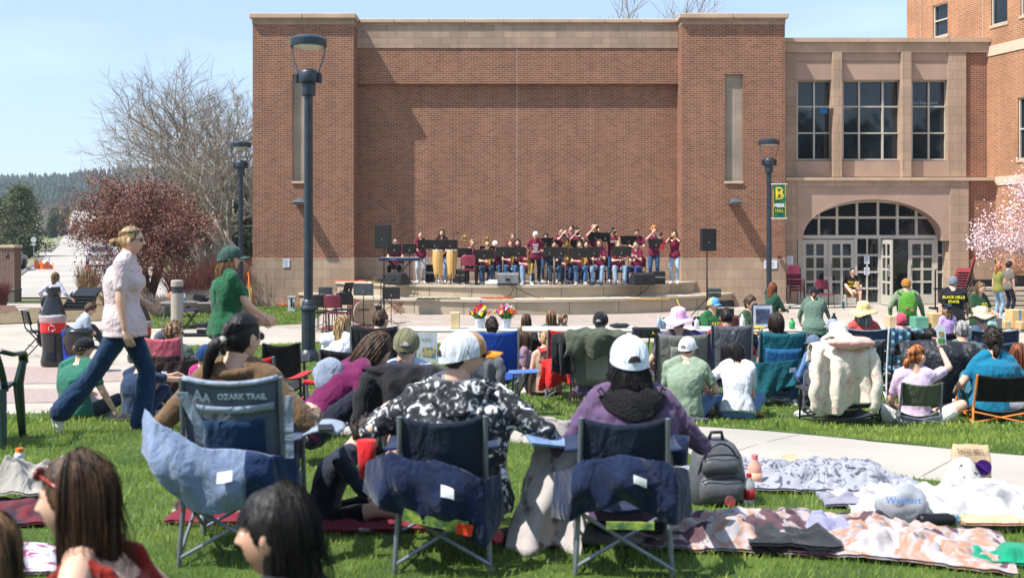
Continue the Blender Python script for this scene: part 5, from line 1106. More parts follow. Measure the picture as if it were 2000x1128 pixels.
def speaker_stand(px, d, top, foot, label, lab2, z0, w=.33, h=.62, legs=True):
    x = X(px, d); zt = Z(top, d); zb = zt-h
    t = thing('loudspeaker', label, 'speaker', (x, d, zb), radians(-12 if px < 1000 else 8), 'black loudspeakers on tripod stands'); M = mat('speaker_black', (.018, .018, .02), .6, var=.15)
    m = MB(); m.prism([(-w/2, -.17), (w/2, -.17), (w*.36, .17), (-w*.36, .17)], 0, h, ax='z'); m.build('cabinet', M, t); m = MB(); m.box((0, -.174, h/2), (w*.92, .012, h*.94), bev=.004); m.build('grille', mat('grille_black', (.010, .010, .011), .8), t)
    m = MB(); m.ell((0, -.184, h*.38), (.014, .006, .02), 8, 5); m.build('badge', mat('green_badge', (.05, .45, .12), .5), t)
    s_ = thing('speaker_stand', lab2, 'stand', (x, d, z0)); H_ = zb-z0
    m = MB(); m.tube([(0, 0, .1), (0, 0, H_*.6)], .022, 8); m.tube([(0, 0, H_*.55), (0, 0, H_)], .016, 8); m.build('pole', M_blk, s_)
    for k in range(3): a = radians(-100+k*120); m = MB(); m.tube([(0, 0, .52), (.5*cos(a), .5*sin(a), .02)], .013, 6); m.tube([(0, 0, .14), (.25*cos(a), .25*sin(a), .27)], .009, 5); m.build('leg', M_blk, s_)
    return t
def monitor(px, d, z, rz, label, w=.48, front=None, tone=None):
    t = thing('floor_monitor', label, 'speaker', (X(px, d), d, z), rz, 'wedge floor monitors on the stage edge'); M = tone or mat('monitor_black', (.02, .02, .022), .55, var=.2)
    m = MB(); m.prism([(-.2, 0), (.16, 0), (.22, .12), (.02, .36), (-.2, .30)], -w/2, w/2, ax='x'); m.build('cabinet', M, t, auto=30)
    m = MB(); m.box((0, -.205, .17), (.14, .012, .07), bev=.005); m.tube([(-.06, -.215, .17), (.06, -.215, .17)], .012, 6); m.build('handle', mat('handle_black', (.006, .006, .006), .6), t)
    m = MB(); m.box((0, -.203, .035), (w*.9, .01, .045)); m.build('connector_panel', MATS['handle_black'], t)
    return t
def music_stand(px, d, top, z, w, label, tilt=.25, rz=0, h=.29, col=None, clips=True, group='black music stands'):
    x = X(px, d); zt = Z(top, d); t = thing('music_stand', label, 'music stand', (x, d, z), rz, group); H_ = zt-z; M = col or mat('stand_black', (.022, .020, .019), .6, var=.2)
    zc = H_-h/2*cos(tilt)
    m = MB(); R_ = RX_(tilt); m.box((0, -.02, zc), (w, .008, h), M=R_, bev=.003); m.box((0, .03, zc-h/2*cos(tilt)), (w, .06, .008)); m.build('desk', M, t)
    m = MB(); m.tube([(0, 0, .05), (0, 0, zc)], .011, 6); m.build('pole', M_blk, t)
    for k in range(3): a = radians(90+k*120); m = MB(); m.tube([(0, 0, .16), (.12*cos(a), .12*sin(a), .06), (.26*cos(a), .26*sin(a), .01)], .008, 5); m.build('leg', M_blk, t)
    m = MB(); m.box((0, -.035, zc-.05), (.035, .02, .06)); m.build('bracket', M_chr, t)
    if clips:
        for s in (-.2, .22): m = MB(); m.box((s*w*2*.8, -.02, H_+.015), (.012, .02, .06)); m.build('clothes_peg', mat('peg_wood', (.5, .3, .12), .7), t)
    return t
def horn(kind, p, d0, label, seed=0, S=1):
    "instrument starting at point p (mouth), pointing along d0"
    d0 = Vector(d0).normalized(); q = d0.to_track_quat('Y', 'Z'); t = thing(kind, label, {'bass_clarinet': 'clarinet', 'tenor_saxophone': 'saxophone'}.get(kind, kind), tuple(p)); t.rotation_mode = 'QUATERNION'; t.rotation_quaternion = q
    M = M_brass if kind not in ('flute', 'clarinet') else (M_silv if kind == 'flute' else M_blk)
    if seed == 1: M = M_silv
    if kind in ('trumpet', 'trombone'):
        L = .50 if kind == 'trumpet' else .75
        m = MB(); m.tube([(0, 0, 0), (0, L*.55, 0)], .007, 6); m.tube([(0, L*.55, 0), (0, L*.62, -.03), (0, L*.55, -.065), (0, L*.1, -.065), (0, L*.04, -.035), (0, L*.1, -.005), (0, L*.55, .0)], .006, 6); m.build('tubing', M, t, smooth=True)
        pr = [(0, L*.5, -.0, .008), (0, L*.75, 0, .012), (0, L*.88, 0, .022), (0, L*.96, 0, .040), (0, L, 0, .062 if kind == 'trumpet' else .1)]; m = MB(); m.tube([a[:3] for a in pr], [a[3] for a in pr], 18, caps=False); m.build('bell', M, t, smooth=True)
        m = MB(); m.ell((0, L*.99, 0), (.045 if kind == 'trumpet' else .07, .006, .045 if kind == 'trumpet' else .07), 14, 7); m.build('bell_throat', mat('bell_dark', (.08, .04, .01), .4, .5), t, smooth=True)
        if kind == 'trumpet':
            for k in range(3): m = MB(); m.tube([(0, L*(.32+.07*k), -.10), (0, L*(.32+.07*k), .03)], .010, 8); m.build('valve', M, t)
        else: m = MB(); m.tube([(.03, .0, -.02), (.03, L*1.3, -.12), (.03, L*1.34, -.17), (.03, L*1.28, -.2), (.03, .1, -.08)], .007, 6); m.build('slide', M, t)
    elif kind in ('saxophone', 'tenor_saxophone'):
        k = 1.0 if kind == 'saxophone' else 1.35
        P = [(0, 0, 0), (0, .06, .01), (0, .10, -.02), (0, .11, -.15), (0, .13, -.42), (0, .16, -.52), (0, .22, -.54), (0, .27, -.48), (0, .30, -.36), (0, .32, -.27)]; r = [.006, .008, .010, .014, .024, .030, .034, .040, .052, .075]
        P = [tuple(np.array(a)*k) for a in P]; Q = [tuple(np.interp(s, np.arange(10), [a[i] for a in P]) for i in range(3)) for s in np.linspace(0, 9, 28)]
        m = MB(); m.tube(Q, np.interp(np.linspace(0, 9, 28), np.arange(10), r)*k, 12, caps=False); m.build('body', M, t, smooth=True)
        m = MB()
        for j in range(9): m.ell((.018*k, .125*k, (-.1-.035*j)*k), (.012, .014, .014), 7, 5)
        m.tube([(.03, .12*k, -.1*k), (.03, .15*k, -.42*k)], .004, 5); m.build('keys', M, t, smooth=True)
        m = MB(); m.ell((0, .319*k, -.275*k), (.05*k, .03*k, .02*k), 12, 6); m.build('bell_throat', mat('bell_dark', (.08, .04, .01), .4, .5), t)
    elif kind == 'tuba':
        m = MB(); m.tube([(0, .15, -.35), (0, .16, .1), (0, .15, .25), (0, .15, .33)], [.05, .09, .12, .19], 18, caps=False); m.build('bell', M, t, smooth=True)
        m = MB()
        for k, (a, b) in enumerate(((.16, .30), (.12, .24), (.08, .18))): m.tube([(a*cos(q_)*1.0, .17+.03*k, -.1+b*sin(q_)) for q_ in np.linspace(0, 2*pi, 25)], .024-.004*k, 8, caps=False)
        m.build('tubing', M, t, smooth=True)
        for k in range(3): m = MB(); m.tube([(-.03+.03*k, .2, -.18), (-.03+.03*k, .2, .0)], .013, 8); m.build('valve', M_silv, t)
    else:
        L = {'flute': .66, 'clarinet': .60, 'bassoon': .9}[kind]; m = MB(); rr = .012 if kind != 'bassoon' else .03
        m.tube([(0, 0, 0), (0, L*.15, 0), (0, L*.9, 0), (0, L, 0)], [rr*.6, rr, rr*1.1, rr*(2.2 if kind == 'clarinet' else 1.05)], 10); m.build('tube', M if kind != 'bassoon' else mat('bassoon_wood', (.35, .25, .18), .3), t, smooth=True)
        m = MB()
        for j in range(8): m.ell((0, L*(.25+.08*j), rr), (.008, .009, .006), 6, 4)
        m.build('keys', M_silv, t)
    return t
# ---------------------------------------------------------------- the band on the stage
SZ = .806; MR = '6b1235'; JN = '2f4d70'; LJ = '7f9cb8'; BAND = 'band members in maroon shirts'
BK = ('sk',)
def seated(px, d, top, label, **k):
    k.setdefault('shirt', MR); k.setdefault('group', BAND); k.setdefault('pants', JN); i = person(px, d, top, label, yaw=k.pop('yaw', pi), pose='chair', floor=SZ, **k); return i
def standing(px, d, top, label, **k):
    k.setdefault('shirt', MR); k.setdefault('group', BAND); k.setdefault('pants', JN); return person(px, d, top, label, yaw=k.pop('yaw', pi), pose='stand', floor=SZ, **k)
def mouth(i, o=(0, .105, -.06)): return Vector(i['W'](i['L'](o)))
def under(i, label, col='7a2038'): # orchestra chair under a seated player
    x, y, z = i['loc']; band_chair(x, y, z, i['yaw'], label, col=col, seat=max(.38, i['pz']-.10))
F_ = lambda i, a=0, e=0: Vector((-sin(i['yaw']+a)*cos(e), cos(i['yaw']+a)*cos(e), sin(e)))
p = seated(773, 31.9, 464, 'keyboard player in sunglasses and maroon shirt at left of the stage', hair=('tied', 'dark'), pants='151828', arms='front', specs='sun'); under(p, 'stool chair under the keyboard player', '202020')
p = standing(822, 32.6, 452, 'percussionist with tied hair and wide light jeans beside the keyboard', hair=('tied', 'light'), pants='b4bccb', arms=('down', 'front'), text=('front', ['JAZZ'], .07))
p = standing(863, 32.6, 448, 'long haired conga player behind the two wooden drums', hair=('long', 'brown'), hl=.35, shirt='35101c', arms='conga', pants=LJ)
p = seated(923, 31.9, 466, 'curly blond trombonist in sunglasses and black trousers next to empty chair', hair=('curly', 'blond'), fem=False, pants='101012', arms='trumpet', specs='sun', shoes='181818'); under(p, 'dark chair under the blond trombonist', '202020'); horn('trombone', mouth(p), F_(p, -.3, .35), 'brass trombone raised by the curly blond player')
p = seated(952, 31.5, 470, 'short haired saxophonist in mirrored blue sunglasses and teal jeans', hair=('buzz', 'blond'), fem=False, pants='203f58', arms='play', specs='sun', shoes='a8a8b0'); under(p, 'chair under the saxophonist in blue sunglasses', '202020'); horn('saxophone', mouth(p), F_(p, .25), 'gold saxophone nearest the empty maroon chair')
p = seated(967, 32.4, 468, 'trombonist in white cap behind the front music stands', hair=('short', 'brown'), fem=False, arms='trumpet', hat=('cap', 'e8e8f0')); under(p, 'chair under the trombonist in white cap', '202020'); horn('trombone', mouth(p), F_(p, -.35, .3), 'brass trombone raised by the player in white cap')
p = standing(1002, 33.0, 454, 'sandy haired boy standing in the back row above two girls', hair=('mop', 'light'), fem=False, arms='front')
p = seated(997, 32.0, 468, 'auburn haired saxophonist hidden to the chin by a wide stand', hair=('bob', 'auburn'), arms='play', pants='3a5f8a'); under(p, 'chair under the auburn haired saxophonist', '202020'); horn('saxophone', mouth(p), F_(p, .2), 'gold saxophone in the middle of the front row')
p = seated(1011, 32.3, 467, 'long dark haired girl seated left of the conductor', hair=('long', 'dark'), arms='play', pants=LJ); under(p, 'chair under the dark haired girl left of conductor', '202020')
p = seated(1029, 31.7, 476, 'saxophonist half hidden behind the conductor', hair=('short', 'brown'), fem=False, arms='play', pants=LJ); under(p, 'chair under the saxophonist behind the conductor', '202020'); horn('tenor_saxophone', mouth(p), F_(p, .3), 'large gold saxophone beside the conductor')
p = person(1046, 31.2, 450, 'conductor from behind with white cap and curly ginger ponytail', yaw=0, floor=SZ, hair=('tied', 'ginger'), shirt=MR, pants='1c1c22', arms=((-.27, .24, 1.02), (.27, .26, 1.02)), hat=('cap', 'dcdce0'), tail=[(0, -.10, .04), (0, -.14, -.06), (0, -.13, -.2), (0, -.11, -.34)], text=('back', ['BLACK', 'HILLS', 'JAZZ', 'BAND 24'], .055), shoes='c8d2d8', b=1.05)
p = standing(1066, 33.0, 454, 'dark haired player behind a tall stand right of the conductor', hair=('mop', 'black'), specs='g', fem=False, arms='front', sk='light')
p = seated(1083, 31.5, 468, 'bassoon player in navy sweatshirt and teal jeans', hair=('mop', 'black'), fem=False, shirt='1d2b4a', sleeve='long', pants='2b4a60', arms='clarinet', shoes='8a6a50', sk='light'); under(p, 'chair under the player in navy sweatshirt', '202020'); horn('bassoon', Vector(p['W']((.02, .32, .85))), (0, 0, -1), 'pale wooden bassoon held upright between the knees')
p = standing(1094, 33.0, 444, 'flute player turned sideways in the back row', hair=('short', 'brown'), yaw=pi+.5, arms='trumpet'); horn('flute', mouth(p, (.05, .10, -.06)), F_(p, 1.25), 'silver flute held out sideways in the back row')
p = seated(1104, 32.3, 476, 'tuba player mostly hidden behind the big brass tuba', hair=('short', 'dark'), arms='play', fem=False); horn('tuba', Vector(p['W']((-.02, .28, 1.02))), (0, -1, 0), 'large brass tuba upright in the middle row'); under(p, 'chair under the tuba player', '202020')
p = standing(1115, 33.1, 437, 'tall curly brown haired player in the back row', hair=('curly', 'brown'), fem=False, arms='front', text=('front', ['JAZZ'], .08))
p = standing(1126, 32.7, 443, 'trumpeter with black curls and dark headband', hair=('curly', 'black'), hat=('headband', '1a1a28'), fem=False, arms='trumpet', sk='light', text=('front', ['JAZZ'], .08)); horn('trumpet', mouth(p), F_(p, 0, -.05), 'silver trumpet of the player in the headband', 1)
p = seated(1132, 31.5, 470, 'long brown haired saxophonist in ripped blue jeans', hair=('long', 'brown'), hl=.22, arms='play', pants='3f658f', shoes='c8b8a0'); under(p, 'chair under the saxophonist in ripped jeans', '202020'); horn('saxophone', mouth(p), F_(p, .5), 'gold saxophone in front of the ripped jeans')
p = seated(1145, 32.2, 470, 'dark haired girl peering between two front stands', hair=('long', 'dark'), hl=.2, arms='play'); under(p, 'chair under the dark haired girl between stands', '202020')
p = standing(1160, 33.0, 434, 'tallest player in the back row raising a trumpet', hair=('short', 'dark'), fem=False, arms='trumpet'); horn('trumpet', mouth(p), F_(p, .1, .05), 'gold trumpet of the tallest back row player')
p = seated(1171, 31.5, 468, 'seated ginger woman with long straight hair and light jeans', hair=('long', 'auburn'), hl=.34, arms='clarinet', pants=LJ, specs='g', yaw=pi-.25, shoes='222838'); under(p, 'chair under the long haired ginger player', '202020'); horn('clarinet', mouth(p), F_(p, 0, -1.1), 'clarinet played by the long haired ginger woman')
p = standing(1197, 33.0, 443, 'trumpeter in black knitted cap in the back row', hair=('short', 'black'), fem=False, arms='trumpet', hat=('beanie', '15151a'), sk='tan', text=('front', ['JAZZ'], .08)); horn('trumpet', mouth(p), F_(p, 0, .05), 'gold trumpet of the player in the black cap')
p = seated(1208, 31.5, 468, 'blonde clarinet player in wide pale jeans behind a stand', hair=('curly', 'blond'), arms='clarinet', pants='8aa2b6', b=1.15, shoes='44444c'); under(p, 'chair under the blonde clarinet player', '202020'); horn('clarinet', mouth(p), F_(p, 0, -1.1), 'clarinet played by the curly blonde woman', 0)
p = standing(1243, 33.1, 447, 'dark haired boy looking down in the back row at right', hair=('short', 'dark'), fem=False, arms='front', hpitch=.3)
p = seated(1243, 31.5, 470, 'clarinet player with brown ponytail and dark blue jeans', hair=('tied', 'brown'), arms='clarinet', pants='223f78', yaw=pi-.45, tail=[(0, -.09, .03), (0, -.14, -.02), (0, -.14, -.16)], shoes='2a2038', text=('front', ['JAZZ'], .07)); under(p, 'maroon chair under the ponytailed clarinet player'); horn('clarinet', mouth(p), F_(p, 0, -1.0), 'black clarinet of the ponytailed player')
p = standing(1277, 32.3, 441, 'standing trumpeter with bright orange curly hair', hair=('afro', 'orange'), fem=False, arms='trumpet', yaw=pi-.15); horn('trumpet', mouth(p), F_(p, .5, -.1), 'silver trumpet of the orange haired player', 1)
p = standing(1318, 32.4, 450, 'trumpeter in pale blue jeans at the right end of the stage', hair=('long', 'brown'), hl=.2, arms='trumpet', pants='9fb8cf', yaw=pi-.4, shoes='d8d8dc'); horn('trumpet', mouth(p), F_(p, .1, -.15), 'gold trumpet at the right end of the stage')
band_chair(X(914, 30.95), 30.95, SZ, 0+.1, 'empty pink maroon chair in front of the congas', col='9a3a52', group='maroon and black orchestra chairs')
# stands: (px, d, top, width, label)
for px, d, top, w, lab in ((770, 31.2, 476, .42, 'outer stand of the pair before the keyboard player'), (800, 31.2, 476, .42, 'inner stand of the pair before the keyboard player'), (826, 31.5, 468, .30, 'narrow stand before the percussionist in light jeans'), (849, 31.6, 468, .46, 'stand directly left of the conga microphone'), (879, 31.6, 468, .46, 'stand directly right of the conga microphone'),
        (908, 31.4, 484, .44, 'tilted stand behind the empty maroon chair'), (946, 30.9, 487, .62, 'wide stand before the player in blue sunglasses'), (984, 30.9, 482, .46, 'left half of the wide pair above the middle monitor'), (1013, 30.9, 482, .46, 'right half of the wide pair above the middle monitor'), (952, 31.9, 480, .45, 'second row stand left of the player in white cap'),
        (1066, 32.4, 464, .45, 'high rear stand just right of the conductor'), (1073, 30.9, 482, .36, 'stand before the player in navy sweatshirt'), (1096, 30.9, 482, .36, 'stand between the navy sweatshirt and the microphone'), (1131, 30.9, 484, .62, 'wide stand before the player in ripped jeans'), (1160, 31.1, 482, .36, 'stand beside the long haired ginger woman'), (1125, 32.2, 468, .42, 'rear stand below the player in the headband'),
        (1163, 32.0, 453, .32, 'left half of the highest pair in the back row'), (1182, 32.0, 454, .32, 'right half of the highest pair in the back row'), (1214, 31.0, 481, .58, 'wide stand before the curly blonde clarinet player'), (1228, 32.3, 460, .52, 'bluish rear stand before the dark haired boy'), (1281, 31.4, 466, .42, 'stand before the orange haired trumpeter')):
    music_stand(px, d, top, SZ, w, lab, tilt=.22 if top > 470 else .3, rz=0)
t = thing('folder', 'red music folder sticking out behind a stand at right', 'folder', (X(1295, 31.3), 31.38, Z(477, 31.3))); m = MB(); m.box((0, 0, 0), (.14, .012, .30), M=RY_(.15)); m.build('cover', mat('red_cover', (.35, .02, .03), .5), t)
# congas
M_wood = mat('conga_wood', (.66, .40, .14), .3, var=.12, scale=3, stretch=(3, 3, .4))
for px, lab in ((855, 'left conga drum of pale wood on stage'), (882, 'right conga drum of pale wood on stage')):
    d = 31.4; t = thing('conga_drum', lab, 'drum', (X(px, d), d, SZ), group='conga drums')
    m = MB(); zt = Z(489, d)-SZ; m.lathe((0, 0, .18), [(.09, 0), (.12, .15), (.165, (zt-.18)*.62), (.155, (zt-.18)*.9), (.145, zt-.18)], 22); m.build('shell', M_wood, t, smooth=True)
    m = MB(); m.lathe((0, 0, zt-.03), [(.155, 0), (.158, .035), (.145, .045), (.0, .045)], 22); m.build('drumhead', mat('drumhead', (.62, .52, .38), .6), t, auto=40)
    m = MB()
    for k in range(3): a = 2*pi*k/3+.5; m.tube([(.1*cos(a), .1*sin(a), .32), (.22*cos(a), .22*sin(a), .0)], .012, 6)
    m.build('tripod', M_blk, t)
# keyboard
d = 31.3; t = thing('keyboard', 'long dark blue electronic keyboard at left of the stage', 'keyboard', (X(781, d), d, Z(506, d)), radians(-3))
m = MB(); m.box((0, 0, 0), (1.22, .32, .10), bev=.015); m.build('case', mat('keyboard_blue', (.02, .035, .08), .35), t); m = MB(); m.box((0, .1, .055), (1.1, .14, .012)); m.build('keys', MATS['white_paint'], t)
add_text('lettering', 'YAMAHA', .05, mat('pale_blue_print', (.35, .45, .6), .5), t, (-.18, -.163, .0))
t = thing('keyboard_stand', 'black crossed stand under the keyboard', 'stand', (X(781, d), d, SZ)); m = MB(); zt = Z(509, d)-SZ
for s in (-.12, .12): m.tube([(-.35, s, .02), (.35, s, zt)], .015, 6); m.tube([(.35, s+.04, .02), (-.35, s+.04, zt)], .015, 6)
m.build('frame', M_blk, t)
speaker_stand(750, 29.5, 439, 640, 'black loudspeaker on a tall stand at left of the stage', 'tall black tripod stand left of the stage steps', 0, w=.46, h=.66)
speaker_stand(1381, 28.8, 446, 600, 'black loudspeaker on a tall stand at right of the stage', 'tall black tripod stand right of the stage steps', 0, w=.42, h=.62)
monitor(776, 30.9, SZ, radians(-35), 'grey black wedge monitor at the left end of the stage', .62)
monitor(992, 30.75, SZ, pi, 'silvery wedge monitor at the stage centre front', .62, tone=mat('monitor_grey', (.17, .18, .19), .45)).rotation_euler.z = 0
monitor(1254, 30.9, SZ, radians(20), 'dark wedge monitor at the right end of the stage', .66)
def case_(px, d, py0, py1, w, z, label, name='equipment_case', col='141416', dep=.35, cat='case'):
    h = (py1-py0)/F*d; t = thing(name, label, cat, (X(px, d), d, z)); m = MB(); m.box((0, 0, h/2), (w, dep, h), bev=.015); m.build('shell', mat('case_'+col, col, .6, var=.15), t); m = MB(); m.box((0, -dep/2-.003, h*.55), (w*.98, .008, h*.12)); m.build('trim', M_chr, t); m = MB(); m.tube([(-.06, -dep/2-.02, h*.3), (.06, -dep/2-.02, h*.3)], .01, 5); m.build('handle', M_blk, t); return t
case_(1287, 31.4, 531, 556, .34, SZ, 'black road case with silver band behind right monitor')
case_(838, 32.9, 512, 546, .32, SZ, 'black amplifier behind the percussionist', 'amplifier', cat='amplifier'); case_(898, 32.6, 520, 546, .42, SZ, 'dark grey amplifier beside the congas', 'amplifier', col='30343a', cat='amplifier')
case_(1394, 29.6, 563, 580, .36, Z(580, 29.6), 'green grey utility box on the lower step at right', 'utility_box', '33403c', cat='box'); case_(1414, 29.3, 583, 614, .50, 0, 'black bass cabinet standing right of the stage', 'bass_cabinet', cat='speaker')
for px, d, top, z, lab, z1 in ((886, 31.0, 455, SZ, 'tall microphone stand between the conga drums and wall', 0), (1104, 30.9, 463, SZ, 'silver microphone stand right of the conductor', 0)):
    t = thing('microphone_stand', lab, 'stand', (X(px, d), d, z)); H_ = Z(top, d)-z; m = MB(); m.tube([(0, 0, .03), (0, 0, H_*.98)], .009, 6); m.tube([(-.1, 0, H_), (.08, 0, H_)], .01, 6); m.build('pole', M_blk if px < 1000 else M_gry, t)
    for k in range(3): a = 2*pi*k/3; m = MB(); m.tube([(0, 0, .1), (.3*cos(a), .3*sin(a), .01)], .008, 5); m.build('leg', M_blk, t)
    m = MB(); m.ell((.12, 0, H_), (.04, .022, .022), 10, 7); m.build('microphone', M_blk, t)
t = thing('plastic_bag', 'crumpled white plastic bag left of the centre monitor', 'bag', (X(964, 30.8), 30.8, SZ)); m = MB(); m.ell((0, 0, .06), (.25, .15, .10), 24, 14); me = m.mesh('b'); wrinkle(me, .03, 14, 3); link('film', me, mat('white_film', (.8, .8, .8), .4), t, smooth=True)
# cables on the stage
def cable(label, P, col, r=.012, nm='cable'):
    Q = np.array(P, float); n = len(Q); s = np.linspace(0, n-1, (n-1)*6+1); Q = np.stack([np.interp(s, np.arange(n), Q[:, i]) for i in range(3)], 1); Q[:, 2] += .01*np.sin(s*9); t = thing(nm, label, 'cable', (0, 0, 0)); m = MB(); m.tube(Q, r, 5); m.build('cord', mat('cord_'+col, col, .6), t, smooth=True); return t
def pz_(px, py, d): return (X(px, d), d, Z(py, d))
cable('black cable from the centre monitor down the stage front', [pz_(995, 556, 30.55), pz_(1003, 562, 30.5), pz_(998, 575, 30.5), pz_(985, 582, 30.3), pz_(975, 583.5, 30.0)], '101012')
cable('second black cable sagging right of the centre monitor', [pz_(1000, 557, 30.55), pz_(1020, 568, 30.5), pz_(1045, 580, 30.3), pz_(1062, 583.5, 30.1)], '101012')
cable('black cable hanging below the right monitor', [pz_(1268, 557, 31.0), pz_(1262, 566, 30.95), pz_(1245, 577, 30.9), pz_(1236, 583, 30.6)], '101012')
cable('yellow cable lying along the lower step', [pz_(x, 583.6+.6*sin(x*.2), 29.95+.0016*abs(x-1008)) for x in range(1020, 1320, 12)], 'd8a820', .014)
cable('orange cable heap on the lower step at centre', [pz_(962+30*sin(k*1.9)+k*.6, 582.5-1.6*abs(sin(k*1.3)), 29.9) for k in range(26)], 'd85a18', .014)
cable('yellow cable drooping down the right lower step', [pz_(1322, 584, 30.0), pz_(1324, 590, 29.9), pz_(1329, 600, 29.8)], 'd8b020', .013)
cable('black cable bundle on the lower step at left', [pz_(815+k*4, 583.2-1.2*abs(sin(k)), 29.9) for k in range(22)], '15151a', .016)
cable('orange cable along the top rear of the stage', [pz_(645+k*7, 549-1.5*abs(sin(k*.9)), 31.9-.03*k) for k in range(16)], 'd85a18', .013)
# ground level gear left of the stage
d = 26.0; t = thing('bass_drum', 'upright bass drum with white head on the patio', 'drum', (X(712, d), d, Z(610, d)), radians(32))
m = MB(); m.lathe((0, 0, 0), [(.29, -.02), (.30, 0), (.30, .40), (.29, .42)], 30, M=RX_(-pi/2)); m.build('shell', mat('drum_shell', (.10, .03, .03), .25), t, auto=40)
m = MB(); m.lathe((0, -.03, 0), [(.275, 0), (.275, .02)], 30, M=RX_(-pi/2)); m.build('drumhead', mat('white_head', (.72, .70, .74), .5), t, auto=40); m = MB(); m.lathe((0, -.035, 0), [(.275, 0), (.305, .0), (.305, .04), (.28, .04)], 30, M=RX_(-pi/2)); m.build('hoop', mat('hoop_wood', (.45, .33, .2), .5), t, auto=40)
add_text('emblem', 'Gretsch', .10, M_blk, t, (-.05, -.045, .08))
for px, py, r, lab in ((688, 585, .22, 'brass cymbal left of the bass drum'), (729, 549, .2, 'brass cymbal high behind the grey music stands')):
    t = thing('cymbal', lab, 'cymbal', (X(px, 26.5), 26.5, 0), group='cymbals'); z_ = Z(py, 26.5); m = MB(); m.lathe((0, 0, z_), [(.02, .02), (.05, .012), (r, -.01), (r, -.015), (.05, .005)], 24, M=RX_(.12)@RY_(.1)); m.build('plate', M_brass, t, smooth=True); m = MB(); m.tube([(0, 0, z_), (0, 0, .3)], .009, 5)
    for k in range(3): m.tube([(0, 0, .3), (.25*cos(2.1*k), .25*sin(2.1*k), 0)], .008, 5)
    m.build('stand', M_chr, t)
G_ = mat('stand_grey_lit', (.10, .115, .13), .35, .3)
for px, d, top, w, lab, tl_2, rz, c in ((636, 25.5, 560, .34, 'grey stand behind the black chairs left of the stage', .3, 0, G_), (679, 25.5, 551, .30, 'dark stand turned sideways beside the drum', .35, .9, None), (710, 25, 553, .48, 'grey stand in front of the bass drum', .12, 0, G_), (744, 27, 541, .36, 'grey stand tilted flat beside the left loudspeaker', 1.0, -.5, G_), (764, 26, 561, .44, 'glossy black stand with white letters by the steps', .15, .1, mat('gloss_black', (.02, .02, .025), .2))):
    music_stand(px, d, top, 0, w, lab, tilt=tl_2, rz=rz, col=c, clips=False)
for px, d, rz, lab, c in ((622, 24.3, .6, 'black chair nearest the tall lamp post', '181a1e'), (640, 24.6, .7, 'black chair between the lamp post and maroon chair', '181a1e'), (655, 24.2, .5, 'maroon chair beside the bass drum', '6b2236'), (669, 25.3, .9, 'dark chair turned behind the maroon one', '20222a')):
    band_chair(X(px, d), d, 0, rz-2.0+1.4, lab, col=c)
case_(733, 27.2, 580, 612, .30, 0, 'black box standing behind the bass drum', 'speaker_box', cat='speaker')
t = thing('rug', 'red rug under the drum and chairs', 'rug', (X(690, 25.3), 25.3, .004)); m = MB(); m.box((0, 0, .006), (1.5, 1.1, .012)); m.build('cloth', mat('red_rug', (.16, .035, .035), .95), t)
cable('tangle of coloured cables hanging from the left step', [pz_(778+14*sin(k*2.2), 590+k*1.3, 28.9) for k in range(18)], '6a3020', .01)
t = thing('power_pedestal', 'small grey power pedestal on grass near hall base', 'pedestal', (X(570, 31), 31, 0)); m = MB(); m.box((0, 0, .22), (.20, .12, .44), bev=.01); m.build('post', mat('pale_grey', (.5, .5, .5), .6), t); m = MB(); m.box((0, -.062, .28), (.05, .01, .25)); m.box((.06, -.062, .2), (.03, .01, .18)); m.build('sockets', M_blk, t); m = MB(); m.box((0, 0, .45), (.24, .15, .03)); m.build('cap', MATS['pale_grey'], t)
# ---------------------------------------------------------------- far and right side people
def chair_for(i, label, cols, yaw=None, **k):
    x, y, z = i['loc']; S = i['S']; k.setdefault('seat', max(.14, i['pz']-.11)); return camp_chair(0, y, label, i['yaw'] if yaw is None else yaw, cols, X0=x, **k)
p = person(1665, 33.2, 523, 'seated man in black printed t-shirt and shorts by the glass doors', yaw=pi-.1, pose='chair', floor=0, fem=False, hair=('short', 'dark'), shirt='101012', text=('front', ['YELLOW', 'JACKETS'], .09), text_col='d8b020', pants='8a6a4a', shorts=True, arms=('front', 'lap'), specs='g', legs=((-.14, .42, .08), (.10, .50, .42)), shoes='7a5a3a')
band_chair(p['loc'][0], 33.25, 0, pi, 'chair under the man seated by the glass doors', col='202020')
t = thing('paper_bag', 'small tan paper bag held by the man at the doors', 'bag', tuple(p['W']((-.05, .33, .72)))); m = MB(); m.box((0, 0, 0), (.12, .05, .2), M=RY_(.4), bev=.01); m.build('bag', mat('kraft', (.55, .40, .25), .8), t)
band_chair(X(1611, 32.9), 32.9, 0, pi+.1, 'empty maroon chair left of the man at the doors', col='7a2a3c')
x, y = X(1553, 32.8), 32.8
for k, lab in enumerate(('lowest chair of the maroon stack on the dolly', 'second lowest chair of the maroon stack left of the doors', 'middle chair of the maroon stack left of the doors', 'second highest chair of the maroon stack left of the doors', 'topmost chair of the maroon stack left of the doors')):
    band_chair(x, y-.02*k, .12+.085*k, pi, lab, col='6b2236', leg=M_chr if k == 0 else None, group='stacked maroon chairs left of the doors')
t = thing('dolly', 'low white dolly under the maroon chair stack', 'dolly', (x, y, 0)); m = MB(); m.box((0, 0, .09), (.55, .55, .03)); m.build('frame', MATS['white_metal'], t)
for a in (-.22, .22): m = MB(); m.lathe((a, -.22, .04), [(.04, -.015), (.04, .015)], 12, M=RY_(pi/2)); m.build('wheel', M_tyr, t)
bottle(X(1647, 32.6), 32.6, 0, .26, .04, '0f5a66', 'teal water bottle on the ground beside the seated man at doors')
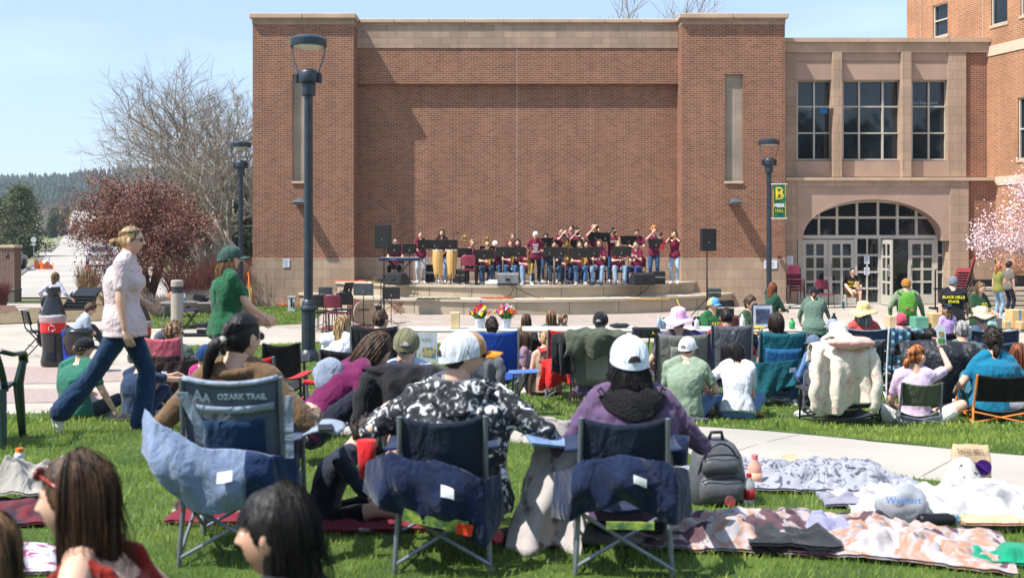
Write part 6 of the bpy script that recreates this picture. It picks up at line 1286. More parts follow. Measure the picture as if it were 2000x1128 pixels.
# rack of chairs at the right
rk = thing('chair_rack', 'black wheeled rack holding the leaning maroon chair stack', 'rack', (X(1857, 30.5), 30.5, 0))
m = MB(); 
for s in (-.45, .45): m.tube([(s, 0, .1), (s, 0, 1.25), (s*.6, .1, 1.3)], .022, 6)
m.box((0, 0, .14), (1.1, .5, .06)); m.box((0, .1, .7), (.9, .04, .05)); m.build('frame', M_blk, rk)
for a in (-.45, .45): m = MB(); m.lathe((a, -.22, .07), [(.03, -.02), (.07, -.02), (.07, .02), (.03, .02)], 14, M=RY_(pi/2)); m.build('wheel', M_tyr, rk)
ch0 = None
for k in range(9):
    lab = 'maroon chair number %s from the bottom of the leaning rack stack' % ['one', 'two', 'three', 'four', 'five', 'six', 'seven', 'eight', 'nine'][k]
    c = band_chair(X(1872+k*1.6, 30.4), 30.4, .22+.075*k, radians(65), lab, col='8a2434', group='maroon chairs leaning on the rack'); c.rotation_euler.y = radians(-12)
# wooden bleachers
M_wd = mat('weathered_wood', (.42, .36, .29), .9, var=.25, scale=4, stretch=(.3, 3, 3))
for px, lab in ((1908, 'weathered timber bench left of the couple'), (1995, 'weathered timber bench right of the couple')):
    t = thing('timber_bench', lab, 'bench', (X(px, 31), 31, 0), group='stepped timber benches'); 
    for k in range(5): m = MB(); m.box((0, .05*k-.1, .12+.14*k), (1.25, .30-.03*k, .11), bev=.01); m.build('plank', M_wd, t)
    for s in (-.5, .5): m = MB(); m.box((s, .1, .35), (.06, .3, .7)); m.build('post', mat('dark_post', (.04, .035, .03), .8), t)
t = thing('planter_barrel', 'dark ribbed barrel in the shade of the pink tree', 'barrel', (X(1988, 31.8), 31.8, 0)); m = MB(); m.lathe((0, 0, 0), [(.22, 0), (.24, .3), (.23, .6), (.25, .62), (.24, 1.05)], 20); m.build('body', mat('barrel', (.02, .02, .022), .6), t, auto=40)
case_(1921, 31.5, 527, 572, .5, .25, 'black plastic crate stack beside the leaning chairs', 'plastic_crate', '101114', cat='crate')
person(1949, 29, 515, 'woman with long curly ginger hair and light jeans by the benches', yaw=-1.2, hair=('curly', 'ginger'), hl=.3, shirt='7a7a3c', sleeve='cap', pants='7f9cb8', arms=('down', 'front'), tail=[(0, -.08, .03), (0, -.12, -.08), (0, -.11, -.2), (0, -.09, -.3)], floor=0)
person(1970, 29.6, 509, 'dark haired man in grey shirt standing beside the ginger woman', yaw=-1.3, fem=False, hair=('mop', 'black'), shirt='6a6660', pants='141c30', arms='down', floor=0, sk='light')
# people behind and at the tables
PT = 'people standing at the tables'
p = person(1590, 16.2, 557, 'standing woman in sage jacket and dark cap leaning over the table', yaw=-.25, pose='stand', lean=.28, hair=('tied', 'auburn'), shirt='5c7466', sleeve='long', pants='1c2c4c', hat=('cap', '15171c'), arms=((-.2, .35, .80), (.26, .50, .82)), hemlen=.12, b=1.2, tail=[(0, -.10, -.02), (0, -.14, -.06), (0, -.12, -.13)])
p = person(1772, 17.4, 541, 'man in tan cap and sage jacket wearing a green backpack', yaw=-.2, pose='stand', lean=.12, fem=False, hair=('short', 'light'), shirt='77866a', sleeve='long', pants='30343c', hat=('cap', 'a06a2a'), arms=((-.26, .05, .8), (.34, .30, .72)), b=1.1, hemlen=.05)
t = thing('backpack', 'bright green backpack worn by the man in tan cap', 'backpack', tuple(p['W'](p['cen'](.28)+np.array([-.02, -.20, 0]))), -.2)
m = MB(); m.ell((0, 0, 0), (.15, .10, .24), 18, 12); m.build('bag', fab('4f8a2a'), t, smooth=True); m = MB(); m.ell((0, -.08, -.07), (.11, .05, .11), 14, 8); m.build('pocket', fab('3c7a26'), t, smooth=True); m = MB(); m.ell((-.03, -.13, -.03), (.03, .01, .02), 8, 5); m.ell((.05, -.13, -.06), (.025, .01, .02), 8, 5); m.build('badge', fab('d84a78'), t, smooth=True)
for s in (-1, 1): m = MB(); m.tube([(s*.09, .02, .2), (s*.12, .14, .25), (s*.13, .24, .12), (s*.12, .2, -.1)], .02, 6, flat=.5); m.build('strap', fab('5a9a30'), t, smooth=True)
person(1862, 17.6, 537, 'man in grey cap and black t-shirt with yellow and white back print', yaw=-.35, pose='stand', lean=.22, fem=False, hair=('buzz', 'grey'), shirt='14161c', pants='15161a', hat=('cap', '6a7480'), arms=('down', (.25, .4, .8)), b=1.2, text=('back', ['BLACK HILLS', 'STATE'], .06), text_col='c8c020')
person(1911, 17.2, 551, 'girl in dark green t-shirt with yellow print facing the audience', yaw=pi+.35, pose='stand', hair=('bob', 'light'), shirt='1c4228', pants='20242c', arms='front', text=('front', ['GO', 'JACKETS'], .07), text_col='d8c020', hpitch=.25)
p = person(1508, 18.2, 552, 'woman with very long straight auburn hair and dark green top', yaw=-1.0, pose='stand', hair=('long', 'auburn'), hl=.42, shirt='1d4a38', sleeve='long', pants='22242c', arms='front')
p = person(1391, 17.3, 577, 'bearded man in blue and tan cap and green shirt with yellow letters', yaw=pi+.5, pose='chair', fem=False, hair=('short', 'brown'), shirt='1c5a30', pants='40506a', arms='table', hat=('cap', 'b8a878', '5a9ad0'), text=('front', ['BHSU', 'B'], .10), text_col='d8b820', b=1.1, specs='g'); under_ = band_chair(p['loc'][0], p['loc'][1], p['loc'][2], p['yaw'], 'chair under the bearded man in green shirt', col='202020', seat=.42)
p = person(1463, 17.3, 575, 'young man with curly brown hair, sunglasses and dark green shirt', yaw=pi+.7, pose='chair', fem=False, hair=('curly', 'brown'), shirt='2c4a2c', pants='30508a', arms='table', specs='sun', text=('front', ['BH'], .11), text_col='d8b820', b=1.1); band_chair(p['loc'][0], p['loc'][1], p['loc'][2], p['yaw'], 'red chair under the young man with sunglasses', col='8a2430', seat=.42)
person(1098, 18.5, 610, 'smiling curly haired young man in green shirt beyond the table', yaw=pi+.6, pose='ground', fem=False, hair=('curly', 'light'), shirt='2c5a3c', pants='30343c', arms='lap', hyaw=.2)
person(1077, 18.3, 607, 'girl with long straight light brown hair sitting with back to camera', yaw=.1, pose='ground', hair=('long', 'light'), hl=.42, shirt='4a5a50', pants='30343c', arms='lap')
person(1028, 18.0, 614, 'girl with long wavy brown hair beyond the table row', yaw=0, pose='ground', hair=('wavy', 'brown'), hl=.42, shirt='6a5040', pants='30343c', arms='lap')
for px, L_, lab in ((900, 1.8, 'folding table behind the blue chair, with flower buckets'), (1131, 1.8, 'folding table behind the red camp chair'), (1362, 1.8, 'folding table with water bottles beside the bearded man'), (1592, 1.8, 'folding table with the laptop and yellow tape'), (1824, 1.8, 'folding table holding the timber crate'), (2056, 1.8, 'folding table at the right edge stacked with cartons')):
    folding_table(px, 16.6, L_, lab, py=640, group='grey folding tables in a row')
TZ = Z(639, 16.6)
def on(px, py, d=16.6, dz=0): return (X(px, d), d, TZ+dz)
# things on the tables
d = 16.5; t = thing('framed_screen', 'large framed screen standing on the table beside green shirts', 'screen', (X(1489, d), d, TZ), .1)
w_, h_ = 42/F*d, 46/F*d; m = MB(); m.box((0, 0, h_/2), (w_, .03, h_), bev=.005); m.build('frame', mat('dark_frame', (.02, .02, .03), .4), t); m = MB(); m.box((0, -.017, h_/2), (w_*.9, .004, h_*.92)); m.build('mount', mat('pale_mount', (.55, .60, .72), .6), t); m = MB(); m.box((0, -.021, h_/2), (w_*.66, .004, h_*.62)); m.build('picture', mat('dark_picture', (.04, .05, .09), .3, col2=(.10, .14, .25), scale=14), t)
t = thing('tape_roll', 'yellow rolled caution tape lying on the table', 'tape', on(1475, 640, 16.35)); m = MB(); m.ell((0, 0, .02), (.16, .06, .025), 16, 8); m.build('roll', fab('d8b020'), t, smooth=True)
for px, h, r, c, lab, cap in ((1450, .22, .04, 'dcdce0', 'white tumbler on the table beside the framed screen', 'e8e8e8'), (1287, .20, .035, 'a8b8c8', 'tall clear bottle with tissue left of the pink hat', 'e8f0f0'), (1296, .17, .04, '6a8a9a', 'blue grey cup beside the pink bucket hat', '4a6a7a'), (1361, .17, .04, 'c8d0c8', 'white cup with green straw right of pink hat', '30343a'), (1547, .15, .045, '3aa860', 'green and clear cup on the table by the sage jacket woman', '202428'), (1629, .24, .045, '15181c', 'black thermos on the table beside the straw hat', '202428')):
    bottle(X(px, 16.4), 16.4, TZ, h, r, c, lab, cap, tilt=None, name='tumbler', cat='cup')
t = thing('straw', 'green straw standing in the white cup', 'straw', on(1361, 640, 16.4, .17)); m = MB(); m.tube([(0, 0, 0), (.02, 0, .12)], .006, 5); m.build('tube', fab('50b850'), t)
def basket(px, py0, py1, wpx, label, d=16.5, col=(.62, .42, .20), name='carton', cat='carton', band=None, dz=0, dd=.25):
    w_, h_ = wpx/F*d, (py1-py0)/F*d; t = thing(name, label, cat, (X(px, d), d, TZ+dz)); m = MB(); m.box((0, 0, h_/2), (w_, dd, h_), bev=.006); m.build('box', mat('card_%.2f' % col[0], col, .8, var=.08), t)
    if band: m = MB(); m.box((w_*.05, -dd/2-.002, h_/2), (w_*.12, .004, h_)); m.build('stripe', fab(band), t)
    return t
basket(1983, 604, 640, 27, 'tallest tan carton with blue stripe on the right table', band='4a7ab0'); basket(1962, 625, 640, 13, 'small carton left of the tallest striped carton', band='8ab8c8', d=16.4); basket(1993, 625, 640, 11, 'small carton in front of the tallest striped carton', d=16.3, band='8ab8c8', col=(.58, .40, .2)); basket(1999, 612, 625, 14, 'carton stacked at the extreme right edge', d=16.5, dz=.12, band='9ac0c8', col=(.5, .36, .2)); basket(1944, 620, 640, 14, 'dark grey carton beside the beige hat', col=(.14, .15, .17)); basket(1934, 627, 640, 13, 'teal and tan carton behind the beige hat brim', col=(.25, .5, .45), d=16.4)
basket(1830, 611, 640, 30, 'timber crate with handles on the table', col=(.55, .36, .18), name='timber_crate', cat='crate'); basket(1738, 616, 640, 12, 'plain tan carton left of the backpack man', col=(.60, .43, .26)); basket(1795, 618, 640, 26, 'green bin on the table right of the backpack', col=(.10, .3, .2), name='bin', cat='bin')
basket(889, 609, 640, 18, 'upright pale wooden block between the caps and flowers', col=(.66, .50, .28), name='wooden_block', cat='block', dd=.15)
t = thing('dark_bag', 'flat dark folded bag on the table left of the logo box', 'bag', on(1210, 640)); m = MB(); m.ell((0, 0, .03), (.17, .1, .04), 20, 10); me = m.mesh('b'); wrinkle(me, .012, 20, 4); link('cloth', me, fab('20242e'), t, smooth=True)
t = thing('cooler_bag', 'dark flat cooler box on the table with small orange logo', 'cooler', on(1258, 640, 16.45, -.10)); m = MB(); m.box((0, -.2, .05), (.42, .2, .16), bev=.02); m.build('box', fab('1c2024'), t); add_text('logo', 'A', .07, M_yl, t, (.1, -.31, .05))
for px, lab, sd in ((937, 'left bucket of bright candy and flowers on the table', 1), (988, 'right bucket of bright candy and flowers on the table', 2)):
    t = thing('candy_bouquet', lab, 'bouquet', on(px, 640), group='candy bouquets in white buckets'); R = random.Random(sd); m = MB(); m.lathe((0, 0, -.02), [(.06, 0), (.09, .15), (.092, .16)], 16); m.build('bucket', mat('white_pattern', (.72, .72, .74), .6, col2=(.3, .35, .5), scale=30), t, auto=40)
    m = MB()
    for k in range(60): a = R.uniform(0, 2*pi); q = R.uniform(.2, 1); m.tube([(.03*cos(a), .03*sin(a), .12), (.15*q*cos(a), .12*q*sin(a), .18+.12*R.random())], .008, 4)
    m.build('leaves', fab('3a7a2a'), t)
    for c in ('e02838', 'f0c820', '2a8ad0', 'e84a90', 'f0f0f0', 'e86a20'):
        m = MB()
        for k in range(8): a = R.uniform(0, 2*pi); q = R.uniform(.1, 1); m.box((.17*q*cos(a), .12*q*sin(a), .22+.16*R.random()*(1.2-q)), (.035, .012, .07), M=RY_(R.uniform(-1, 1))@RZ(R.uniform(-1, 1)))
        tag(m.build('sweets', fab(c), t), kind=None)
d = 14.5; t = thing('poster_board', 'white trifold board with two photographs left of the blue chair', 'poster', (X(834, d), d, gz(X(834, d), d)), .1)
m = MB(); zt = Z(648, d)-gz(0, d); m.box((0, 0, zt-.32), (.28, .012, .62)); m.build('board', mat('board_grey', (.55, .58, .62), .7), t); m = MB(); m.tube([(-.1, .03, 0), (-.1, .0, zt-.3)], .01, 5); m.tube([(.1, .03, 0), (.1, 0, zt-.3)], .01, 5); m.build('easel', M_blk, t)
for k, c in enumerate(('3a6a9a', '3a8a4a')): m = MB(); m.box((.02, -.01, zt-.27-.2*k), (.17, .006, .12), M=RY_(.12)); m.build('photograph', mat('photo_'+c, c, .5, col2='d8c040', scale=22), t)
add_text('heading', '* * *', .06, mat('green_ink', (.05, .3, .1), .7), t, (-.02, -.012, zt-.1))
# audience in chairs before the tables
p = person(1172, 12.6, 604, 'grey bearded man in black mesh cap in the olive draped chair', yaw=0, pose='chair', fem=False, hair=('short', 'grey'), shirt='40444c', arms='rest', hat=('cap_strap', '141618', 'a09888', '4a5a80', 'grey'), hyaw=-.3, pants='30343c'); chair_for(p, 'large grey and purple camp chair draped with olive jacket', ('6a6c66', '4a3a5a'), w=.62, top=.86, frame=fab('3a2030'), window=(.28, .72, .1, .9, '8a8c84'), yaw=-.2)
drape(1160, 12.2, 641, 'olive green fleece jacket draped over the purple camp chair', col='4c5244', w=.66, back=.30, front=.2, sleeves=False, seed=3, yaw=.1); drape(1098, 12.3, 650, 'black lining side of the olive jacket hanging at left', 'jacket_lining', 'jacket', '14161a', w=.24, back=.45, seed=8, sleeves=False)
camp_chair(1104, 13.4, 'bright red camp chair left of the olive jacket', .1, ('c02018', 'b01c18'), top=.89, w=.50, frame=M_gry, recl=.06); drape(1092, 13.1, 700, 'red cloth hanging from the red camp chair', 'cloth', 'cloth', 'c41c1c', w=.45, back=.32, front=.05, seed=5, sleeves=False)
p = person(1325, 11.6, 600, 'person in pale pink bucket hat in a purple draped chair', yaw=0, pose='chair', hair=('short', 'grey'), shirt='5a5060', arms='rest', hat=('sun', 'e8b4dc'), pants='30343c', hyaw=-.3, hpitch=-.2); chair_for(p, 'grey and purple camp chair under the purple hoodie', ('6a6c66', '4a3a5a'), w=.56, top=.92, window=(.25, .75, .0, .8, '7c7e76'))
drape(1332, 11.75, 644, 'purple hoodie spread over the chair of the pink hat', 'hoodie', 'hoodie', '3a1878', w=.52, back=.42, front=.2, seed=6, depth=.14)
p = person(1420, 13.4, 601, 'black haired man in red shirt in the grey logo chair', yaw=0, pose='chair', fem=False, hair=('short', 'black'), shirt='9a1c28', sleeve='long', arms='rest', sk='tan', pants='20242c', b=1.1); chair_for(p, 'grey camp chair with small peak logo behind red shirt', ('5a6068', '3a4048'), w=.50, top=.96, window=(.2, .8, .0, .62, '14161c'), logo=[('A', .07, .5, .88, 'd8d8d8')], frame=M_gry)
p = person(1517, 12.6, 611, 'woman with dark brown hair in the teal camp chair', yaw=0, pose='chair', hair=('bob', 'dark'), shirt='30343c', arms='lap', pants='20242c'); chair_for(p, 'teal and blue camp chair with long teal skirt', ('0c5a66', '0a3a5a'), w=.54, top=.90, window=(.1, .9, .05, .72, '1c5a8a'), skirt=('0e5560', None, .44, .58, .22, 1), frame=M_gry)
p = person(1686, 14.0, 588, 'grey haired woman in wide straw sun hat and coral top', yaw=-.1, pose='chair', hair=('long', 'grey'), hl=.22, shirt='b8504a', sleeve='tee', arms='rest', hat=('straw', 'e0c48a'), pants='40444c', hpitch=-.15, hyaw=-.3); chair_for(p, 'slate blue camp chair behind the straw hat woman', ('3c4656', '2c3646'), w=.52, top=.88, trim='6a7688', frame=M_gry, yaw=-.2)
t = thing('blanket', 'brown plaid blanket hanging from the slate blue chair', 'blanket', (X(1722, 13.6), 13.6, gz(0, 13.6)+.45)); m = MB(); m.grid(lambda u, v: ((u-.5)*.3+.05*v, -.03*sin(u*11), -.43*v+.02*sin(u*8)), 16, 12, thick=.012); m.build('cloth', mat('brown_plaid', (.22, .08, .04), .9, col2=(.03, .05, .07), scale=16), t, smooth=True)
p = person(1642, 10.6, 629, 'person in white bucket hat with a floral jacket over the chair', yaw=.2, pose='chair', hair=('short', 'grey'), shirt='c8b8a8', arms='lap', hat=('bucket', 'dcd8c8'), pants='40444c', hpitch=.1); chair_for(p, 'dark camp chair hidden under the floral jacket', ('30343a', '22262c'), w=.56, top=.86)
M_flor = mat('floral_cloth', (.62, .56, .47), .85, col2=(.60, .35, .30), scale=18, bump=.5, bscale=16); rr_ = [q for q in M_flor.node_tree.nodes if q.type == 'VALTORGB'][0]; rr_.color_ramp.elements[0].position = .36; rr_.color_ramp.elements[1].position = .42
drape(1642, 10.15, 664, 'long cream floral jacket draped over a chair, reaching the grass', 'floral_jacket', 'jacket', w=.56, back=.64, front=.2, seed=12, mm=M_flor, depth=.22)
t = thing('pink_collar', 'pink hood lining folded on top of the floral jacket', 'hood', (X(1655, 10.1), 10.0, Z(662, 10.1))); m = MB(); m.ell((0, 0, -.02), (.24, .10, .07), 24, 12); me = m.mesh('b'); wrinkle(me, .02, 16, 5); link('cloth', me, fab('d8a49c'), t, smooth=True)
person(1630, 12.2, 619, 'small child in light blue grey cap beside white hat', yaw=.3, pose='low', hair=('short', 'brown'), fem=False, shirt='c8ccd4', hat=('cap', '8a94a4'), S=.8, pants='30343c'); person(1606, 12.0, 652, 'child in denim jacket resting head on an arm', yaw=.3, pose='low', hair=('short', 'dark'), shirt='5a7aa8', sleeve='long', S=.8, arms='front', pants='2a4a80', lean=.3, hat=('cap', '5a6a80'))
p = person(1762, 14.2, 609, 'child in pink headscarf behind the blue woven chair', yaw=0, pose='low', hair=('short', 'dark'), shirt='c87888', hat=('scarf', 'b84a5c'), S=.85, pants='30343c'); 
ch = camp_chair(1764, 13.3, 'lawn chair with woven light blue webbing', 0, ('4a7c94', '4a7c94'), w=.56, top=.92, frame=MATS['white_metal'], recl=.08, sag=.01)
for k in range(6):
    m = MB(); u = .08+.168*k; m.grid(lambda a, v, u=u: ((u+.035*(a-.5)*2-.5)*.56, -.235-.08*v-.006*(1 if int(v*9+k) % 2 else -1), .46+.46*v), 2, 18, thick=.004); m.build('webbing', fab('8ab4c4'), ch)
p = person(1818, 12.9, 640, 'person hidden in the black chair behind the quilted coat', yaw=0, pose='low', hair=('short', 'dark'), shirt='20242c', S=.9); camp_chair(1812, 12.6, 'black camp chair with torn white tag behind quilted coat', 0, ('101114', '101114'), w=.62, top=.90, z=gz(0, 12.6)+.0)
M_quilt = mat('quilted_black', (.018, .020, .026), .45, bump=1.0, bscale=26, var=.3)
drape(1826, 11.7, 664, 'black quilted coat draped over chairs beside the plaid shirt man', 'quilted_coat', 'coat', w=.78, back=.66, front=.15, seed=21, mm=M_quilt, depth=.25)
p = person(1880, 12.1, 626, 'grey haired man in green plaid shirt seated by the quilted coat', yaw=-.1, pose='chair', fem=False, hair=('short', 'grey'), shirt='3a4a44', sleeve='tee', arms='rest', smat=mat('green_plaid', (.13, .19, .15), .9, col2=(.03, .05, .09), scale=15), pants='30343c'); chair_for(p, 'dark folding chair under the plaid shirt man', ('1c2430', '1c2430'), w=.5, top=.66)
p = person(1920, 13.0, 598, 'person in floppy beige sun hat in a blue chair', yaw=0, pose='chair', hair=('short', 'grey'), shirt='4a5a70', hat=('sun', 'c4b49c'), arms='rest', hpitch=.12, pants='30343c'); chair_for(p, 'slate and blue camp chair behind the teal t-shirt woman', ('2c3a50', '20304c'), w=.56, top=.90, trim='4a5a74', frame=M_gry)
p = person(1851, 15.3, 594, 'small child in dark bicycle helmet and purple shirt', yaw=.1, pose='stand', hair=('long', 'light'), hl=.2, shirt='b89ad0', hat=('helmet', '1c2638'), pants='6a5a90', arms=('down', 'front'))
person(1993, 11.6, 672, 'person with auburn hair cut off by the right edge', yaw=0, pose='low', hair=('wavy', 'auburn'), shirt='20242c', pants='30343c')
t = thing('water_jug', 'grey round bag and jug beside the black orange chair', 'bag', (X(1992, 10.7), 10.7, gz(5, 10.7))); m = MB(); m.ell((0, 0, .2), (.10, .12, .10), 18, 12); m.build('bag', fab('8a8f98'), t, smooth=True)
# near right: girl with the programme, woman in teal
p = person(1787, 10.7, 672, 'red haired girl in tie dyed shirt holding up a programme', yaw=-.15, pose='low', hair=('tied', 'ginger'), sleeve='tee', smat=mat('tie_dye', (.72, .56, .72), .85, col2=(.55, .42, .60), scale=9), arms=('thigh', (.33, .34, .74)), tail=[(0, -.09, .0), (-.02, -.13, -.05), (-.04, -.12, -.13)], pants='c8c8c0', shorts=True, hyaw=-.9, shoes=None, legs=((-.30, .30, .08), (.28, .34, .08)), legpole=((-1, .3, .7), (1, .3, .7)))
camp_chair(1782, 10.75, 'low olive green camp chair of the red haired girl', -.05, ('5a604c', '4a5040'), w=.38, seat=.16, top=.46, arms=False, frame=M_gry, low=True, recl=.08)
hd_ = np.array(p['W'](p['limbs'][1][2])); t = thing('programme', 'tall white printed programme held up by the red haired girl', 'leaflet', tuple(hd_+np.array([.0, -.02, .12])), .1); m = MB(); m.box((0, 0, .02), (.095, .006, .21), M=RY_(-.08)); m.build('sheet', MATS['paper'], t); m = MB(); m.box((0, -.005, -.04), (.075, .004, .05)); m.build('picture', fab('4a8a3a'), t); m = MB(); m.box((0, -.005, .03), (.05, .004, .05)); m.build('emblem', mat('emblem_ink', (.05, .05, .06), .6, col2=(.6, .5, .1), scale=40), t)
p = person(1941, 10.9, 637, 'dark curly haired woman in bright teal t-shirt, back to camera', yaw=-.1, pose='low', hair=('curly', 'dark'), hl=.2, shirt='0c6c8c', sleeve='tee', arms=('rest', 'rest'), pants='2c6a7c', b=1.5, legs='low', shoes='15161a', tail=[(0, -.08, 0), (0, -.10, -.10), (0, -.08, -.18)], S=1.0)
M_or = mat('orange_tube', (.80, .25, .05), .4); c = camp_chair(1938, 10.75, 'black low camp chair with orange frame poles', -.1, ('0c0d10', '0c0d10'), w=.50, seat=.20, top=.54, arms=False, frame=M_or, recl=.12, trim=None)
for px, py, sd, lab in ((1742, 806, 1, 'left pink clog lying on the grass'), (1762, 806, 2, 'right pink clog lying on the grass')):
    x, y = unp(px, py-2); t = thing('pink_clog', lab, 'shoe', (x, y, gz(x, y)+.03), -1.2, 'pair of pink clogs'); m = MB(); m.loft([(0, -.11, .01), (0, -.06, .02), (0, .02, .03), (0, .08, .02), (0, .11, .01)], [.02, .04, .045, .045, .02], [.02, .03, .04, .03, .015], 14, axes=[((1, 0, 0), (0, 0, 1))]*5); m.build('shoe', fab('e05a90'), t, smooth=True)
x, y = unp(1863, 815); bottle(x, y, gz(x, y)+.0, .20, .033, '', 'clear water bottle on grass between the two low chairs', 'f0f0f0', clear=True, band='a8c0d8')
x, y = unp(1836, 812); t = thing('leaflet', 'blue leaflet lying on the grass beside the water bottle', 'leaflet', (x, y, gz(x, y)+.05), .4); m = MB(); m.box((0, 0, 0), (.24, .2, .006), M=RX_(.15)); m.build('sheet', fab('5a6ab0'), t)
x, y = unp(1828, 806); t = thing('daffodil', 'single yellow daffodil bloom lying in the grass', 'flower', (x, y, gz(x, y)+.12)); m = MB(); m.ell((0, 0, 0), (.045, .03, .045), 12, 7)
for k in range(6): m.ell((.055*cos(k*1.05), 0, .055*sin(k*1.05)), (.03, .008, .03), 8, 5)
m.build('petals', fab('e8c428'), t, smooth=True); m = MB(); m.tube([(0, 0, -.02), (-.04, 0, -.12)], .008, 5); m.build('stem', fab('8aa83a'), t)
x, y = unp(1862, 800); t = thing('potted_plant', 'small spiky plant in a pale pot on the grass', 'plant', (x, y, gz(x, y))); m = MB(); m.lathe((0, 0, 0), [(.06, 0), (.08, .1)], 14); m.build('pot', fab('c8ccc0'), t); m = MB()
for k in range(14): a = k*2.4; m.tube([(0, 0, .1), (.06*cos(a), .06*sin(a), .2), (.17*cos(a), .12*sin(a), .22+.05*sin(k))], [.008, .008, .002], 4)
m.build('leaves', fab('a8b83a'), t)
x, y = unp(1576, 812); t = thing('crushed_can', 'small crushed can on the open grass', 'can', (x, y, gz(x, y)+.05)); m = MB(); m.lathe((0, 0, 0), [(.03, -.05), (.034, 0), (.03, .05)], 12, M=RY_(pi/2-.3)); m.build('can', mat('can_print', (.6, .6, .65), .3, .6, col2=(.5, .08, .1), scale=20), t)
# centre right couple on the grass
p = person(1338, 10.9, 655, 'man in sage t-shirt and white cap sitting on the grass', yaw=-.25, pose='ground', fem=False, hair=('short', 'light'), shirt='82937f', arms=((-.05, .30, .3), (.26, .34, .26)), hat=('cap_strap', 'd4d8e0', 'd4d8e0', 'd4d8e0', 'light'), pants='4a6a94', shoes='30343c', b=1.1, hyaw=-.35, lean=.12, slouch=.8)
p = person(1440, 11.1, 673, 'woman with long wavy black hair and white t-shirt on the grass', yaw=-.2, pose='ground', hair=('wavy', 'black'), hl=.26, shirt='c8ccd4', arms=((-.3, .1, .12), (-.02, .4, .2)), pants='5a7aa0', shoes='d8b8a8', lean=.4, slouch=.8, hpitch=.2, roll=-.25, hyaw=.5)
cloth_heap(1445, 814, .46, .28, .14, 'mustard yellow jacket heaped beside the couple', 'jacket', 'jacket', col='b07a20', seed=4, res=30)
cloth_heap(1335, 826, .5, .25, .08, 'grey folded sweatshirt under the sage shirt man', 'sweatshirt', 'sweatshirt', col='40444a', seed=14, res=30)
# centre: people behind and beside the blue chair
person(961, 15.0, 617, 'dark haired head showing above the blue chair', yaw=.2, pose='low', fem=False, hair=('mop', 'dark'), shirt='30343c', pants='20242c')
camp_chair(962, 12.0, 'tall bright blue camp chair with grey jacket hung on it', .1, ('123c8c', '123c8c'), w=.52, top=.93, frame=M_gry, recl=.08, skirt=None); drape(948, 11.6, 690, 'grey jacket hanging in front of the blue chair back', 'jacket', 'jacket', '55575e', w=.32, back=.40, front=.05, seed=31, sleeves=True)
t = thing('side_table', 'small blue shelf on folding legs with mesh bag', 'side table', (X(1022, 11.4), 11.4, gz(0, 11.4))); m = MB(); m.box((0, 0, .48), (.32, .26, .02), M=RY_(-.05), bev=.008); m.build('tray', fab('4a6ab0'), t); m = MB(); m.tube([(-.1, 0, .48), (-.14, 0, 0)], .01, 5); m.tube([(.08, 0, .48), (-.12, 0, .1)], .01, 5); m.build('leg', M_blk, t); m = MB(); m.lathe((.08, 0, .24), [(.05, 0), (.07, .22)], 12); m.build('mesh_bag', mat('mesh_black', (.02, .02, .02), .8, alpha=.6), t)
person(1039, 14.2, 648, 'dark haired girl lying and looking left under the tables', yaw=1.3, pose='low', hair=('long', 'brown'), hl=.2, shirt='8a6a78', S=.85, pants='30343c', lean=.2)
p = person(1066, 13.6, 645, 'blonde woman with loose braid and bare shoulders', yaw=.2, pose='ground', hair=('tied', 'blond'), shirt='a88878', sleeve='none', tail=[(0, -.09, .02), (.02, -.13, -.08), (.01, -.12, -.2)], pants='20242c', bare=True)
cloth_heap(1072, 722, 1.0, .7, .26, 'charcoal hoodie and legs heaped behind the red chair', 'hoodie', 'hoodie', col='25272c', seed=22, res=30)
camp_chair(1040, 14.6, 'small dark camp chair with blue arms under the tables', .6, ('14161c', '2c4c9a'), w=.42, seat=.3, top=.72)
person(741, 12.2, 605, 'brown haired man with hearing aid in the charcoal chair', yaw=0, pose='chair', fem=False, hair=('short', 'brown'), shirt='7a8aa8', hyaw=-.6, arms='rest', pants='30343c'); camp_chair(738, 12.1, 'charcoal padded camp chair left of the olive cap', 0, ('1c1e22', '1c1e22'), w=.52, top=.98, frame=M_gry, window=(.2, .9, .0, .6, '2c3a40'))
p = person(655, 13.2, 620, 'long blonde haired person in white hooded sweatshirt', yaw=-.3, pose='low', hair=('long', 'blond'), hl=.32, shirt='d8dce8', sleeve='long', hpitch=.4, lean=.2, b=1.2, pants='40444c')
t = thing('white_hood', 'white hood hanging down behind the long blonde hair', 'hood', tuple(p['W'](p['cen'](.5)+np.array([-.1, -.10, 0])))); m = MB(); m.ell((0, 0, 0), (.12, .07, .09), 18, 10); me = m.mesh('b'); wrinkle(me, .012, 16, 2); link('cloth', me, fab('d8dce8'), t, smooth=True)
